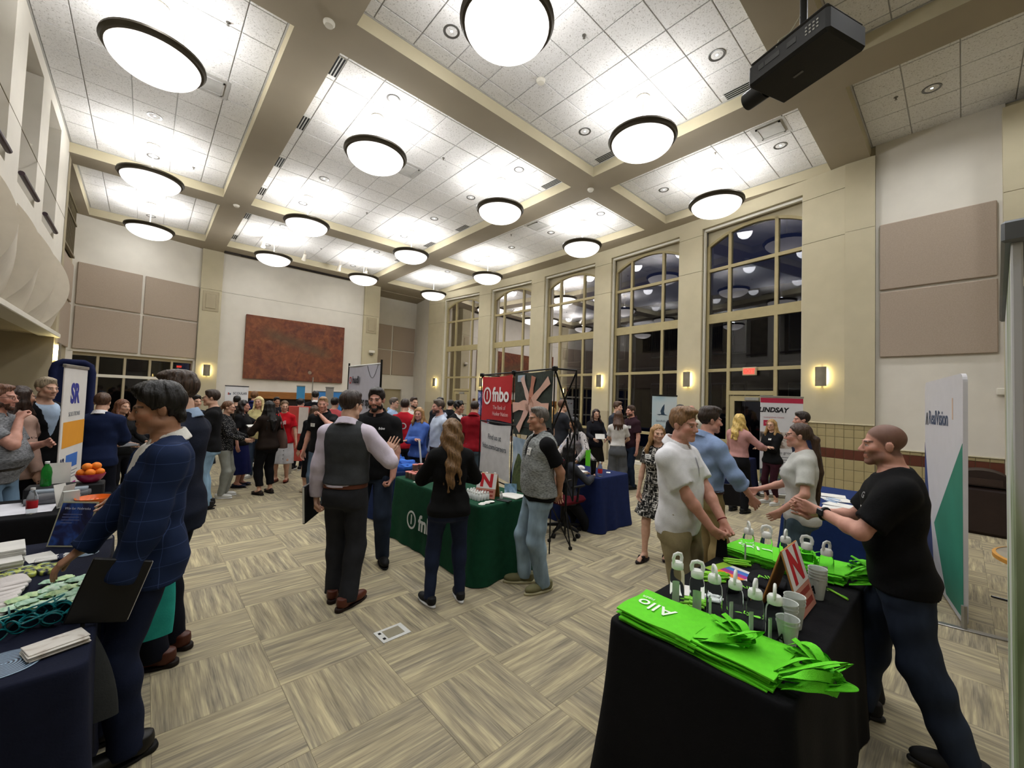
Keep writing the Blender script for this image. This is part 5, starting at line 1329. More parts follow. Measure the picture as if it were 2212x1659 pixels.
bi_ = MB().grid(lambda u, v: (.022*math.cos(.4+u*1.9), .022*math.sin(.4+u*1.9), .008+.115*v), 6, 1).mesh('paper_insert', mat('paper_insert', 'cfd6cc', .8), 60)
wb_near = ['leftmost of the near row', 'second from the left in the near row', 'third from the left in the near row', 'fourth from the left in the near row', 'fifth from the left in the near row', 'rightmost of the near row, beside the cups']
wb_far = ['leftmost of the far row', 'second from the left in the far row', 'in the middle of the far row', 'behind the red N sign in the far row', 'rightmost of the far row']
for row, pts_, wl in ((0, [(2.15, 1.02), (2.125, .905), (2.135, .825), (2.15, .735), (2.12, .64), (2.13, .565)], wb_near), (1, [(3.13, .99), (3.14, .885), (3.14, .775), (3.11, .655), (3.08, .55)], wb_far)):
    for k, (x, y) in enumerate(pts_):
        t = thing('water_bottle', 'clear plastic bottle with white loop cap, '+wl[k], 'bottle', (x, y, ZT), r_.uniform(-.9, 1.2)+(-.8 if k % 2 else .3), 'clear loop-cap bottles on the black table')
        link('bottle_body', bb_, t); link('cap', bc_, t); link('carry_loop', bl_, t)
        if row == 0 or k in (0, 4): link('paper_insert', bi_, t)
cup_ = MB().lathe([(.0, .003), (.029, .0), (.044, .115), (.0465, .116), (.0465, .121), (.043, .119), (.028, .006)], 20, cap=False).mesh('cup', frost, 40)
for k, (x, y, n) in enumerate(((2.30, .56, 3), (2.41, .555, 3), (2.17, .525, 2), (2.88, .555, 4))):
    for q in range(n):
        o = tag(link('plastic_cup', cup_, None, (x, y, ZT+.016*q)), ['frosted plastic cup stacked beside the rightmost near bottle', 'frosted plastic cup stacked against the red N sign', 'frosted plastic cup stacked behind the near bottles', 'frosted plastic cup stacked behind the red N sign'][k], 'cup', 'frosted cups stacked on the black table')
        if q == 0: text_mesh('A', .06, ink('1b1b1d'), o, face_frame((-.0385, 0, .055), (0, -1, 0), (-.13, 0, 1)) @ T(0, 0, .003), name='logo_lettering', bold=.001, shear=.3)
        o.rotation_euler = (0, 0, -.5)
wood_s = mat('sign_wood', 'a8763f', .5, var=.2, scale=10); redN = ink('b5202a'); signw = mat('sign_white', 'd9d6d2', .5)
def n_sign(x, y, z, rz, label, s=1.0):
    t = thing('tent_sign', label, 'sign', (x, y, z), rz)
    for sg in (1, -1):
        M = T(0, sg*.075*s, 0) @ RX(sg*.29)
        MB().cbox((-.115*s, -.004, 0), (.115*s, .004, .265*s), .002, M).build('board', wood_s, t)
        if sg == -1:
            Fm = M @ face_frame((0, -.0045, 0), (1, 0, 0))
            MB().box((-.112*s, .105*s, 0), (.112*s, .262*s, .001), Fm).build('white_face', signw, t); MB().box((-.112*s, .004, 0), (.112*s, .103*s, .001), Fm).build('pink_face', mat('sign_pink', 'b9806f', .5), t)
            text_mesh('N', .185*s, redN, t, Fm @ T(0, .183*s, .002), bold=.008*s, sx=1.05)
            for k in range(2):
                lines(t, Fm, -.09*s, (.066-.042*k)*s, .18*s, 1, .04, '8d3a32', .022*s)
n_sign(2.65, .64, ZT, 0, 'folded wooden tent sign with a red N on the black table', 1.25)
shirt_blk = cloth_mat('16161a')
def folded(x, y, z, w, l, h, rz, m, label, cat, name='folded_shirt', grp=None, bump=.006, seed=0):
    r = random.Random(seed); p = [r.random()*6 for _ in range(3)]
    t = thing(name, label, cat, (x, y, z), rz, grp); b = MB(); n = 10
    def fn(u, v):
        a = 2*PI*u; cx_, sx_ = math.cos(a), math.sin(a); e = 4; d = (abs(cx_)**e+abs(sx_)**e)**(-1/e)
        k = (0, .98, 1, 1, .95, 0)[round(v*5)]; zz = (0, 0, .3, .75, 1, 1)[round(v*5)]
        return (w/2*cx_*d*k, l/2*sx_*d*k, h*zz+bump*math.sin(3*a+p[0])*math.sin(v*3+p[1])*(zz > 0))
    b.grid(fn, 28, 5, close_u=True); o = b.build('folded_cloth', m, t); smooth_mesh(o.data, 60); return t
t = folded(2.86, .80, ZT, .24, .20, .03, .2, shirt_blk, 'folded black shirt with lime lettering beside the N sign', 'shirt', seed=1); text_mesh('Allo', .07, ink('7fd63a'), t, T(0, 0, .037) @ RZ(-1.2), name='logo_lettering')
t = folded(2.62, .83, ZT, .20, .18, .025, -.2, shirt_blk, 'folded black shirt in the middle of the black table', 'shirt', seed=2); text_mesh('Allo', .05, ink('7fd63a'), t, T(0, 0, .032) @ RZ(-1.0), name='logo_lettering')
t = folded(2.30, .72, ZT, .20, .22, .025, .1, shirt_blk, 'folded black shirt behind the near row of bottles', 'shirt', seed=3); text_mesh('ALLO', .05, ink('7fd63a'), t, T(0, 0, .032) @ RZ(-1.5), name='logo_lettering')
t = thing('flyer', 'glossy flyer with blue, magenta and orange bands on the black table', 'flyer', (2.86, .985, ZT), math.radians(-12))
MB().box((-.105, -.14, 0), (.105, .14, .002)).build('sheet', signw, t)
for k, c in enumerate(('3f6fc4', 'a02a86', 'e8792a')): MB().box((.04-.05*k-.025, -.09, .002), (.04-.05*k+.025, .075, .0028)).build('colour_band', mat('flyer_'+c, c, .4), t)
MB().box((-.105, .075, .002), (.105, .14, .0028)).build('colour_band', mat('flyer_green', '8fb63a', .4), t)
t = thing('paper_sheet', 'white printed sheet at the left edge of the black table', 'paper', (2.37, 1.07, ZT), .5); MB().box((-.07, -.05, 0), (.07, .05, .001)).build('sheet', signw, t)
t = thing('paper_slip', 'white slip of paper lying among the lime pens', 'paper', (2.98, .86, ZT), 1.2); MB().box((-.05, -.012, 0), (.05, .012, .001)).build('sheet', signw, t)
pen_me = MB().tube([(-.068, 0, .006), (.05, 0, .006), (.06, 0, .006), (.07, 0, .006)], [.0058, .0058, .004, .002], 8).mesh('barrel', limed, 40); clip_me = MB().cbox((-.066, -.002, .011), (-.03, .002, .014), .001).mesh('clip', LIME)
def pens(n, x, y, sp, a0, label, grp):
    for k in range(n):
        t = thing('pen', label, 'pen', (x+r_.uniform(-sp, sp), y+r_.uniform(-sp, sp)*.6, ZT+.011*(k % 3)), a0+r_.uniform(-.25, .25), grp); link('barrel', pen_me, t); link('clip', clip_me, t)
pens(12, 2.24, .96, .05, 2.3, 'lime pen in the bundle behind the near lime bags', 'lime pens behind the near bags'); pens(12, 2.66, 1.03, .06, 2.2, 'lime pen lying beside the colour-banded flyer', 'lime pens beside the flyer'); pens(10, 3.0, 1.02, .05, 2.0, 'lime pen in the bundle before the far bags', 'lime pens before the far bags')
t = thing('pen', 'single lime pen near the right corner of the black table', 'pen', (3.03, .49, ZT), .9); link('barrel', pen_me, t); link('clip', clip_me, t)
for k in range(10):
    t = thing('wrapped_mint', 'small white wrapped mint scattered behind the near bottles', 'sweet', (2.42+r_.uniform(-.06, .06), .95+r_.uniform(-.05, .05), ZT), r_.uniform(0, 3), 'white wrapped mints'); MB().lathe([(0, 0), (.011, .001), (.013, .006), (.011, .011), (0, .012)], 10).tube([(-.022, 0, .006), (-.012, 0, .006)], [.008, .003], 6).tube([(.012, 0, .006), (.022, 0, .006)], [.003, .008], 6).build('wrapper', mat('mint_white', 'd8d8dc', .3), t)
# ---- near left table
tablecloth(-.89, -.12, 2.26, 4.10, '14182a', 'dark navy cloth over the near left table', seed=2, flare=.02)
pw = mat('paper_white', 'd6d4ce', .7); pw2 = mat('paper_edge', 'b4b0a8', .8)
def stack_thing(name, label, cat, x, y, z, w, l, n, th, rz, m, grp=None, jit=.006):
    for k in range(n):
        t = thing(name, label, cat, (x+r_.uniform(-jit, jit), y+r_.uniform(-jit, jit), z+k*th), rz+r_.uniform(-.03, .03), grp)
        MB().cbox((-w/2, -l/2, 0), (w/2, l/2, th*.92), .0015).build('sheets', m, t)
stack_thing('booklet', 'white booklet in the tall stack at the far left of the navy table', 'booklet', -.56, 3.78, ZT, .15, .22, 8, .012, .15, pw, 'white booklets in a stack')
stack_thing('booklet', 'white booklet in the lower stack before the tall stack', 'booklet', -.53, 3.62, ZT, .12, .13, 5, .012, .2, pw, 'white booklets in the lower stack')
t = thing('leaflet', 'white leaflet lying flat beside the booklets', 'leaflet', (-.42, 3.78, ZT), .3); MB().box((-.06, -.09, 0), (.06, .09, .001)).build('sheet', pw, t)
sg = thing('sign_holder', 'slanted acrylic sign holder with a dark blue poster on the navy table', 'sign holder', (-.33, 3.92, ZT), math.radians(-38))
Ms = RX(-.30)
MB().cbox((-.115, -.003, 0), (.115, .003, .285), .001, Ms).build('acrylic', mat('acrylic_edge', 'b6b59a', .15, spec=.6), sg)
Fs = Ms @ face_frame((0, -.0035, 0), (1, 0, 0)); MB().box((-.105, .01, 0), (.105, .275, .001), Fs).build('poster', photo_mat('poster_navy', ('10122a', '1c2350', '2a4f9a', '151733'), 7), sg)
text_mesh('Win for Nebraska', .022, ink('b9bccb'), sg, Fs @ T(0, .24, .002), depth=.001)
lines(sg, Fs, -.08, .2, .12, 4, .018, '5d648c', .006)
MB().box((-.115, .0, 0), (.115, .12, .003)).build('foot', mat('acrylic_edge', 'b6b59a', .15), sg)
stack_thing('card_pack', 'pack of pale cards at the far end of the navy table', 'cards', -.2, 3.97, ZT, .10, .14, 3, .014, -.9, pw, 'packs of pale cards', .003)
pen2 = MB().tube([(-.07, 0, .006), (.055, 0, .006), (.07, 0, .006)], [.006, .006, .002], 8).mesh('barrel', mat('pen_white', 'd9d7d2', .35), 40); pen2b = MB().tube([(.02, 0, .006), (.045, 0, .006)], .0064, 8).mesh('grip', ink('1b2344'))
for k in range(7):
    t = thing('pen', 'white pen with navy grip lying in a row by the sign holder', 'pen', (-.36+r_.uniform(-.006, .006), 3.66+k*.013, ZT), .1+r_.uniform(-.12, .12), 'white pens in a row'); link('barrel', pen2, t); link('grip', pen2b, t)
def disc(x, y, R_, label):
    t = thing('round_coaster', label, 'coaster', (x, y, ZT)); m, nt, b = newmat('swirl_print'); tc = N(nt, 'ShaderNodeTexCoord'); wv = N(nt, 'ShaderNodeTexWave', Scale=26.0, Distortion=1.5); wv.wave_type = 'RINGS'; wv.rings_direction = 'Z'; nt.links.new(tc.outputs['Object'], wv.inputs['Vector'])
    nt.links.new(ramp(nt, wv.outputs[0], [(.45, srgb('2a3246')), (.6, srgb('8fa9c0'))]), b.inputs['Base Color']); b.inputs['Roughness'].default_value = .4
    MB().lathe([(0, .003), (R_-.002, .003), (R_, .001), (R_, 0)], 40).build('disc', m, t)
disc(-.34, 2.42, .105, 'round mouse mat with swirling blue lines at the near end of the navy table'); disc(-.22, 3.70, .06, 'round blue mat near the man in the suit')
stack_thing('brochure', 'pale brochure in the fanned stack at the near corner of the navy table', 'brochure', -.21, 2.44, ZT, .10, .17, 6, .005, -1.25, photo_mat('brochure_print', ('8c7260', 'cfc9c0', 'd8d4cc', 'a78a72'), 9), 'brochures in a fanned stack', .008)
# green mint packets
pkt = [photo_mat('mint_packet_%d' % i, c, 26, .6) for i, c in enumerate((('6fae86', 'bfe0c8', '8cc9a0'), ('8fcf9f', 'd9efdc', 'a9d9b4'), ('7fb97f', 'cfe6b0', 'a6d08a')))]
def packet_mesh(seed):
    r = random.Random(seed); p = [r.random()*6 for _ in range(4)]
    f_ = lambda u, v, s_: ((u-.5)*.072, (v-.5)*.052+.003*math.sin(u*14+p[0]), .011+s_*.010*(math.sin(PI*u)*math.sin(PI*v))**.5+.0025*math.sin(u*18+p[1])*math.sin(v*15+p[2]))
    return MB().grid(lambda u, v: f_(u, v, 1), 9, 7).grid(lambda u, v: f_(1-u, v, -1), 9, 7)
PK = [packet_mesh(i).mesh('wrapper', pkt[i % 3], 70) for i in range(6)]
for i in range(7):
    for j in range(6):
        x = -.40+i*.044+r_.uniform(-.012, .012); y = 2.88+j*.066+r_.uniform(-.015, .015)
        if x < -.33 and j > 3: continue
        t = thing('mint_packet', 'crinkled green cellophane packet in the heap on the navy table', 'packet', (x, y, ZT+.010*((i+j) % 3)), r_.uniform(-.5, .5), 'green packets heaped on the navy table'); link('wrapper', PK[(i*5+j) % 6], t)
teal = mat('teal_plastic', '1d7f86', .15, var=.1, spec=.6, trans=.25); tlens = mat('dark_lens', '0c1a22', .06, spec=.8)
def shades_mesh():
    f_ = MB(); l_ = MB()
    for s_ in (-1, 1):
        ring = [(s_*.034+.029*math.cos(a)*(1+.08*math.cos(2*a)), 0, .028+.022*math.sin(a)) for a in np.linspace(0, 2*PI, 17)]; f_.tube(ring, .0035, 6, cap=False); f_.tube([(s_*.064, 0, .038), (s_*.068, .01, .038), (s_*.066, .13, .03)], [.004, .004, .003], 6)
        l_.add([(s_*.034, .001, .028)]+ring[:-1], [(0, 1+i, 1+(i+1) % 16) for i in range(16)])
    f_.tube([(-.007, 0, .032), (.007, 0, .032)], .004, 6); return f_.mesh('frame', teal, 40), l_.mesh('lenses', tlens)
shf, shl = shades_mesh()
for k in range(14):
    t = thing('sunglasses', 'teal plastic sunglasses tossed in the pile on the navy table', 'sunglasses', (-.42+.022*k+r_.uniform(-.02, .02), 2.70+r_.uniform(-.05, .06), ZT+.012*(k % 3)), r_.uniform(-.8, .8), 'teal sunglasses in a pile'); link('frame', shf, t); link('lenses', shl, t)
sock_m = photo_mat('sock_pattern', ('10162a', '1a2340', 'c9d25a', '6f95b8'), 22, .3)
for k in range(6): folded(-.5+.07*(k % 3), 3.46+.075*(k//3), ZT, .065, .11, .02, .2+.1*k, sock_m, 'folded navy socks with lime and blue pattern behind the white cloths', 'socks', 'folded_socks', 'patterned socks in rows', .002, k)
cl_w = cloth_mat('cfc9c6')
for k in range(8): folded(-.52+.004*k, 3.02+.042*k-.05, ZT+.004*k, .20, .16, .018, .15+.03*k, cl_w, 'white folded cloth in the fanned row at the left of the navy table', 'cloth', 'folded_cloth', 'white cloths fanned in a row', .006, k+9)
folded(-.52, 2.72, ZT, .2, .16, .05, .1, cl_w, 'thick white folded cloth before the teal sunglasses', 'cloth', 'folded_cloth', None, .008, 31)
# ---- second left table, black, with white paper runner
tablecloth(-2.05, -.2, 4.95, 5.72, '121215', 'black cloth over the left table with the orange bowl', seed=3, flare=.02)
t = thing('paper_runner', 'wide white paper runner across the left black table', 'paper runner', (-1.12, 5.30, ZT)); MB().box((-.9, -.22, 0), (.6, .26, .002)).build('sheet', mat('runner_white', 'd3d3da', .7), t)
t = thing('leaflet', 'white leaflet on the right end of the left black table', 'leaflet', (-.32, 5.5, ZT), .2); MB().box((-.1, -.12, 0), (.1, .12, .0015)).build('sheet', pw, t)
petm = mat('pet_clear', 'e9eef0', .05, trans=.9, ior=1.1, spec=.5); redl = mat('label_red', 'b5242c', .45); waterc = mat('cap_white', 'dedede', .4)
pb1 = MB().lathe([(.0, .004), (.028, 0), (.032, .006), (.0325, .11), (.031, .135), (.022, .165), (.013, .18), (.013, .196)], 18, cap=False).mesh('bottle_body', petm, 50); pb2 = MB().lathe([(.0333, .045), (.0335, .046), (.0335, .105), (.0333, .106)], 18, cap=False).mesh('label_band', redl, 40); pb3 = MB().lathe([(.0145, .19), (.0145, .208), (.0, .209)], 14, cap=False).mesh('cap', waterc, 40)
def pet(x, y, z, label, grp='red-label water bottles'):
    t = thing('water_bottle', label, 'bottle', (x, y, z), 0, grp); link('bottle_body', pb1, t); link('label_band', pb2, t); link('cap', pb3, t); return t
pet(-.63, 5.07, ZT, 'water bottle with red label standing on the white paper runner')
om = mat('orange_plastic', 'd9661c', .3, spec=.5); pkm = mat('magenta_plastic', 'a1224e', .3, spec=.5); orange = mat('orange_peel', 'f08321', .5, var=.08, scale=60, bump=.3)
def bowl(x, y, z, R_, h, m, label):
    t = thing('serving_bowl', label, 'bowl', (x, y, z)); MB().lathe([(0, 0), (R_*.45, 0), (R_*.8, h*.4), (R_*.98, h*.85), (R_, h), (R_*.97, h), (R_*.76, h*.42), (R_*.4, h*.08), (0, h*.07)], 32, cap=False).build('shell', m, t, smooth=50); return t
bowl(-.28, 5.08, ZT, .12, .085, om, 'orange plastic bowl of sweets at the corner of the left black table')
sw = MB().lathe([(0, 0), (.016, .002), (.018, .009), (.014, .016), (0, .018)], 10)
for k in range(14):
    c = ('e8702a', 'd8c9b0', 'c9402a')[k % 3]; tag(MB().lathe([(0, 0), (.014, .002), (.017, .008), (.013, .014), (0, .016)], 10).build('wrapped_sweet', mat('sweet_'+c, c, .3), None, (-.28+.06*math.cos(k*2.4)*(k/14)**.5, 5.08+.06*math.sin(k*2.4)*(k/14)**.5, ZT+.048), smooth=60), 'wrapped sweet lying in the orange plastic bowl', 'sweet', 'sweets in the orange bowl')
t = thing('display_riser', 'black box riser under the bowl of oranges', 'riser', (-.50, 5.58, ZT)); MB().cbox((-.24, -.1, 0), (.26, .12, .13), .01).build('box', mat('riser_black', '17171a', .7), t)
bowl(-.34, 5.58, ZT+.131, .105, .085, pkm, 'magenta bowl heaped with oranges on the left table')
for k, (dx, dy, dz) in enumerate(((-.06, 0, .095), (.0, -.055, .098), (.06, .0, .096), (.0, .05, .098), (-.025, -.01, .15), (.035, .01, .152))):
    tag(MB().lathe([(.038*math.sin(PI*i/10), -.036*math.cos(PI*i/10)) for i in range(11)], 16).build('orange', orange, None, (-.34+dx, 5.58+dy, ZT+.131+dz), smooth=80), 'ripe orange heaped in the magenta bowl', 'orange', 'oranges in the magenta bowl')
gb_ = mat('soda_green', '2c9a3c', .15, trans=.5, spec=.6)
t = thing('soda_bottle', 'green soda bottle with white cap behind the left table papers', 'bottle', (-.62, 5.58, ZT+.131)); MB().lathe([(0, 0), (.034, .0), (.037, .02), (.034, .07), (.037, .12), (.03, .16), (.014, .19), (.014, .2)], 16).build('bottle_body', gb_, t, smooth=50); MB().lathe([(.016, .2), (.016, .22), (0, .221)], 12).build('cap', waterc, t)
gray_s = cloth_mat('6f7073')
for k in range(4):
    t = thing('rolled_shirt', 'grey rolled shirt in the pile on the left black table', 'shirt', (-.55+.02*k, 5.40+.04*(k % 2), ZT+.02+.032*(k//2)), .1*k, 'grey rolled shirts'); MB().tube([(-.17, 0, .012), (-.1, .004, .014), (.05, -.003, .015), (.17, 0, .012)], [.026, .033, .034, .028], 12).build('roll', gray_s, t, smooth=50)
t = folded(-.52, 5.47, ZT+.09, .36, .16, .03, .05, cloth_mat('8d97a0'), 'pale grey shirt laid over the rolled shirts', 'shirt', seed=4)
t = thing('flyer_stand', 'white price flyer standing before the tall narrow banner', 'flyer', (-.55, 5.66, ZT+.131), math.radians(8)); MB().box((-.075, -.002, 0), (.075, .002, .19), RX(-.15)).build('sheet', pw, t)
t = thing('acrylic_stand', 'small clear brochure stand beside the orange bowl', 'brochure stand', (-.42, 5.12, ZT), .3); MB().cbox((-.05, -.02, 0), (.05, .02, .15), .003).build('holder', frost, t)
t = thing('leaflet_stand', 'white folded leaflet standing beside the brochure stand', 'leaflet', (-.47, 5.2, ZT), .9); MB().box((-.05, -.001, 0), (.05, .001, .2), RX(-.2)).build('sheet', pw, t); MB().box((-.05, .001, 0), (.05, .003, .2), RX(.25)).build('sheet', pw, t)
# tall narrow banner with coloured tabs
t, F_, W, H_ = banner('pull_up_banner', 'tall narrow white banner with violet letters and orange block behind the left table', (-.63, 6.35), (-.52, 7.12), .05, 2.0, 'd9d6d2')
W2 = W/2
text_mesh('SR', .30, ink('2f3590'), t, F_ @ T(W2*.95, H_-.30, .002), bold=.012, sx=.9); text_mesh('SOLUTIONS', .07, ink('8f9298'), t, F_ @ T(W2, H_-.52, .002))
patch(t, F_, .06, H_-.88, W, H_-.60, 'e09a32'); lines(t, F_, .12, H_-.68, W*.6, 3, .07, 'f0c98a', .03)
for k, c in enumerate(('3f6ebc', 'b02a86', 'd9763a')):
    y = H_-1.12-k*.33; patch(t, F_, .22, y, W-.18, y+.15, c); lines(t, F_, .22, y-.05, W*.52, 3, .035, '8a8a90', .012)
text_mesh('SOLUTIONS', .15, ink('25304f'), t, F_ @ T(.11, H_-1.35, .002) @ RZ(PI/2), sx=.9, bold=.004)
# padded navy display frame behind it
t = thing('navy_display', 'tall navy padded display frame with rounded corners behind the narrow banner', 'display', (-.74, 8.2, 0), math.radians(5)); nv = cloth_mat('1a2142')
MB().tube([(-.18, 0, .02), (-.18, 0, 1.98), (-.16, 0, 2.07), (-.1, 0, 2.11), (.1, 0, 2.11), (.16, 0, 2.07), (.18, 0, 1.98), (.18, 0, .02)], .045, 10).build('frame', nv, t, smooth=50); MB().box((-.17, -.02, .02), (.17, .02, 2.1)).build('cloth', nv, t)
# ---- green table with the bank's things
go = tablecloth(2.5, 3.25, 3.17, 4.98, '12402b', 'dark green tablecloth with round bank logo', seed=4, flare=.045)
Fg = face_frame((2.41, 4.35, .36), (0, -1, 0), (.035, 0, 1)); wht = ink('cfd3cf')
lg = MB().lathe([(.082, 0), (.082, .002), (.104, .002), (.104, 0)], 36, Fg @ T(0, 0, .006), cap=False).build('logo_ring', wht, None); lg.parent = go; lg.matrix_parent_inverse = go.matrix_world.inverted() if False else Matrix.Translation((-2.875, -4.075, 0))
for o in (text_mesh('1', .15, wht, None, Fg @ T(0, 0, .007), bold=.004), text_mesh('fnbo', .24, wht, None, Fg @ T(.38, .0, .007), bold=.006)):
    o.parent = go; o.matrix_parent_inverse = Matrix.Translation((-2.875, -4.075, 0))
tinm = mat('tin_paper', '5d5148', .5, var=.3, scale=25); lidp = mat('tin_lid_pink', 'd3857a', .4)
tin_b = MB().lathe([(0, 0), (.036, 0), (.038, .07), (.0, .07)], 20).mesh('tin_body', tinm, 40); tin_l = MB().lathe([(0, .07), (.04, .07), (.04, .08), (0, .081)], 20).mesh('lid', lidp, 40)
for k, (x, y, z) in enumerate([(2.60+.085*(i % 3), 4.66+.088*(i//3), ZT) for i in range(9)]+[(2.70+.085*i, 4.84, ZT+.083) for i in range(3)]+[(2.95, 4.84, ZT+.083*i) for i in range(2)]):
    t = thing('snack_tin', 'small snack tin with pink lid in the stack on the green table', 'tin', (x, y, z), 0, 'pink-lidded tins on the green table'); link('tin_body', tin_b, t); link('lid', tin_l, t)
pet(3.12, 4.9, ZT, 'water bottle with red label behind the pink-lidded tins'); pet(3.05, 3.62, ZT, 'water bottle with red label beside the red N sign on the green table'); pet(2.99, 3.70, ZT, 'second red-label water bottle behind the N sign on the green table')
n_sign(2.80, 3.44, ZT, math.radians(-62), 'folded wooden tent sign with a red N on the green table')
sb1 = MB().lathe([(0, 0), (.016, 0), (.017, .004), (.017, .05), (.012, .058)], 14, cap=False).mesh('bottle_body', mat('lotion_white', 'dfe2e0', .35), 50); sb2 = MB().lathe([(.011, .058), (.011, .08), (0, .081)], 12, cap=False).mesh('cap', capw, 40)
for i in range(7):
    for j in range(4):
        t = thing('lotion_bottle', 'tiny white lotion bottle in the block of small bottles on the green table', 'bottle', (2.62+j*.04+r_.uniform(-.004, .004), 3.36+i*.04, ZT), 0, 'tiny white bottles in a block'); link('bottle_body', sb1, t); link('cap', sb2, t)
t = thing('lotion_bottle', 'single tiny white bottle standing right of the N sign', 'bottle', (2.86, 3.28, ZT)); link('bottle_body', sb1, t); link('cap', sb2, t)
for k in range(5): tag(MB().lathe([(0, .002), (.035, .002), (.036, 0)], 20).build('round_card', pw, None, (2.57+.03*k, 3.24+.012*(k % 2), ZT+.0025*k)), 'round white card in the spread at the corner of the green table', 'card', 'round white cards')
stack_thing('paper_pad', 'white sheet in the pad at the near right of the green table', 'paper', 3.05, 3.32, ZT, .2, .26, 4, .003, .2, pw, 'white sheets on the green table')
t = thing('phone', 'dark green phone lying on the green table edge', 'phone', (2.85, 3.22, ZT), .3); MB().cbox((-.04, -.075, 0), (.04, .075, .009), .003).build('case', mat('phone_dark', '16201c', .3), t)
t = thing('photo_card', 'small landscape photo card standing behind the pad on the green table', 'photo card', (3.12, 3.42, ZT), -.6); MB().box((-.07, -.002, 0), (.07, .002, .11), RX(-.2)).build('sheet', photo_mat('photo_sky', ('3a5a3a', '6f93b5', 'bcd0dd'), 9), t)
t = thing('paper_sheet', 'white sheet lying before the tins on the green table', 'paper', (2.58, 4.5, ZT), .3); MB().box((-.05, -.07, 0), (.05, .07, .001)).build('sheet', pw, t)
# ---- the pop-up display beside it
L0, L1, L2 = Vector((4.15, 5.35, 0)), Vector((3.9, 4.29, 0)), Vector((3.62, 3.26, 0))
pd = thing('popup_display', 'pop-up display with red lettered panel and picture of joined hands', 'display', (3.9, 4.3, 0)); off = Vector((3.9, 4.3, 0))
bmetal = mat('frame_black', '121212', .45, metal=.3)
def fabric(a, b, z0, z1, m, sag=.03):
    d = b-a; F_ = face_frame((a.x-off.x, a.y-off.y, 0), d); W = d.length
    def fn(u, v):
        e = sag*(math.sin(PI*u)*.6); ey = sag*.7*math.sin(PI*v)
        x = W*u+(1 if u < .5 else -1)*ey*abs(2*u-1); y = z0+(z1-z0)*v+(1 if v < .5 else -1)*e*abs(2*v-1)
        return tuple(F_ @ Vector((x, y, .012*math.sin(PI*u)*math.sin(PI*v))))
    o = MB().grid(fn, 14, 12).build('fabric_panel', m, pd); smooth_mesh(o.data); return F_, W
redp = mat('banner_red', 'b5282c', .65, var=.04)
n1 = (L1-L0).normalized()
F1, W1 = fabric(L0+n1*.02, L1-n1*.03, 1.47, 2.17, redp); text_mesh('fnbo', .30, ink('e8e4e2'), pd, F1 @ T(.70, 1.87, .017), bold=.009, name='logo_lettering')
MB().lathe([(.105, 0), (.105, .002), (.138, .002), (.138, 0)], 36, F1 @ T(.24, 1.86, .016), cap=False).build('logo_ring', ink('e8e4e2'), pd); text_mesh('1', .18, ink('e8e4e2'), pd, F1 @ T(.24, 1.86, .017), bold=.006, name='logo_lettering')
text_mesh('The Bank of', .085, ink('e0b9b5'), pd, F1 @ T(.66, 1.68, .016)); text_mesh('Husker Nation', .085, ink('e0b9b5'), pd, F1 @ T(.70, 1.585, .016))
F3, W3 = fabric(L0+n1*.02, L1-n1*.03, .62, 1.44, mat('banner_cream_white', 'c9c7c6', .7), .05)
text_mesh('Find us at', .115, ink('2b3540'), pd, F3 @ T(.55, 1.22, .02)); text_mesh('fnbo.com/careers', .115, ink('2b3540'), pd, F3 @ T(.54, 1.07, .02))
def hands_mat():
    return photo_mat('foliage_dark', ('121a18', '1e2a26', '2b3a33', '1a2220'), 14, 1.0)
n2 = (L2-L1).normalized()
F2, W2_ = fabric(L1+n2*.03, L2-n2*.02, 1.33, 2.19, hands_mat())
for k, (a, r0, cc) in enumerate(((122, .07, 'd2b0a4'), (76, .075, 'b97e68'), (33, .075, 'd0a896'), (-6, .10, 'd6ab9a'), (-62, .075, 'd9b5a8'), (-130, .08, 'd4ada0'), (187, .10, 'd8ae9d'))):
    a = math.radians(a); c0 = Vector((W2_*.47, 1.76, .02)); dr = Vector((math.cos(a), math.sin(a)*1.0, 0)); lim = min((W2_*.46)/max(1e-3, abs(dr.x)), (.36/max(1e-3, abs(dr.y))))
    pp = Vector((-dr.y, dr.x, 0)); prof = [(.03, r0*.3), (.10, r0*.62), (.16, r0*.7), (lim*.62, r0*.5), (lim, r0*.75)]
    pl_ = [c0+dr*s_+pp*w_ for s_, w_ in prof]+[c0+dr*s_-pp*w_ for s_, w_ in reversed(prof)]
    b = MB().prism([(q_.x, q_.y) for q_ in pl_], .016, .019+.0008*k, F2)
    b.build('printed_arm', mat('print_skin_'+cc, cc, .6), pd)
    for q in range(4):
        s_ = Vector((-dr.y, dr.x, 0))*(q-1.5)*.016; MB().tube([F2 @ (c0+dr*.1+s_+Vector((0, 0, .004))), F2 @ (c0+dr*.01+s_*.7+Vector((0, 0, .006)))], [.007, .005], 6).build('printed_finger', mat('print_skin_'+cc, cc, .6), pd)
MB().box((W2_*.12, 2.06, .012), (W2_*.32, 2.15, .016), F2).build('printed_cuff', mat('print_cuff', '9fb0c0', .6), pd)
F4, W4 = fabric(L1+n2*.03, L2-n2*.02, .55, 1.30, photo_mat('sky_building', ('5d6f80', '8fa3b6', 'b9c6d2', '7c8894'), 2.2, .8))
MB().box((W4*.5, .6, .014), (W4*.86, 1.16, .02), F4).build('printed_tower', photo_mat('tower_grey', ('55585c', '7d8084', '62656a'), 6), pd); MB().prism([(W4*.06, .6), (W4*.46, .6), (W4*.44, .75), (W4*.36, .92), (W4*.24, 1.08), (W4*.2, 1.08), (W4*.1, .9), (W4*.05, .74)], .014, .018, F4).build('printed_tree', photo_mat('tree_print', ('26331f', '4a5a35', '6d7245'), 12), pd)
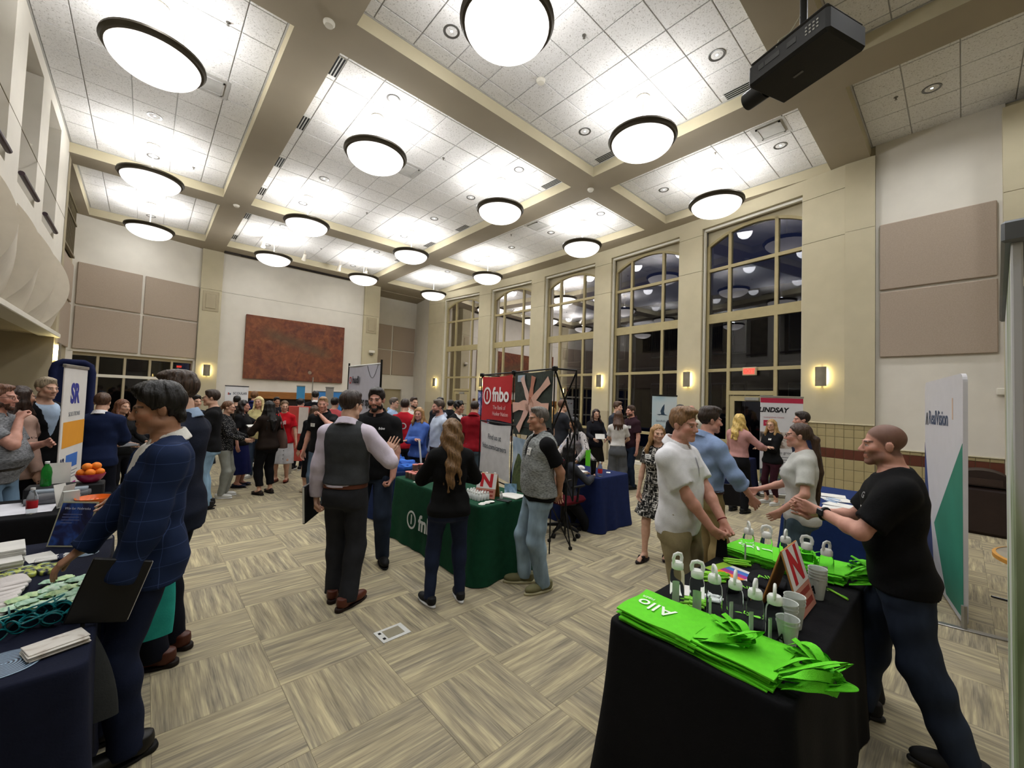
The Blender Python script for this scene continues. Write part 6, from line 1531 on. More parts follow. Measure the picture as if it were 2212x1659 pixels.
frm = lambda a, b, r=.011: MB().tube([Vector(a)-off, Vector(b)-off], r, 8).build('frame_tube', bmetal, pd)
nn = Vector((n1.y, -n1.x, 0)) if n1.y*0+1 else 0
back = Vector((.32, -.07, 0))
for A_, B_ in ((L0, L1), (L1, L2)):
    for z in (1.45, 2.2, .58): frm((A_.x, A_.y, z), (B_.x, B_.y, z))
    frm((A_.x+back.x, A_.y+back.y, .6), (B_.x+back.x, B_.y+back.y, 2.18)); frm((A_.x+back.x, A_.y+back.y, 2.18), (B_.x+back.x, B_.y+back.y, .6))
for P_ in (L0, L1, L2):
    q = P_+back
    frm((P_.x, P_.y, .58), (q.x, q.y, 1.45)); frm((P_.x, P_.y, 2.2), (q.x, q.y, 1.45)); frm((P_.x, P_.y, 2.2), (q.x, q.y, 2.2)); frm((P_.x, P_.y, .02), (P_.x, P_.y, 2.2), .008); frm((q.x, q.y, .6), (q.x, q.y, 2.2)); frm((q.x, q.y, .02), (P_.x, P_.y, .6), .008)
    MB().cbox((P_.x-.03-off.x, P_.y-.03-off.y, 2.17), (P_.x+.03-off.x, P_.y+.03-off.y, 2.23), .01).build('hub', bmetal, pd)
tp = thing('light_stand', 'black tripod stand with splayed feet beside the grey vest man', 'stand', (4.06, 3.40, 0))
MB().tube([(0, 0, .12), (0, 0, 1.35)], .014, 8).build('pole', bmetal, tp)
for a in (0, 2.1, 4.2): MB().tube([(0, 0, .42), (.2*math.cos(a), .2*math.sin(a), .02)], .01, 6).build('leg', bmetal, tp); MB().cbox((.2*math.cos(a)-.02, .2*math.sin(a)-.02, 0), (.2*math.cos(a)+.02, .2*math.sin(a)+.02, .04), .008).build('rubber_foot', bmetal, tp)
MB().tube([(-.22, 0, .78), (.1, 0, .8)], .012, 8).build('arm', bmetal, tp)
# ---- navy table behind the tall man, blue shirts on it
tablecloth(2.58, 3.28, 5.25, 6.95, '1a2a52', 'navy cloth over the table behind the green table', seed=5)
blue_s = cloth_mat('3f6fc4'); blue_d = cloth_mat('2a4f9c')
for k in range(7): folded(2.80+.07*(k % 3), 5.38+.11*(k//2), ZT+.02*(k % 3), .26, .2, .05, .5*k, blue_s if k % 2 else blue_d, 'crumpled blue shirt in the heap on the navy table', 'shirt', 'blue_shirt', 'blue shirts in a heap', .022, k+40)
for k in range(3): folded(2.95, 5.95+.1*k, ZT+.02, .28, .24, .08+.03*k, .4*k, blue_s, 'crumpled blue shirt piled high at the back of the navy table', 'shirt', 'blue_shirt', 'blue shirts piled at the back', .03, k+60)
t = thing('tabletop_stand', 'white slanted pole stand on the navy table before the blue sweater', 'stand', (3.12, 5.42, ZT)); MB().lathe([(0, 0), (.06, 0), (.055, .015), (.02, .04), (.012, .06)], 16).build('base', capw, t, smooth=40); MB().tube([(0, 0, .04), (-.04, .02, .40)], .014, 8).build('pole', capw, t)
# ---- navy table with the seated student
tablecloth(4.78, 5.52, 3.42, 5.22, '17234c', 'navy cloth over the table beside the red office chair', seed=6, amp=.05, flare=.05)
pet(4.92, 3.5, ZT, 'water bottle with red label at the end of the navy table by the office chair')
t = thing('tumbler', 'tall black tumbler beside the bottle on the navy table', 'tumbler', (4.92, 3.62, ZT)); MB().lathe([(0, 0), (.034, 0), (.045, .17), (.046, .2), (.044, .215), (.02, .225), (0, .225)], 20).build('body', mat('tumbler_black', '0e0e10', .3), t, smooth=40); MB().lathe([(.047, .2), (.047, .217), (0, .218)], 20).build('lid', mat('tumbler_lid', '1c1c1e', .4), t)
t = thing('phone', 'black phone lying beside the tumbler on the navy table', 'phone', (4.85, 3.74, ZT), .4); MB().cbox((-.04, -.075, 0), (.04, .075, .012), .003).build('case', mat('phone_black', '101012', .2), t)
stack_thing('paper_pad', 'white sheet in front of the student with black hair', 'paper', 4.95, 3.95, ZT, .2, .28, 3, .004, .1, pw, 'white sheets before the seated student')
t = thing('paper_sheet', 'white card near the far corner of the navy table end', 'paper', (5.3, 3.62, ZT), .6); MB().box((-.05, -.03, 0), (.05, .03, .002)).build('sheet', pw, t)
folded(5.1, 4.05, ZT, .24, .18, .04, .2, cl_w, 'crumpled white cloth on the navy table beside the sheets', 'cloth', 'crumpled_cloth', None, .015, 77)
t = thing('tote_bag', 'lime bag hanging from the bent arm of the woman in the printed blouse', 'tote bag', (5.66, 4.28, .70), .3); link('bag_body', MB().grid(lambda u, v: ((u-.5)*.24, .02*math.sin(PI*u), .3*v), 8, 6).grid(lambda u, v: ((.5-u)*.24, -.02*math.sin(PI*u), .3*v), 8, 6).mesh('bag_body', LIME, 60), t)
# office chair
ch = thing('office_chair', 'black and red office chair with castors and a white cloth over its back', 'chair', (4.38, 3.72, 0), math.radians(180)); cb_ = mat('chair_black', '131315', .6); crd = cloth_mat('5b1220')
MB().cbox((-.24, -.24, .43), (.24, .24, .52), .04).build('seat', crd, ch); 
MB().grid(lambda u, v: (.23-.0+.03*math.cos(PI*(u-.5)), (u-.5)*.46, .60+.42*v), 8, 6).grid(lambda u, v: (.27+.03*math.cos(PI*(u-.5)), (.5-u)*.46, .60+.42*v), 8, 6).build('backrest', cb_, ch, smooth=60)
MB().cbox((.20, -.23, .98), (.31, .23, 1.05), .03).build('back_top', crd, ch); MB().tube([(.05, 0, .42), (.26, 0, .45), (.29, 0, .7)], .022, 8).build('back_bar', cb_, ch); MB().tube([(0, 0, .1), (0, 0, .43)], .03, 10).build('gas_post', cb_, ch)
for k in range(5):
    a = k*2*PI/5+.3; MB().tube([(0, 0, .12), (.28*math.cos(a), .28*math.sin(a), .085)], [.03, .018], 8).build('spoke', cb_, ch)
    w = MB().tube([(.28*math.cos(a)-.02*math.sin(a), .28*math.sin(a)+.02*math.cos(a), .03), (.28*math.cos(a)+.02*math.sin(a), .28*math.sin(a)-.02*math.cos(a), .03)], .03, 12).build('castor', cb_, ch)
for s_ in (-1, 1): MB().tube([(.0, s_*.25, .47), (.0, s_*.27, .66), (-.12, s_*.27, .68), (.14, s_*.27, .68)], .016, 8).build('armrest', cb_, ch)
MB().grid(lambda u, v: (.32+.012*math.sin(v*9+u*4), (u-.5)*.32+.03*math.sin(v*5), 1.06-.36*v), 8, 8).grid(lambda u, v: (.195-.01*math.sin(v*9), (u-.5)*.3, 1.06-.2*v), 6, 4).grid(lambda u, v: (.195+.125*u, (v-.5)*.3, 1.062), 3, 6).build('draped_cloth', cl_w, ch, smooth=60)
# ---- navy table behind the man in the black T-shirt
tablecloth(5.3, 7.1, .62, 1.34, '182c5c', 'navy cloth over the table near the tiled wall at right', seed=7)
for k, (x, y, a) in enumerate(((6.4, 1.1, .2), (6.15, 1.0, .5), (5.85, .92, -.2), (5.6, .9, .1))):
    t = thing('brochure', ['white brochure farthest on the right navy table', 'white brochure overlapping the farthest one on the right navy table', 'white brochure before the pens on the right navy table', 'white brochure nearest the man in the black T-shirt'][k], 'brochure', (x, y, ZT), a); MB().cbox((-.11, -.14, 0), (.11, .14, .008), .001).build('sheets', pw, t)
for k in range(9):
    t = thing('pen', 'silver blue pen in the fan on the right navy table', 'pen', (5.95+.03*k, 1.04+r_.uniform(-.03, .03), ZT+.004*(k % 2)), 1.0+r_.uniform(-.4, .4), 'silver pens fanned on the right navy table'); link('barrel', MB().tube([(-.07, 0, .006), (.06, 0, .006)], .006, 8).mesh('barrel', mat('pen_silver', '8fa3bd', .3, metal=.4)) if k == 0 else SILV, t)
    if k == 0: SILV = t.children[0].data
# ---- further tables
tablecloth(6.9, 7.4, 5.62, 6.6, '15181f', 'tall dark cloth-covered table near the second window', ztop=1.0, seed=8); pet(7.05, 5.72, 1.002, 'water bottle with red label on the tall dark table, left one'); pet(7.15, 5.70, 1.002, 'water bottle with red label on the tall dark table, right one')
tablecloth(9.0, 9.7, 2.95, 4.6, '141c3f', 'navy cloth over the table beside the glass door', seed=9)
tablecloth(4.0, 4.7, 8.9, 10.6, '16181d', 'dark cloth over the table in the middle of the crowd', seed=10); tablecloth(6.2, 6.9, 9.4, 11.0, '1a2a52', 'navy cloth over the far table near the third window', seed=11); tablecloth(-.3, 1.3, 12.2, 12.95, '1b1c22', 'dark cloth over the table before the far left glazing', seed=12)
# ---- banners
t, F_, W, H_ = banner('pull_up_banner', 'white pull-up banner with small grey lettering before the far wall', (2.05, 16.9), (2.80, 17.35), .05, 1.93, 'cfd0d4', railm=mat('rail_dark', '3b3b40', .4))
text_mesh('SCOULAR', .115, ink('4c4f57'), t, F_ @ T(W*.63, H_-.25, .002), bold=.003, spacing=1.05); patch(t, F_, .10, H_-.30, .15, H_-.22, '9b4d4a'); patch(t, F_, .155, H_-.30, .21, H_-.24, '4c5468'); lines(t, F_, .3, H_-.36, .3, 1, .03)
hb = thing('backdrop_banner', 'tall white backdrop on black poles reading We power sports', 'banner', (3.26, 8.05, 0))
Fh = face_frame((.0, .82, 0), (0, -1, 0)); Wh = 1.58
hbm = mat('banner_cool_white', 'bcbcc8', .65, var=.03)
MB().grid(lambda u, v: tuple(Fh @ Vector((Wh*u, .12+2.28*v, .012*math.sin(u*7+v*3)))), 16, 14).build('cloth', hbm, hb, smooth=60)
text_mesh('hudl', .20, ink('20242e'), hb, Fh @ T(.42, 2.10, .018), bold=.006, name='logo_lettering'); MB().lathe([(.055, 0), (.055, .002), (.08, .002), (.08, 0)], 6, Fh @ T(.13, 2.10, .016), cap=False).build('logo_ring', ink('b8392f'), hb)
text_mesh('We power sports', .235, ink('15171d'), hb, Fh @ T(.76, 1.66, .018), bold=.006, name='logo_lettering', sx=.78)
for x in (-.02, Wh+.02): MB().tube([Fh @ Vector((x, .0, 0)), Fh @ Vector((x, 2.47, 0))], .02, 8).build('pole', bmetal, hb)
MB().tube([Fh @ Vector((0, 2.40, 0)), Fh @ Vector((Wh, 2.40, 0))], .014, 8).build('cross_bar', capw, hb); MB().tube([Fh @ Vector((1.0+.5*u, 2.38-.25*math.sin(PI*u), .02)) for u in np.linspace(0, 1, 9)], .004, 5).build('loose_cord', bmetal, hb)
t, F_, W, H_ = banner('pull_up_banner', 'slim blue and black banner before the oak mantel', (4.1, 16.2), (4.32, 16.0), .05, 2.02, '3f87b5'); patch(t, F_, 0, .6, W, 1.5, '17191f')
t, F_, W, H_ = banner('backdrop_banner', 'wide bright blue backdrop in the far crowd', (4.05, 14.0), (4.75, 13.45), .05, 1.85, '3f7fc0'); patch(t, F_, .05, .9, .45, 1.15, 'c8c9a0')
t = thing('pole_stand', 'thin steel pole standing in the crowd before the mantel', 'stand', (3.6, 12.6, 0)); MB().tube([(0, 0, 0), (0, 0, 2.25)], .016, 8).build('pole', alum, t); MB().lathe([(.2, 0), (.2, .015), (0, .02)], 20).build('base', alum, t)
t, F_, W, H_ = banner('pull_up_banner', 'narrow grey steel-look banner beside the blue backdrop', (4.0, 12.7), (4.18, 12.56), .05, 1.97, '8f8c88')
t = thing('display_board', 'red display board with white strip behind the woman in red', 'display board', (2.62, 9.75, 0), math.radians(-35)); MB().cbox((-.3, -.02, .3), (.3, .02, 1.5), .01).build('board', mat('board_red', 'c05046', .6), t); MB().box((-.08, -.024, .9), (.12, -.02, 1.48)).build('white_strip', pw, t)
for s_ in (-1, 1): MB().cbox((s_*.25-.02, -.15, 0), (s_*.25+.02, .15, .3), .01).build('foot', alum, t)
t, F_, W, H_ = banner('pull_up_banner', 'navy banner with blue portrait and white lettering before the far pier', (7.05, 9.25), (7.4, 8.95), .05, 2.02, '1d2f63', railm=mat('rail_dark', '3b3b40', .4))
patch(t, F_, .01, 1.2, W-.01, H_-.02, photo_mat('blue_portrait', ('1d2650', '5d6ca8', 'a7aed2', '343f78'), 7, 1.2))
for k, s_ in enumerate(('SCIENCE', 'DATA &', 'TECHNOLOGY')): text_mesh(s_, .085, ink('d5d8e6'), t, F_ @ T(W*.5, 1.1-.11*k, .003), bold=.003)
t, F_, W, H_ = banner('pull_up_banner', 'pale blue banner with a dark flying bird by the second window', (9.25, 5.1), (9.75, 4.72), .05, 2.03, photo_mat('sky_pale', ('8fb4c8', 'b8ccd4', 'c6d0d4', 'c9cfd0'), 1.3, .4), railm=bmetal)
bird = ink('2c4358'); MB().prism([(0, 0), (.05, .03), (.03, .10), (.07, .20), (.13, .28), (.13, .17), (.12, .09), (.14, .03), (.22, .0), (.12, .005), (-.06, .02)], 0, .002, F_ @ T(.18, H_-.48, .001)).build('printed_bird', bird, t)
text_mesh('Sandhills Global', .072, ink('6d7882'), t, F_ @ T(W*.53, H_-.62, .002)); text_mesh('WE ARE THE CLOUD', .032, ink('8a949c'), t, F_ @ T(W*.55, H_-.75, .002)); lines(t, F_, .06, H_-.98, W*.7, 2, .12, '6d7882', .03); lines(t, F_, .14, H_-1.2, W*.4, 2, .06, '5d666e', .02)
t, F_, W, H_ = banner('pull_up_banner', 'white pull-up banner with a red top band near the glass door', (9.52, 2.82), (9.98, 2.18), .05, 2.05, 'd3d3d8')
patch(t, F_, 0, H_-.12, W, H_-.02, 'b02a48'); text_mesh('LINDSAY', .135, ink('1a1a1f'), t, F_ @ T(W*.30, H_-.27, .002), bold=.006, shear=.2); text_mesh('Undergraduate Careers', .04, ink('b86a7a'), t, F_ @ T(W*.32, H_-.42, .002))
patch(t, F_, .06, H_-.60, .28, H_-.48, 'b02a48'); text_mesh('Connect', .045, ink('e4c9cf'), t, F_ @ T(.17, H_-.54, .003)); patch(t, F_, 0, .95, W, H_-.72, photo_mat('people_photo', ('3b3634', '8a7a70', 'c4bcb8', 'b5a9a4'), 5), 'printed_photo'); text_mesh('to grow', .08, ink('55585f'), t, F_ @ T(W*.6, .86, .002))
lines(t, F_, .15, .76, W*.6, 4, .05, '7c8088', .014); patch(t, F_, 0, .22, W, .52, photo_mat('field_photo', ('2b2e33', '4b5a6b', '7d8a55', 'a8863a'), 7), 'printed_photo')
# tall white stand with green wedge
rv = thing('fabric_stand', 'tall white fabric stand with a large green wedge at right', 'display', (5.95, .12, 0)); a_, b__ = Vector((6.85, .30, 0))-Vector((5.95, .12, 0)), Vector((5.25, .0, 0))-Vector((5.95, .12, 0))
Fr = face_frame((a_.x, a_.y, .03), b__-a_); Wr = (b__-a_).length; Hr = 2.16
poly = []
for cx_, cy_, a0 in ((Wr-.07, .05, -90), (Wr-.07, Hr-.09, 0), (.09, Hr-.09, 90), (.07, .05, 180)):
    for k in range(6): an = math.radians(a0+90*k/5); rr = .05 if cy_ < 1 else .08; poly.append((cx_+rr*math.cos(an), cy_+rr*math.sin(an)))
MB().prism(poly, -.03, .0, Fr).build('fabric', mat('stand_white', 'c6c5c9', .6, var=.02), rv)
gm_ = mat('stand_green', '2f7d68', .6, var=.12, scale=2)
MB().prism([(Wr-.012, .05), (Wr-.012, Hr-.62), (Wr*.30, .62), (Wr*.62, .05)], .0005, .002, Fr).build('green_wedge', gm_, rv); MB().prism([(.012, .05), (.50, .05), (.36, .5), (.012, 1.45)], .0005, .002, Fr).build('blue_wedge', mat('stand_blue', '2a3f74', .6), rv)
text_mesh('RealVision', .21, ink('3a4a66'), rv, Fr @ T(.68, Hr-.42, .002), bold=.003); MB().prism([(0, 0), (.06, .14), (.10, .14), (.14, 0), (.10, 0), (.08, .1), (.04, 0)], .0005, .002, Fr @ T(.06, Hr-.5, 0)).build('logo_mark', ink('27303a'), rv); MB().box((Wr*.78, Hr-.42, .0005), (Wr*.80, Hr-.22, .002), Fr).build('side_mark', ink('c9a98f'), rv)
for P_ in (a_, b__): 
    n_ = Vector((-(b__-a_).y, (b__-a_).x, 0)).normalized(); MB().cbox((-.03, -.30 if P_ is b__ else -.16, 0), (.03, .30 if P_ is b__ else .16, .012), .004, T(P_.x, P_.y, 0) @ RZ(math.atan2((b__-a_).y, (b__-a_).x))).build('foot_plate', alum, rv); MB().tube([(P_.x, P_.y, .01), (P_.x, P_.y, .2)], .018, 8).build('post', alum, rv)
# white banner with green brush strokes at the right edge
def strokes_mat():
    m, nt, b = newmat('brush_strokes'); tc = N(nt, 'ShaderNodeTexCoord'); mp = N(nt, 'ShaderNodeMapping'); mp.inputs['Scale'].default_value = (9, 9, 1.3); nt.links.new(tc.outputs['Object'], mp.inputs[0])
    nz = N(nt, 'ShaderNodeTexNoise', Scale=1.0, Detail=4.0, Distortion=.6); nt.links.new(mp.outputs[0], nz.inputs['Vector']); nt.links.new(ramp(nt, nz.outputs[0], [(.40, srgb('6d7f5a')), (.47, srgb('a2af92')), (.54, srgb('c4c6c8')), (.66, srgb('c9cacd'))]), b.inputs['Base Color']); b.inputs['Roughness'].default_value = .6; return m
t, F_, W, H_ = banner('pull_up_banner', 'white banner with green brush strokes cut off by the right edge', (1.82, -.082), (1.0, -.052), .03, 2.10, strokes_mat(), lean=.0, railm=mat('rail_grey', '6c6f73', .4, metal=.5))
# brown waste bin, round oak table at the right edge
t = thing('waste_bin', 'brown domed waste bin against the tiled wall at right', 'bin', (9.80, -.2, 0)); bn = mat('bin_brown', '2b1f1b', .5)
MB().cbox((-.26, -.3, 0), (.26, .3, .72), .05).build('body', bn, t); MB().grid(lambda u, v: (-.26+.52*v, -.3*math.cos(PI*u), .74+.24*math.sin(PI*u)**.7), 14, 4).grid(lambda u, v: (-.26, -.3*math.cos(PI*u)*(1-v), .74+.24*math.sin(PI*u)**.7*(1-v)), 14, 2).grid(lambda u, v: (.26, .3*math.cos(PI*u)*(1-v), .74+.24*math.sin(PI*u)**.7*(1-v)), 14, 2).build('dome', bn, t, smooth=50); MB().box((-.275, -.2, .76), (-.255, .2, .86)).build('flap', mat('bin_flap', '3a2d28', .4), t)
t = thing('round_table', 'round table with oak edge half hidden by the brush-stroke banner', 'table', (5.05, -.62, 0)); MB().lathe([(0, .72), (.45, .72), (.45, .752), (0, .752)], 48).build('tabletop', mat('laminate_grey', '8c8577', .5), t); MB().lathe([(.45, .715), (.47, .72), (.47, .75), (.45, .755)], 48, cap=False).build('oak_edge', mat('edge_oak', 'c08a3e', .4), t, smooth=40); MB().tube([(0, 0, .02), (0, 0, .72)], .05, 12).build('column', bmetal, t); MB().lathe([(.32, 0), (.3, .03), (.06, .06)], 24).build('base', bmetal, t)
# ================================================================ the crowd
def hd(x, y, th):
    """heading in degrees for someone at (x,y): 0 faces the near end of the room, 90 faces the windows side, 180 faces away"""
    l = math.hypot(x, y); vx, vy = x/l, y/l; c, s = math.cos(math.radians(th)), math.sin(math.radians(th))
    return math.degrees(math.atan2(-vy*c-vx*s, -vx*c+vy*s))
cm = cloth_mat
BK = '121214'
def P(label, x, y, th, h, **kw): return person(label, (x, y), hd(x, y, th), h, **kw)
def tee(c, **k): return dict(dict(mat=cm(c) if isinstance(c, str) else c, hem=.84, neck=1.488), **k)
def polo(c, **k): return dict(dict(mat=cm(c) if isinstance(c, str) else c, hem=.84, neck=1.482, collar=1, placket=1), **k)
def dress_shirt(c, **k): return dict(dict(mat=cm(c) if isinstance(c, str) else c, hem=.97, hip=0, neck=1.472, collar=1, sleeve='long', off=.010), **k)
def blazer(c, pat=None, **k): return dict(dict(name='jacket', mat=cm(c, pat), sleeve='long', hem=.79, off=.020, vee=(1.10, .30), neck=1.478, hip=.012, loose=.005, fold=.007), **k)
def trous(c, pat=None, **k): return dict(dict(mat=cm(c, pat)), **k)
# left foreground
pA, iA = P('young man in a navy checked suit with black hair reaching over the near left table', .06, 2.83, -86, 1.83, lod=0, build=.94, skin='warm', hair=('wavyshort', '120e0c'), top=dress_shirt('d6d3cc'), over=blazer('1a2745', 'windowpane', off=.021), bottom=trous('131a2f', off=.02, fold=.008, flare=.004), shoes=('dress', '100e0d', '0c0b0a'),
  arms=dict(L=((-.23, .15, .80), (-.6, -.8, 0)), R=((.24, .28, .91), (.7, -.6, -.3))), hand=(('grip', (0, .12, -1), (1, 0, 0)), ('relax', (-.1, .8, -.6), (0, -.5, -.9))), head=(0, -8), feet=((-.11, .04, 8), (.11, .17, -6)), lean=(0, -.02), eyecol='2a1c14')
P('tall young man in a dark suit behind the student in navy, seen from behind', .19, 3.60, -115, 1.92, lod=0, skin='fair', hair=('quiff', '3b2b20'), top=dress_shirt('8fa3bd'), over=blazer('161b2a'), bottom=trous('10131d', off=.026), shoes=('dress', '4e2618', '1c120d'), arms=dict(L='down', R=((.12, .42, 1.0), (.7, -.5, -.4))), head=(-18, -6))
P('bearded man in a grey polo and glasses behind the left table', -1.02, 6.1, 62, 1.79, lod=1, skin='pink', build=1.2, belly=.10, hair=('crop', '6b4a38'), beard='4a2f22', glasses='4a1f1a', top=polo(cm('6d6f72', 'heather')), bottom=trous('5d7489', 'denim', belt='1a1410'), shoes=('sneaker', '333333', 'cccccc'), arms=dict(R='chin', L=((-.10, .30, 1.22), (-.5, -.3, -.9))), hand=('relax', 'fist'))
P('woman with long brown hair in a pale pink blazer near the balcony', -.98, 6.7, 120, 1.78, fem=True, lod=1, hair=('long', '33221a', .34), top=tee(BK), over=blazer('c9a99b', vee=None), bottom=trous('14141a'), shoes=('heel', '171717', '111111'))
P('grey-haired man in a black coat behind the narrow banner', -.88, 7.35, 35, 1.88, lod=1, skin='fair', hair=('short', '9a8b74'), top=dress_shirt('9fb2c8'), over=blazer('0e0e10', hem=.7), bottom=trous('0f0f12'), shoes=('dress', '0f0f0f', '0a0a0a'))
P('man in a navy suit jacket seen from behind, beside the narrow banner', -.40, 7.5, 165, 1.71, lod=1, hair=('short', '4c3424'), top=dress_shirt('e4e4e6'), over=blazer('141f3e', vee=None), bottom=trous('10131f'), shoes=('dress', '1a1410', '0d0b0a'), arms=dict(L='bent', R='bent'))
P('person in a black cap behind the navy-suited man', -.80, 9.3, 150, 1.72, lod=2, hair=('short', '15151a'), top=tee('8f2f3a'), bottom=trous('16181f'))
P('red-haired woman in a black top holding a grey folder', -.24, 8.5, 40, 1.61, fem=True, lod=1, hair=('bob', '6e4630', .22), top=tee(BK, sleeve='long'), bottom=trous('14141a'), shoes=('flat', '111111', '111111'), arms=dict(L='bent', R='bent'), tags=[('card', .09, 1.3)])
# left middle group
P('young man with glasses in a black T-shirt and light jeans', .79, 7.72, -95, 1.80, lod=1, hair=('short', '33251c'), glasses='22201e', top=tee(BK), bottom=trous('7f9db5', 'denim', off=.02), shoes=('boot', '141314', '0d0d0d'), arms=dict(L='bent', R='bent'))
P('young man in a dark jacket with a badge behind the man in the black T-shirt', .66, 8.9, 30, 1.70, lod=2, hair=('short', '1a1512'), top=dress_shirt('9aa7b8'), over=blazer('12151f'), bottom=trous('16181f'), tags=[('card', -.1, 1.3)])
P('girl with glasses, black dotted top and grey trousers', 1.06, 8.36, 75, 1.62, fem=True, lod=1, hair=('pony', '6a4a33', .3), glasses='7a4a40', top=tee(cm('17171a', 'dots'), sleeve='long'), bottom=trous('8d8f88'), shoes=('sneaker', 'cfcfca', 'dddddd'), arms=dict(L='bent', R='bent'))
P('woman with curly dark hair, black top and long blue skirt', 1.40, 9.12, 70, 1.62, fem=True, lod=1, build=1.12, skin='pink', hair=('wavy', '1d1412', .34), top=tee(BK), bottom=dict(kind='skirt', bare=1, mat=cm('141a4a'), hem=.27, flare=.07, waist=1.04, pleat=.04), shoes=('flat', '151a33', '0e0e12'), arms=dict(R='down', L=((-.18, .44, 1.12), (-.5, -.6, -.5))))
P('woman with straight platinum hair behind the woman with the brown bag', 1.80, 9.9, -20, 1.69, fem=True, lod=1, hair=('long', 'd8c691', .36), top=tee('c9c08a', sleeve='long'), bottom=trous('44566e', 'denim'), shoes=('sneaker', 'd8d8d2', 'e0e0e0'), arms=dict(L='bent', R='bent'))
pB, iB = P('woman with long black hair in a brown jacket carrying a brown shoulder bag', 1.66, 8.24, 215, 1.64, fem=True, lod=1, hair=('long', '0e0c0b', .42), top=tee('1c1613'), over=dict(name='jacket', mat=cm('231a15'), sleeve='long', hem=.86, off=.022), bottom=trous('0e0e11', cropped=1, off=.02), shoes=('flat', '20140f', '120d0b'), arms=dict(L=((-.12, .30, 1.12), (-.6, -.6, -.5)), R=((.14, .30, 1.14), (.6, -.6, -.5))))
P('woman in a red lettered T-shirt and white button skirt', 2.12, 9.17, -18, 1.63, fem=True, lod=1, build=1.08, hair=('pony', '6b5138', .3), head=(-25, -4), top=tee('b3141f', bust=.026), bottom=dict(kind='skirt', bare=1, mat=cm('c9c9cc'), hem=.40, flare=.05, waist=1.06, pleat=.03, buttons=1), shoes=('flat', '7a3520', '3a1a10'), tags=[('text', .0, 1.285, 'hudl', .105, 'e6dcdc', False, .045)])
P('man in a pale blue shirt behind the woman in the red T-shirt', 2.72, 10.4, 150, 1.66, lod=2, hair=('short', '120f0e'), top=dress_shirt('9fb0d8'), bottom=trous('1b1d26'))
P('person with short black hair before the far white banner', 1.62, 11.4, 175, 1.67, lod=2, hair=('short', '0d0c0c'), top=tee('15161c'), bottom=trous('16181f'))
P('man with tousled brown hair in a navy jacket behind the platinum blonde', 2.05, 11.9, 160, 1.78, lod=2, hair=('quiff', '6d4a2c'), top=dress_shirt('1d2454'), bottom=trous('14161d'))
P('person with black hair beside the oak mantel', 2.55, 11.9, 20, 1.66, lod=2, hair=('short', '0f0d0c'), skin='tan', top=tee('17181e'), bottom=trous('14161d'))
P('man in a black suit with his back turned in the far crowd', 3.28, 11.2, 175, 1.85, lod=2, hair=('short', '17120f'), top=dress_shirt('dcdcdc'), over=blazer('101116', vee=None), bottom=trous('101116'))
P('person in a coral shirt half hidden behind the vest man', 2.98, 8.85, 160, 1.72, lod=2, hair=('short', '1b1512'), top=tee('c4575c'), bottom=trous('22252e'))
P('sandy-haired older man in a black polo scratching his neck', 2.20, 7.05, -28, 1.75, lod=1, skin='pink', build=1.06, hair=('crop', '9a7a58'), stubble=.2, head=(-20, -4), top=polo(BK), bottom=trous('48586a', 'denim'), shoes=('sneaker', '151515', '1a1a1a'), arms=dict(L=((-.06, .17, 1.44), (-.8, .3, -.6)), R='down'), hand=('fist', 'relax'), tags=[('card', .10, 1.29)])
P('woman with long brown hair in a dark skirt and pale heels behind the older man', 2.33, 7.95, 205, 1.58, fem=True, lod=1, hair=('long', '4a3425', .38), top=tee(BK, sleeve='long'), bottom=dict(kind='skirt', bare=1, mat=cm('101116'), hem=.32, flare=.02, pleat=.02), shoes=('heel', 'c9bda8', 'b5a78f'))
# centre foreground
pV, iV = P('man in a grey waistcoat with his back turned, gesturing with one hand', 1.36, 3.64, 158, 1.84, lod=0, skin='fair', hair=('short', '2e2018'), head=(22, -4), top=dress_shirt('cdc3d2', off=.014, loose=.012, fold=.008), over=dict(name='waistcoat', mat=cm('3f4144'), sleeve='none', hem=.985, off=.024, neck=1.482, hip=0, fold=.004), bottom=trous('2b2c30', belt='5a2e1c', off=.024, waist=1.0, flare=.004), shoes=('dress', '54281a', '20120c'),
  arms=dict(R=((.27, .24, 1.27), (.7, -.5, -.6)), L=((-.27, .02, .86), (-.5, -.8, 0))), hand=(('grip', (0, .1, -1), (1, 0, 0)), ('open', (.35, .35, .86), (-.2, .95, -.2))), feet=((-.09, .06, 14), (.09, -.08, -24)))
P('tall bearded man in a black polo facing the waistcoat man', 1.92, 4.36, -14, 1.89, lod=0, skin='pink', build=1.14, hair=('short', '1d1512'), beard='1d1410', head=(0, -3), top=polo('101012', off=.016), bottom=trous('232c3b', 'denim', off=.022), shoes=('boot', '0f0f10', '0b0b0b'), arms=dict(L=((-.24, .15, .93), (-1, -.4, 0)), R=((.22, .13, .93), (1, -.4, 0))), hand=(('fist', (.3, .3, -.9)), ('fist', (-.3, .3, -.9))), tags=[('card', .115, 1.30, (.10, .065)), ('text', -.10, 1.345, 'fnbo', .035, 'c9c9cc', False)], feet=((-.15, .05, 22), (.14, -.05, -16)))
pW, iW = P('woman with long wavy hair in a black top and navy jeans, back turned', 2.07, 3.08, 186, 1.62, fem=True, lod=0, build=1.06, hair=('wavy', '6f5232', .50), head=(-10, -10), top=tee('101011', sleeve='long', off=.018, fold=.007), bottom=trous('20283e', off=.010, fold=.004, cropped=0), shoes=('sneaker', '17181a', 'd6d6d6'), arms=dict(L=((-.10, .28, 1.06), (-.8, -.5, -.4)), R=((.10, .28, 1.06), (.8, -.5, -.4))), feet=((-.14, -.02, 28), (.13, .03, 8)))
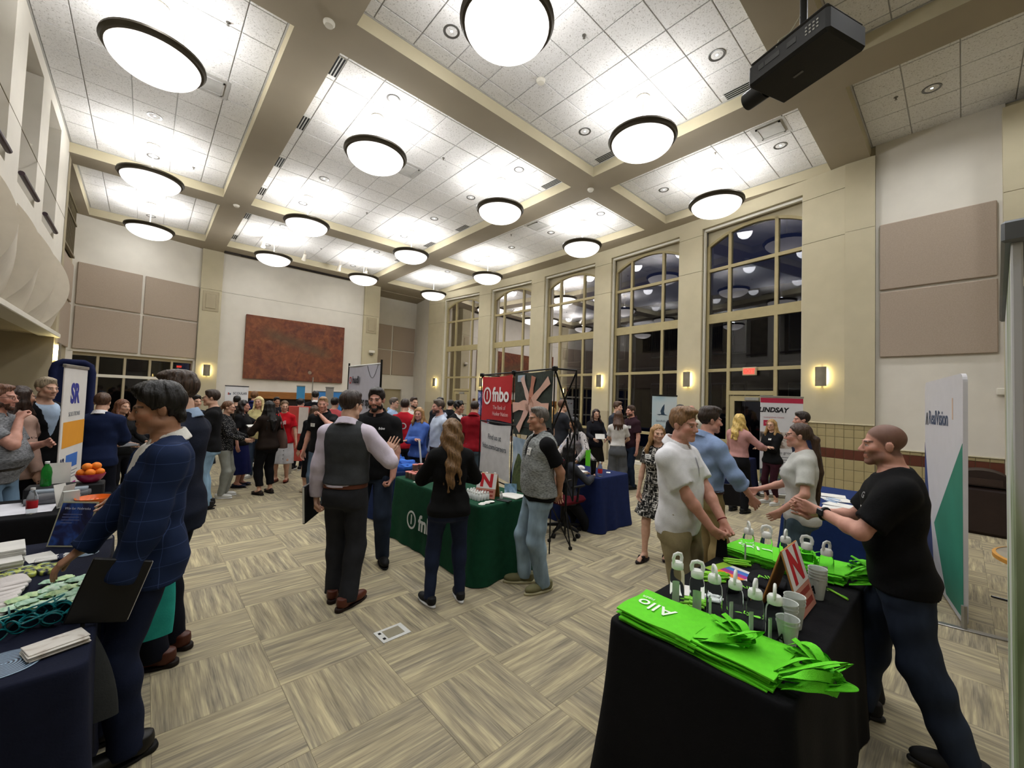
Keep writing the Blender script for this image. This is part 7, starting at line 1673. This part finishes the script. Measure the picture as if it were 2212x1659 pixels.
P('man in a grey fleece vest and light jeans with hands behind his back', 2.92, 2.80, -72, 1.75, lod=0, skin='tan', build=1.08, belly=.03, hair=('crop', '5e5852'), buzz=.55, head=(-4, 2), top=dict(name='shirt', mat=cm('101012'), hem=.86, neck=1.478, collar=1, off=.016), over=dict(name='vest', mat=cm('7d807f', 'heather'), sleeve='none', hem=.90, off=.034, neck=1.49, vee=(1.10, .16), fold=.006), bottom=trous('8195a3', 'denim', off=.022, fold=.007), shoes=('sneaker', '6d6a4a', 'b5ae8c'), arms=dict(L='behind', R='behind'), feet=((-.10, -.05, 16), (.11, .08, -10)), tags=[('card', -.115, 1.33, (.06, .07))])
# centre background
P('man with glasses in a light blue shirt in the middle crowd', 4.1, 8.45, 70, 1.76, lod=2, hair=('short', '5a5048'), glasses='222222', top=dress_shirt('9db6d6'), bottom=trous('23262e'))
P('man in a red T-shirt with a white emblem on his back', 3.62, 6.98, 172, 1.75, lod=1, skin='fair', hair=('short', '2a1c14'), top=tee('b01c2a'), bottom=trous('20242e'), tags=[('text', .0, 1.25, 'O', .17, 'd9d2d4', True)])
P('bearded man in a white shirt with a lanyard in the middle crowd', 4.35, 8.0, 30, 1.79, lod=2, hair=('crop', '33221a'), beard='2a1a13', top=dress_shirt('d2cfc8'), bottom=trous('23262e'))
P('blonde woman in a blue sweater with folded arms', 3.52, 6.24, -42, 1.62, fem=True, lod=1, skin='pink', hair=('bob', '9a7448', .24), head=(-22, 0), top=tee('4a68b0', sleeve='long', off=.018), bottom=trous('16181f'), arms=dict(L='cross', R='cross'))
P('bearded man in a pale shirt with a hand on his hip', 3.62, 5.78, -68, 1.77, lod=1, skin='pink', hair=('short', '4b4036'), beard='4a3226', top=dress_shirt('b9c3d6', off=.014), bottom=trous('1c2230', 'denim', belt='2a1c14'), arms=dict(L='hip', R='down'))
P('young man with curly black hair in a black jacket', 4.70, 6.8, 62, 1.74, lod=1, skin='tan', hair=('curly', '0f0d0c'), top=tee('d0d0d0'), over=blazer('111216'), bottom=trous('15161b'))
P('man in a dark red polo left of the red panel, seen from behind', 4.52, 6.02, 168, 1.76, lod=1, hair=('crop', '2c1f18'), top=polo('8a1520'), bottom=trous('4a5a68', 'denim'))
for k, (x, y, h, c, hc_, lb) in enumerate(((5.2, 8.3, 1.8, '22242c', '1a1512', 'dark-haired man standing behind the bearded man in white'), (5.9, 8.9, 1.74, '16181d', '15110f', 'man in black near the far glass door'), (5.35, 7.1, 1.72, '2a2d33', '3a2c22', 'man in charcoal behind the pale-shirted man'), (6.1, 7.3, 1.70, '15171c', '0f0d0c', 'black-haired person behind the curly-haired man'), (6.9, 8.0, 1.76, '1c2030', '2a1c14', 'man in navy far beside the fourth window'))):
    P(lb, x, y, (40, 150, 170, -60, 20)[k], h, lod=2, hair=('short', hc_), top=tee(c, sleeve='long'), bottom=trous('16181f'))
# around the navy table
seat_s = 1.64/1.75
P('student with long straight black hair seated in the office chair, back turned', 4.50, 3.74, 128, 1.60, fem=True, lod=1, hair=('long', '0c0b0b', .46), sink=.38, feet=((-.13, .46, 0), (.13, .46, 0)), top=tee('3a3c42', sleeve='long'), bottom=trous('17181d'), shoes=('sneaker', '1a1a1c', 'bbbbbb'), arms=dict(L=((-.12, .36, 1.12), (-.7, -.4, -.5)), R=((.12, .36, 1.12), (.7, -.4, -.5))), seat=1)
P('woman with straight black hair in a printed blouse leaning over the navy table', 6.0, 4.56, -48, 1.64, fem=True, lod=1, skin='olive', hair=('long', '0e0c0c', .34), lean=(0, .26), sink=.10, head=(0, -24), top=dict(mat=cm('b9b3b0', 'brush'), sleeve='long', hem=.96, off=.018, neck=1.472), bottom=trous('101114'), shoes=('flat', '111111', '111111'), arms=dict(R=((.14, .62, .92), (.7, -.4, -.3)), L=((-.22, .42, .9), (-.8, -.5, 0))))
P('woman with glasses in a black dress holding a leaflet by the second pier', 7.68, 5.62, 18, 1.66, fem=True, lod=1, hair=('wavy', '2a1a16', .3), glasses='222222', top=tee('14141a', sleeve='long'), bottom=dict(kind='skirt', bare=1, mat=cm('1a1712'), hem=.5, flare=.05), shoes=('flat', '111111', '111111'), arms=dict(L='bent', R='bent'))
P('woman in a white T-shirt and wide grey trousers, back turned', 7.28, 4.76, 176, 1.65, fem=True, lod=1, hair=('bob', '4a3020', .26), top=tee('c9c6c2', hem=.99), bottom=trous('54565a', off=.03, flare=.035, waist=1.04), shoes=('flat', '222222', '111111'), arms=dict(L='bent', R='bent'))
P('bearded man in a maroon polo beside the woman in white', 7.80, 4.78, -52, 1.77, lod=1, skin='pink', hair=('short', '3d2a1e'), beard='4a3023', top=polo('2e1a22'), bottom=trous('1f2a3c', 'denim'), shoes=('sneaker', '181818', '222222'), tags=[('card', -.09, 1.3)])
P('young man with brown hair behind the woman in white', 8.22, 5.42, 60, 1.84, lod=2, hair=('quiff', '4a3323'), top=tee('33373f'), bottom=trous('22252e'))
P('blonde woman behind the black frame of the display', 6.72, 6.1, 150, 1.68, fem=True, lod=2, hair=('long', 'a58350', .34), top=tee('1c1d20'), bottom=trous('20232b'))
P('young man in a dark T-shirt and tan trousers behind the display frame', 6.5, 5.62, 120, 1.84, lod=2, hair=('short', '5a3a28'), top=tee('26282e'), bottom=trous('8a7a5c'), arms=dict(R='bent'))
P('man with cropped black hair behind the man in the white polo', 7.85, 3.74, 20, 1.83, lod=2, skin='brown', hair=('crop', '0f0d0c'), top=tee('111114'), bottom=trous('16181d'))
P('bald man behind the man in the white polo', 8.30, 3.72, 170, 1.82, lod=2, skin='pink', hair=('bald', '6b5a4a'), top=dress_shirt('b9b5a8'), bottom=trous('2a2c33'))
# right side
P('woman in a black and white tweed dress and slides walking past', 4.55, 2.42, -22, 1.58, fem=True, lod=0, skin='fair', hair=('long', 'a07b50', .33), head=(-38, 0), top=dict(name='dress_top', mat=cm('222222', 'tweed'), sleeve='short', sl=.62, hem=.97, neck=1.465, off=.012, bust=.022), bottom=dict(kind='skirt', bare=1, mat=cm('222222', 'tweed'), hem=.56, waist=1.06, flare=.10, pleat=.06, np=8), shoes=('slide', '17100f', '1c1212'), arms=dict(R='pocket', L='down'), feet=((-.08, -.14, 10), (.08, .14, -6)), tags=[('card', .07, 1.33)])
pC, iC = P('young man in a white polo and khaki trousers looking right', 3.07, 1.45, 66, 1.79, lod=0, skin='pink', build=1.10, belly=.02, hair=('quiff', '7a5a3c'), head=(12, -2), top=polo('dcdce0', off=.018, fold=.005, hip=.002), bottom=trous('8c8060', off=.024, fold=.008), shoes=('sneaker', '555555', 'cccccc'), arms=dict(R=((.05, .27, .93), (.9, -.6, 0)), L=((-.06, .31, .96), (-.9, -.4, 0))), hand=(('fist', (.3, .5, -.8)), ('grip', (-.5, .6, -.6))))
P('dark-haired man in a light blue shirt and khakis with rolled sleeves', 4.18, 1.70, 122, 1.80, lod=0, skin='pink', hair=('quiff', '2b1d15'), head=(12, -3), top=dress_shirt('8296ba', sleeve='roll', off=.016, loose=.012, fold=.009), bottom=trous('85744e', belt='3a2016', off=.022), shoes=('dress', '1d1512', '110d0b'), arms=dict(R=((.26, .28, .98), (.8, -.6, -.1)), L='bent'))
P('blonde woman in a pink blouse seen from behind', 7.74, 2.62, 152, 1.70, fem=True, lod=1, hair=('wavy', 'c7a85f', .36), top=dict(mat=cm('b98a86'), sleeve='long', hem=.98, off=.018), bottom=trous('0f0f12', off=.02), shoes=('dress', '111111', '0d0d0d'), arms=dict(R=((.26, .36, 1.12), (.6, -.6, -.4)), L='bent'))
P('woman in glasses with folded arms, black sweater and maroon trousers', 8.93, 2.44, -42, 1.61, fem=True, lod=1, skin='fair', hair=('long', '9a7a4c', .32), glasses='1c1a1a', head=(-15, 0), top=tee('111113', sleeve='roll', off=.016), bottom=trous('33151f', off=.008, cropped=1), shoes=('sneaker', 'c9c9c6', 'dddddd'), arms=dict(L='cross', R='cross'), tags=[('card', -.07, 1.34, (.05, .035))])
P('dark-haired man in navy beside the woman with the ponytail', 7.42, 1.62, -70, 1.78, lod=1, skin='pink', hair=('short', '241912'), top=tee('1c2238', sleeve='long'), bottom=trous('191c26'), shoes=('sneaker', '1a1b1d', '777777'))
P('woman in a pale grey T-shirt and jeans with a long brown ponytail', 4.46, .99, -84, 1.69, fem=True, lod=0, build=1.12, skin='pink', hair=('pony', '3f2c20', .62), glasses='4a3a33', head=(0, 3), top=tee('b9b9b4', off=.016, fold=.006, hip=.004), bottom=trous('44555f', 'denim', off=.016), shoes=('sneaker', '1d1d1f', '999999'), arms=dict(L=((-.24, .17, .92), (-.6, -.8, 0)), R='bent'))
pD, iD = P('man with a shaved head and goatee in a black T-shirt, hands together', 3.21, .24, -84, 1.75, lod=0, skin='pink', build=1.10, belly=.02, hair=('bald', '3a2a22'), buzz=.72, stubble=.6, head=(-8, -2), top=tee('0d0d0f', off=.020, sl=.8, fold=.007), bottom=trous('232b3a', 'denim', off=.028, fold=.010), shoes=('sneaker', '1a1a1c', '2a2a2c'), lean=(0, .04), arms=dict(L=((-.06, .36, 1.20), (-.8, -.4, -.6)), R=((.04, .38, 1.17), (.7, -.4, -.6))), hand=(('flat', (.3, .85, .15), (.85, -.3, .2)), ('relax', (-.3, .9, .1), (-.8, -.2, .3))), feet=((-.14, -.22, 10), (.12, .16, -6)), tags=[('card', -.10, 1.235, (.06, .085)), ('text', -.10, 1.34, 'G', .05, '8a8a8c', False)])
# ---- things in hands
def held(name, label, cat, owner, loc, rz=0):
    M = owner.matrix_basis if False else (Matrix.Translation(owner.location) @ RZ(owner.rotation_euler[2]))
    p = M @ Vector(loc); return thing(name, label, cat, p, owner.rotation_euler[2]+rz)
leather = mat('portfolio_black', '0e0e10', .45)
def portfolio(owner, loc, label, tilt=0, w=.25, h=.33):
    t = held('portfolio', label, 'portfolio', owner, loc); M = RX(tilt)
    MB().cbox((-.012, -w/2, -h), (.012, w/2, 0), .004, M).build('cover', leather, t); MB().box((-.008, -w/2-.002, -h+.01), (.008, w/2-.01, -.004), M).build('pages', pw, t)
portfolio(pA, (-.235, .10, 1.02), 'black portfolio held at the side of the navy-suited student', .3, .21, .27)
portfolio(pV, (-.325, .02, 1.02), 'black portfolio held by the waistcoat man', .12)
t = held('drawstring_bag', 'grey drawstring bag hanging from the hand of the navy-suited student', 'bag', pA, (-.23, .20, .34)); bgm = cloth_mat('2e3030')
MB().grid(lambda u, v: (.05*math.sin(2*PI*u)*(1-.75*v**2), (.11+.02*math.sin(4*PI*u))*math.cos(2*PI*u)*(1-.7*v**2)+.02*v, .40*v+.01*math.sin(9*u)), 24, 8, close_u=True).build('sack', bgm, t, smooth=70); MB().tube([(0, .02, .38), (.0, .02, .46)], .008, 6).build('cord', bgm, t); MB().tube([(0, .08, .0), (0, .06, -.05), (0, -.02, -.02), (0, -.06, .04)], .004, 6).build('loose_cord', bgm, t)
t = held('teal_bag', 'teal bag hanging behind the navy-suited student', 'bag', pA, (.16, -.03, .44)); MB().grid(lambda u, v: (.03*math.sin(2*PI*u), .11*math.cos(2*PI*u)*(1-.3*(v-.4)**2), .34*v), 20, 6, close_u=True).build('sack', cloth_mat('2a9a90'), t, smooth=70); MB().tube([(0, -.06, .34), (0, 0, .5), (0, .06, .34)], .006, 6).build('strap', cloth_mat('2a9a90'), t)
bagm = mat('bag_taupe', '5a443d', .5, var=.12)
t = held('shoulder_bag', 'soft brown leather shoulder bag on the woman in the brown jacket', 'bag', pB, (.235, -.02, .80)); MB().grid(lambda u, v: (.07*math.sin(2*PI*u)*(1-.8*v**3), .17*math.cos(2*PI*u)*(1-.45*v**2), .33*v+.012*math.sin(7*u)), 28, 8, close_u=True).build('body', bagm, t, smooth=70)
MB().tube([(-.0, -.1, .28), (-.06, -.05, .55), (-.08, 0, .66), (-.06, .05, .55), (0, .1, .28)], .01, 8).build('strap', bagm, t)
t = held('folder', 'open black folder with white pages held by the woman in the brown jacket', 'folder', pB, (0, .36, 1.14)); MB().cbox((-.13, -.09, 0), (.13, .09, .012), .003, RX(.5)).build('cover', leather, t); MB().box((-.12, -.08, .012), (.12, .08, .02), RX(.5)).build('pages', pw, t)
t = thing('folder', 'grey folder held by the red-haired woman', 'folder', (-.20, 8.14, .98), .5); MB().cbox((-.13, -.16, 0), (.13, .16, .012), .003, RX(.2)).build('cover', mat('folder_grey', '55565a', .6), t)
t = thing('folder', 'black folder held by the man in the light blue shirt', 'folder', (4.62, 1.66, .80), .6); MB().cbox((-.012, -.12, -.02), (.012, .12, .20), .004, RY(.25)).build('cover', leather, t)
t = thing('leaflet', 'pale leaflet held by the woman in glasses by the second pier', 'leaflet', (7.33, 5.24, 1.08), -.8); MB().cbox((-.1, -.004, -.06), (.1, .004, .06), .001, RX(-.5)).build('sheet', pw, t)
t = held('black_bag', 'limp black bag hanging from the hands of the man in the white polo', 'bag', pC, (-.02, .30, .52)); MB().grid(lambda u, v: (.02*math.sin(2*PI*u), .06*math.cos(2*PI*u)*(1-.5*v), .38*v), 16, 5, close_u=True).build('sack', cloth_mat('111113'), t, smooth=70)
# watch and bracelets
def band(owner, info, side, label, name, cat, m, frac=.93, face=None, r=.036):
    S_, E_, W_ = info['A'][side]; M = Matrix.Translation(owner.location) @ RZ(owner.rotation_euler[2]); e, w = Vector(E_), Vector(W_); c = e+(w-e)*frac; d = (w-e).normalized()
    up = Vector((0, 0, 1)); a = d.cross(up).normalized(); b = a.cross(d)
    t = thing(name, label, cat, M @ c, owner.rotation_euler[2])
    MB().tube([a*r*math.cos(u)+b*r*math.sin(u) for u in np.linspace(0, 2*PI, 21)], .009 if face else .004, 8, cap=False).build('strap', m, t)
    if face:
        F_ = face_frame(a*(-r-.004)*face+b*.012, d, b); MB().cbox((-.022, -.02, -.004), (.022, .02, .009), .005, F_).build('watch_case', mat('watch_dark', '23262c', .2), t)
band(pD, iD, -1, 'black smart watch on the wrist of the man in the black T-shirt', 'wrist_watch', 'watch', mat('strap_black', '141416', .6), .88, 1, .034)
band(pC, iC, -1, 'red bracelet on the wrist of the man in the white polo', 'bracelet', 'bracelet', mat('bracelet_red', '7a1a22', .6), .9, None, .031)
# hand with phone at the right edge
hf = Field(); 
hf.cone((.0, -.16, 0), (0, 0, 0), .03, .026, .01)
for k, o_ in enumerate((.03, .01, -.01, -.03)):
    hf.cone((0, .0, 0), (o_, .085, .0), .017, .012, .015); hf.cone((o_, .085, 0), (o_*1.05, .12, -.025), .0095, .0085, .003); hf.cone((o_*1.05, .12, -.025), (o_, .105, -.05), .0085, .007, .003)
hf.cone((.02, .01, 0), (.05, .05, -.015), .016, .012, .01); hf.cone((.05, .05, -.015), (.045, .085, -.03), .0115, .009, .004)
ax_, D_ = hf.grid(.0045); P_, Q_ = snets(ax_, D_, .0045); me_ = np_mesh('hand', P_, Q_, SKIN, np.tile(np.array(srgb(SKINS['pink'])), (len(P_), 1)))
t = thing('person', 'hand of someone hidden behind the brush-stroke banner at the right edge', 'person', (4.05, -.245, .67), math.radians(85)); link('hand', me_, t); MB().tube([(0, -.5, -.06), (0, -.3, -.03), (0, -.12, 0)], [.06, .05, .042], 12).build('sleeve', cloth_mat('3a4a72'), t, smooth=60)
t = thing('phone', 'black phone held out at the right edge of the picture', 'phone', (4.05, -.16, .67), math.radians(85)); MB().cbox((-.038, -.02, -.006), (.038, .14, .006), .003, RX(.3)).build('case', mat('phone_black', '101012', .2), t)
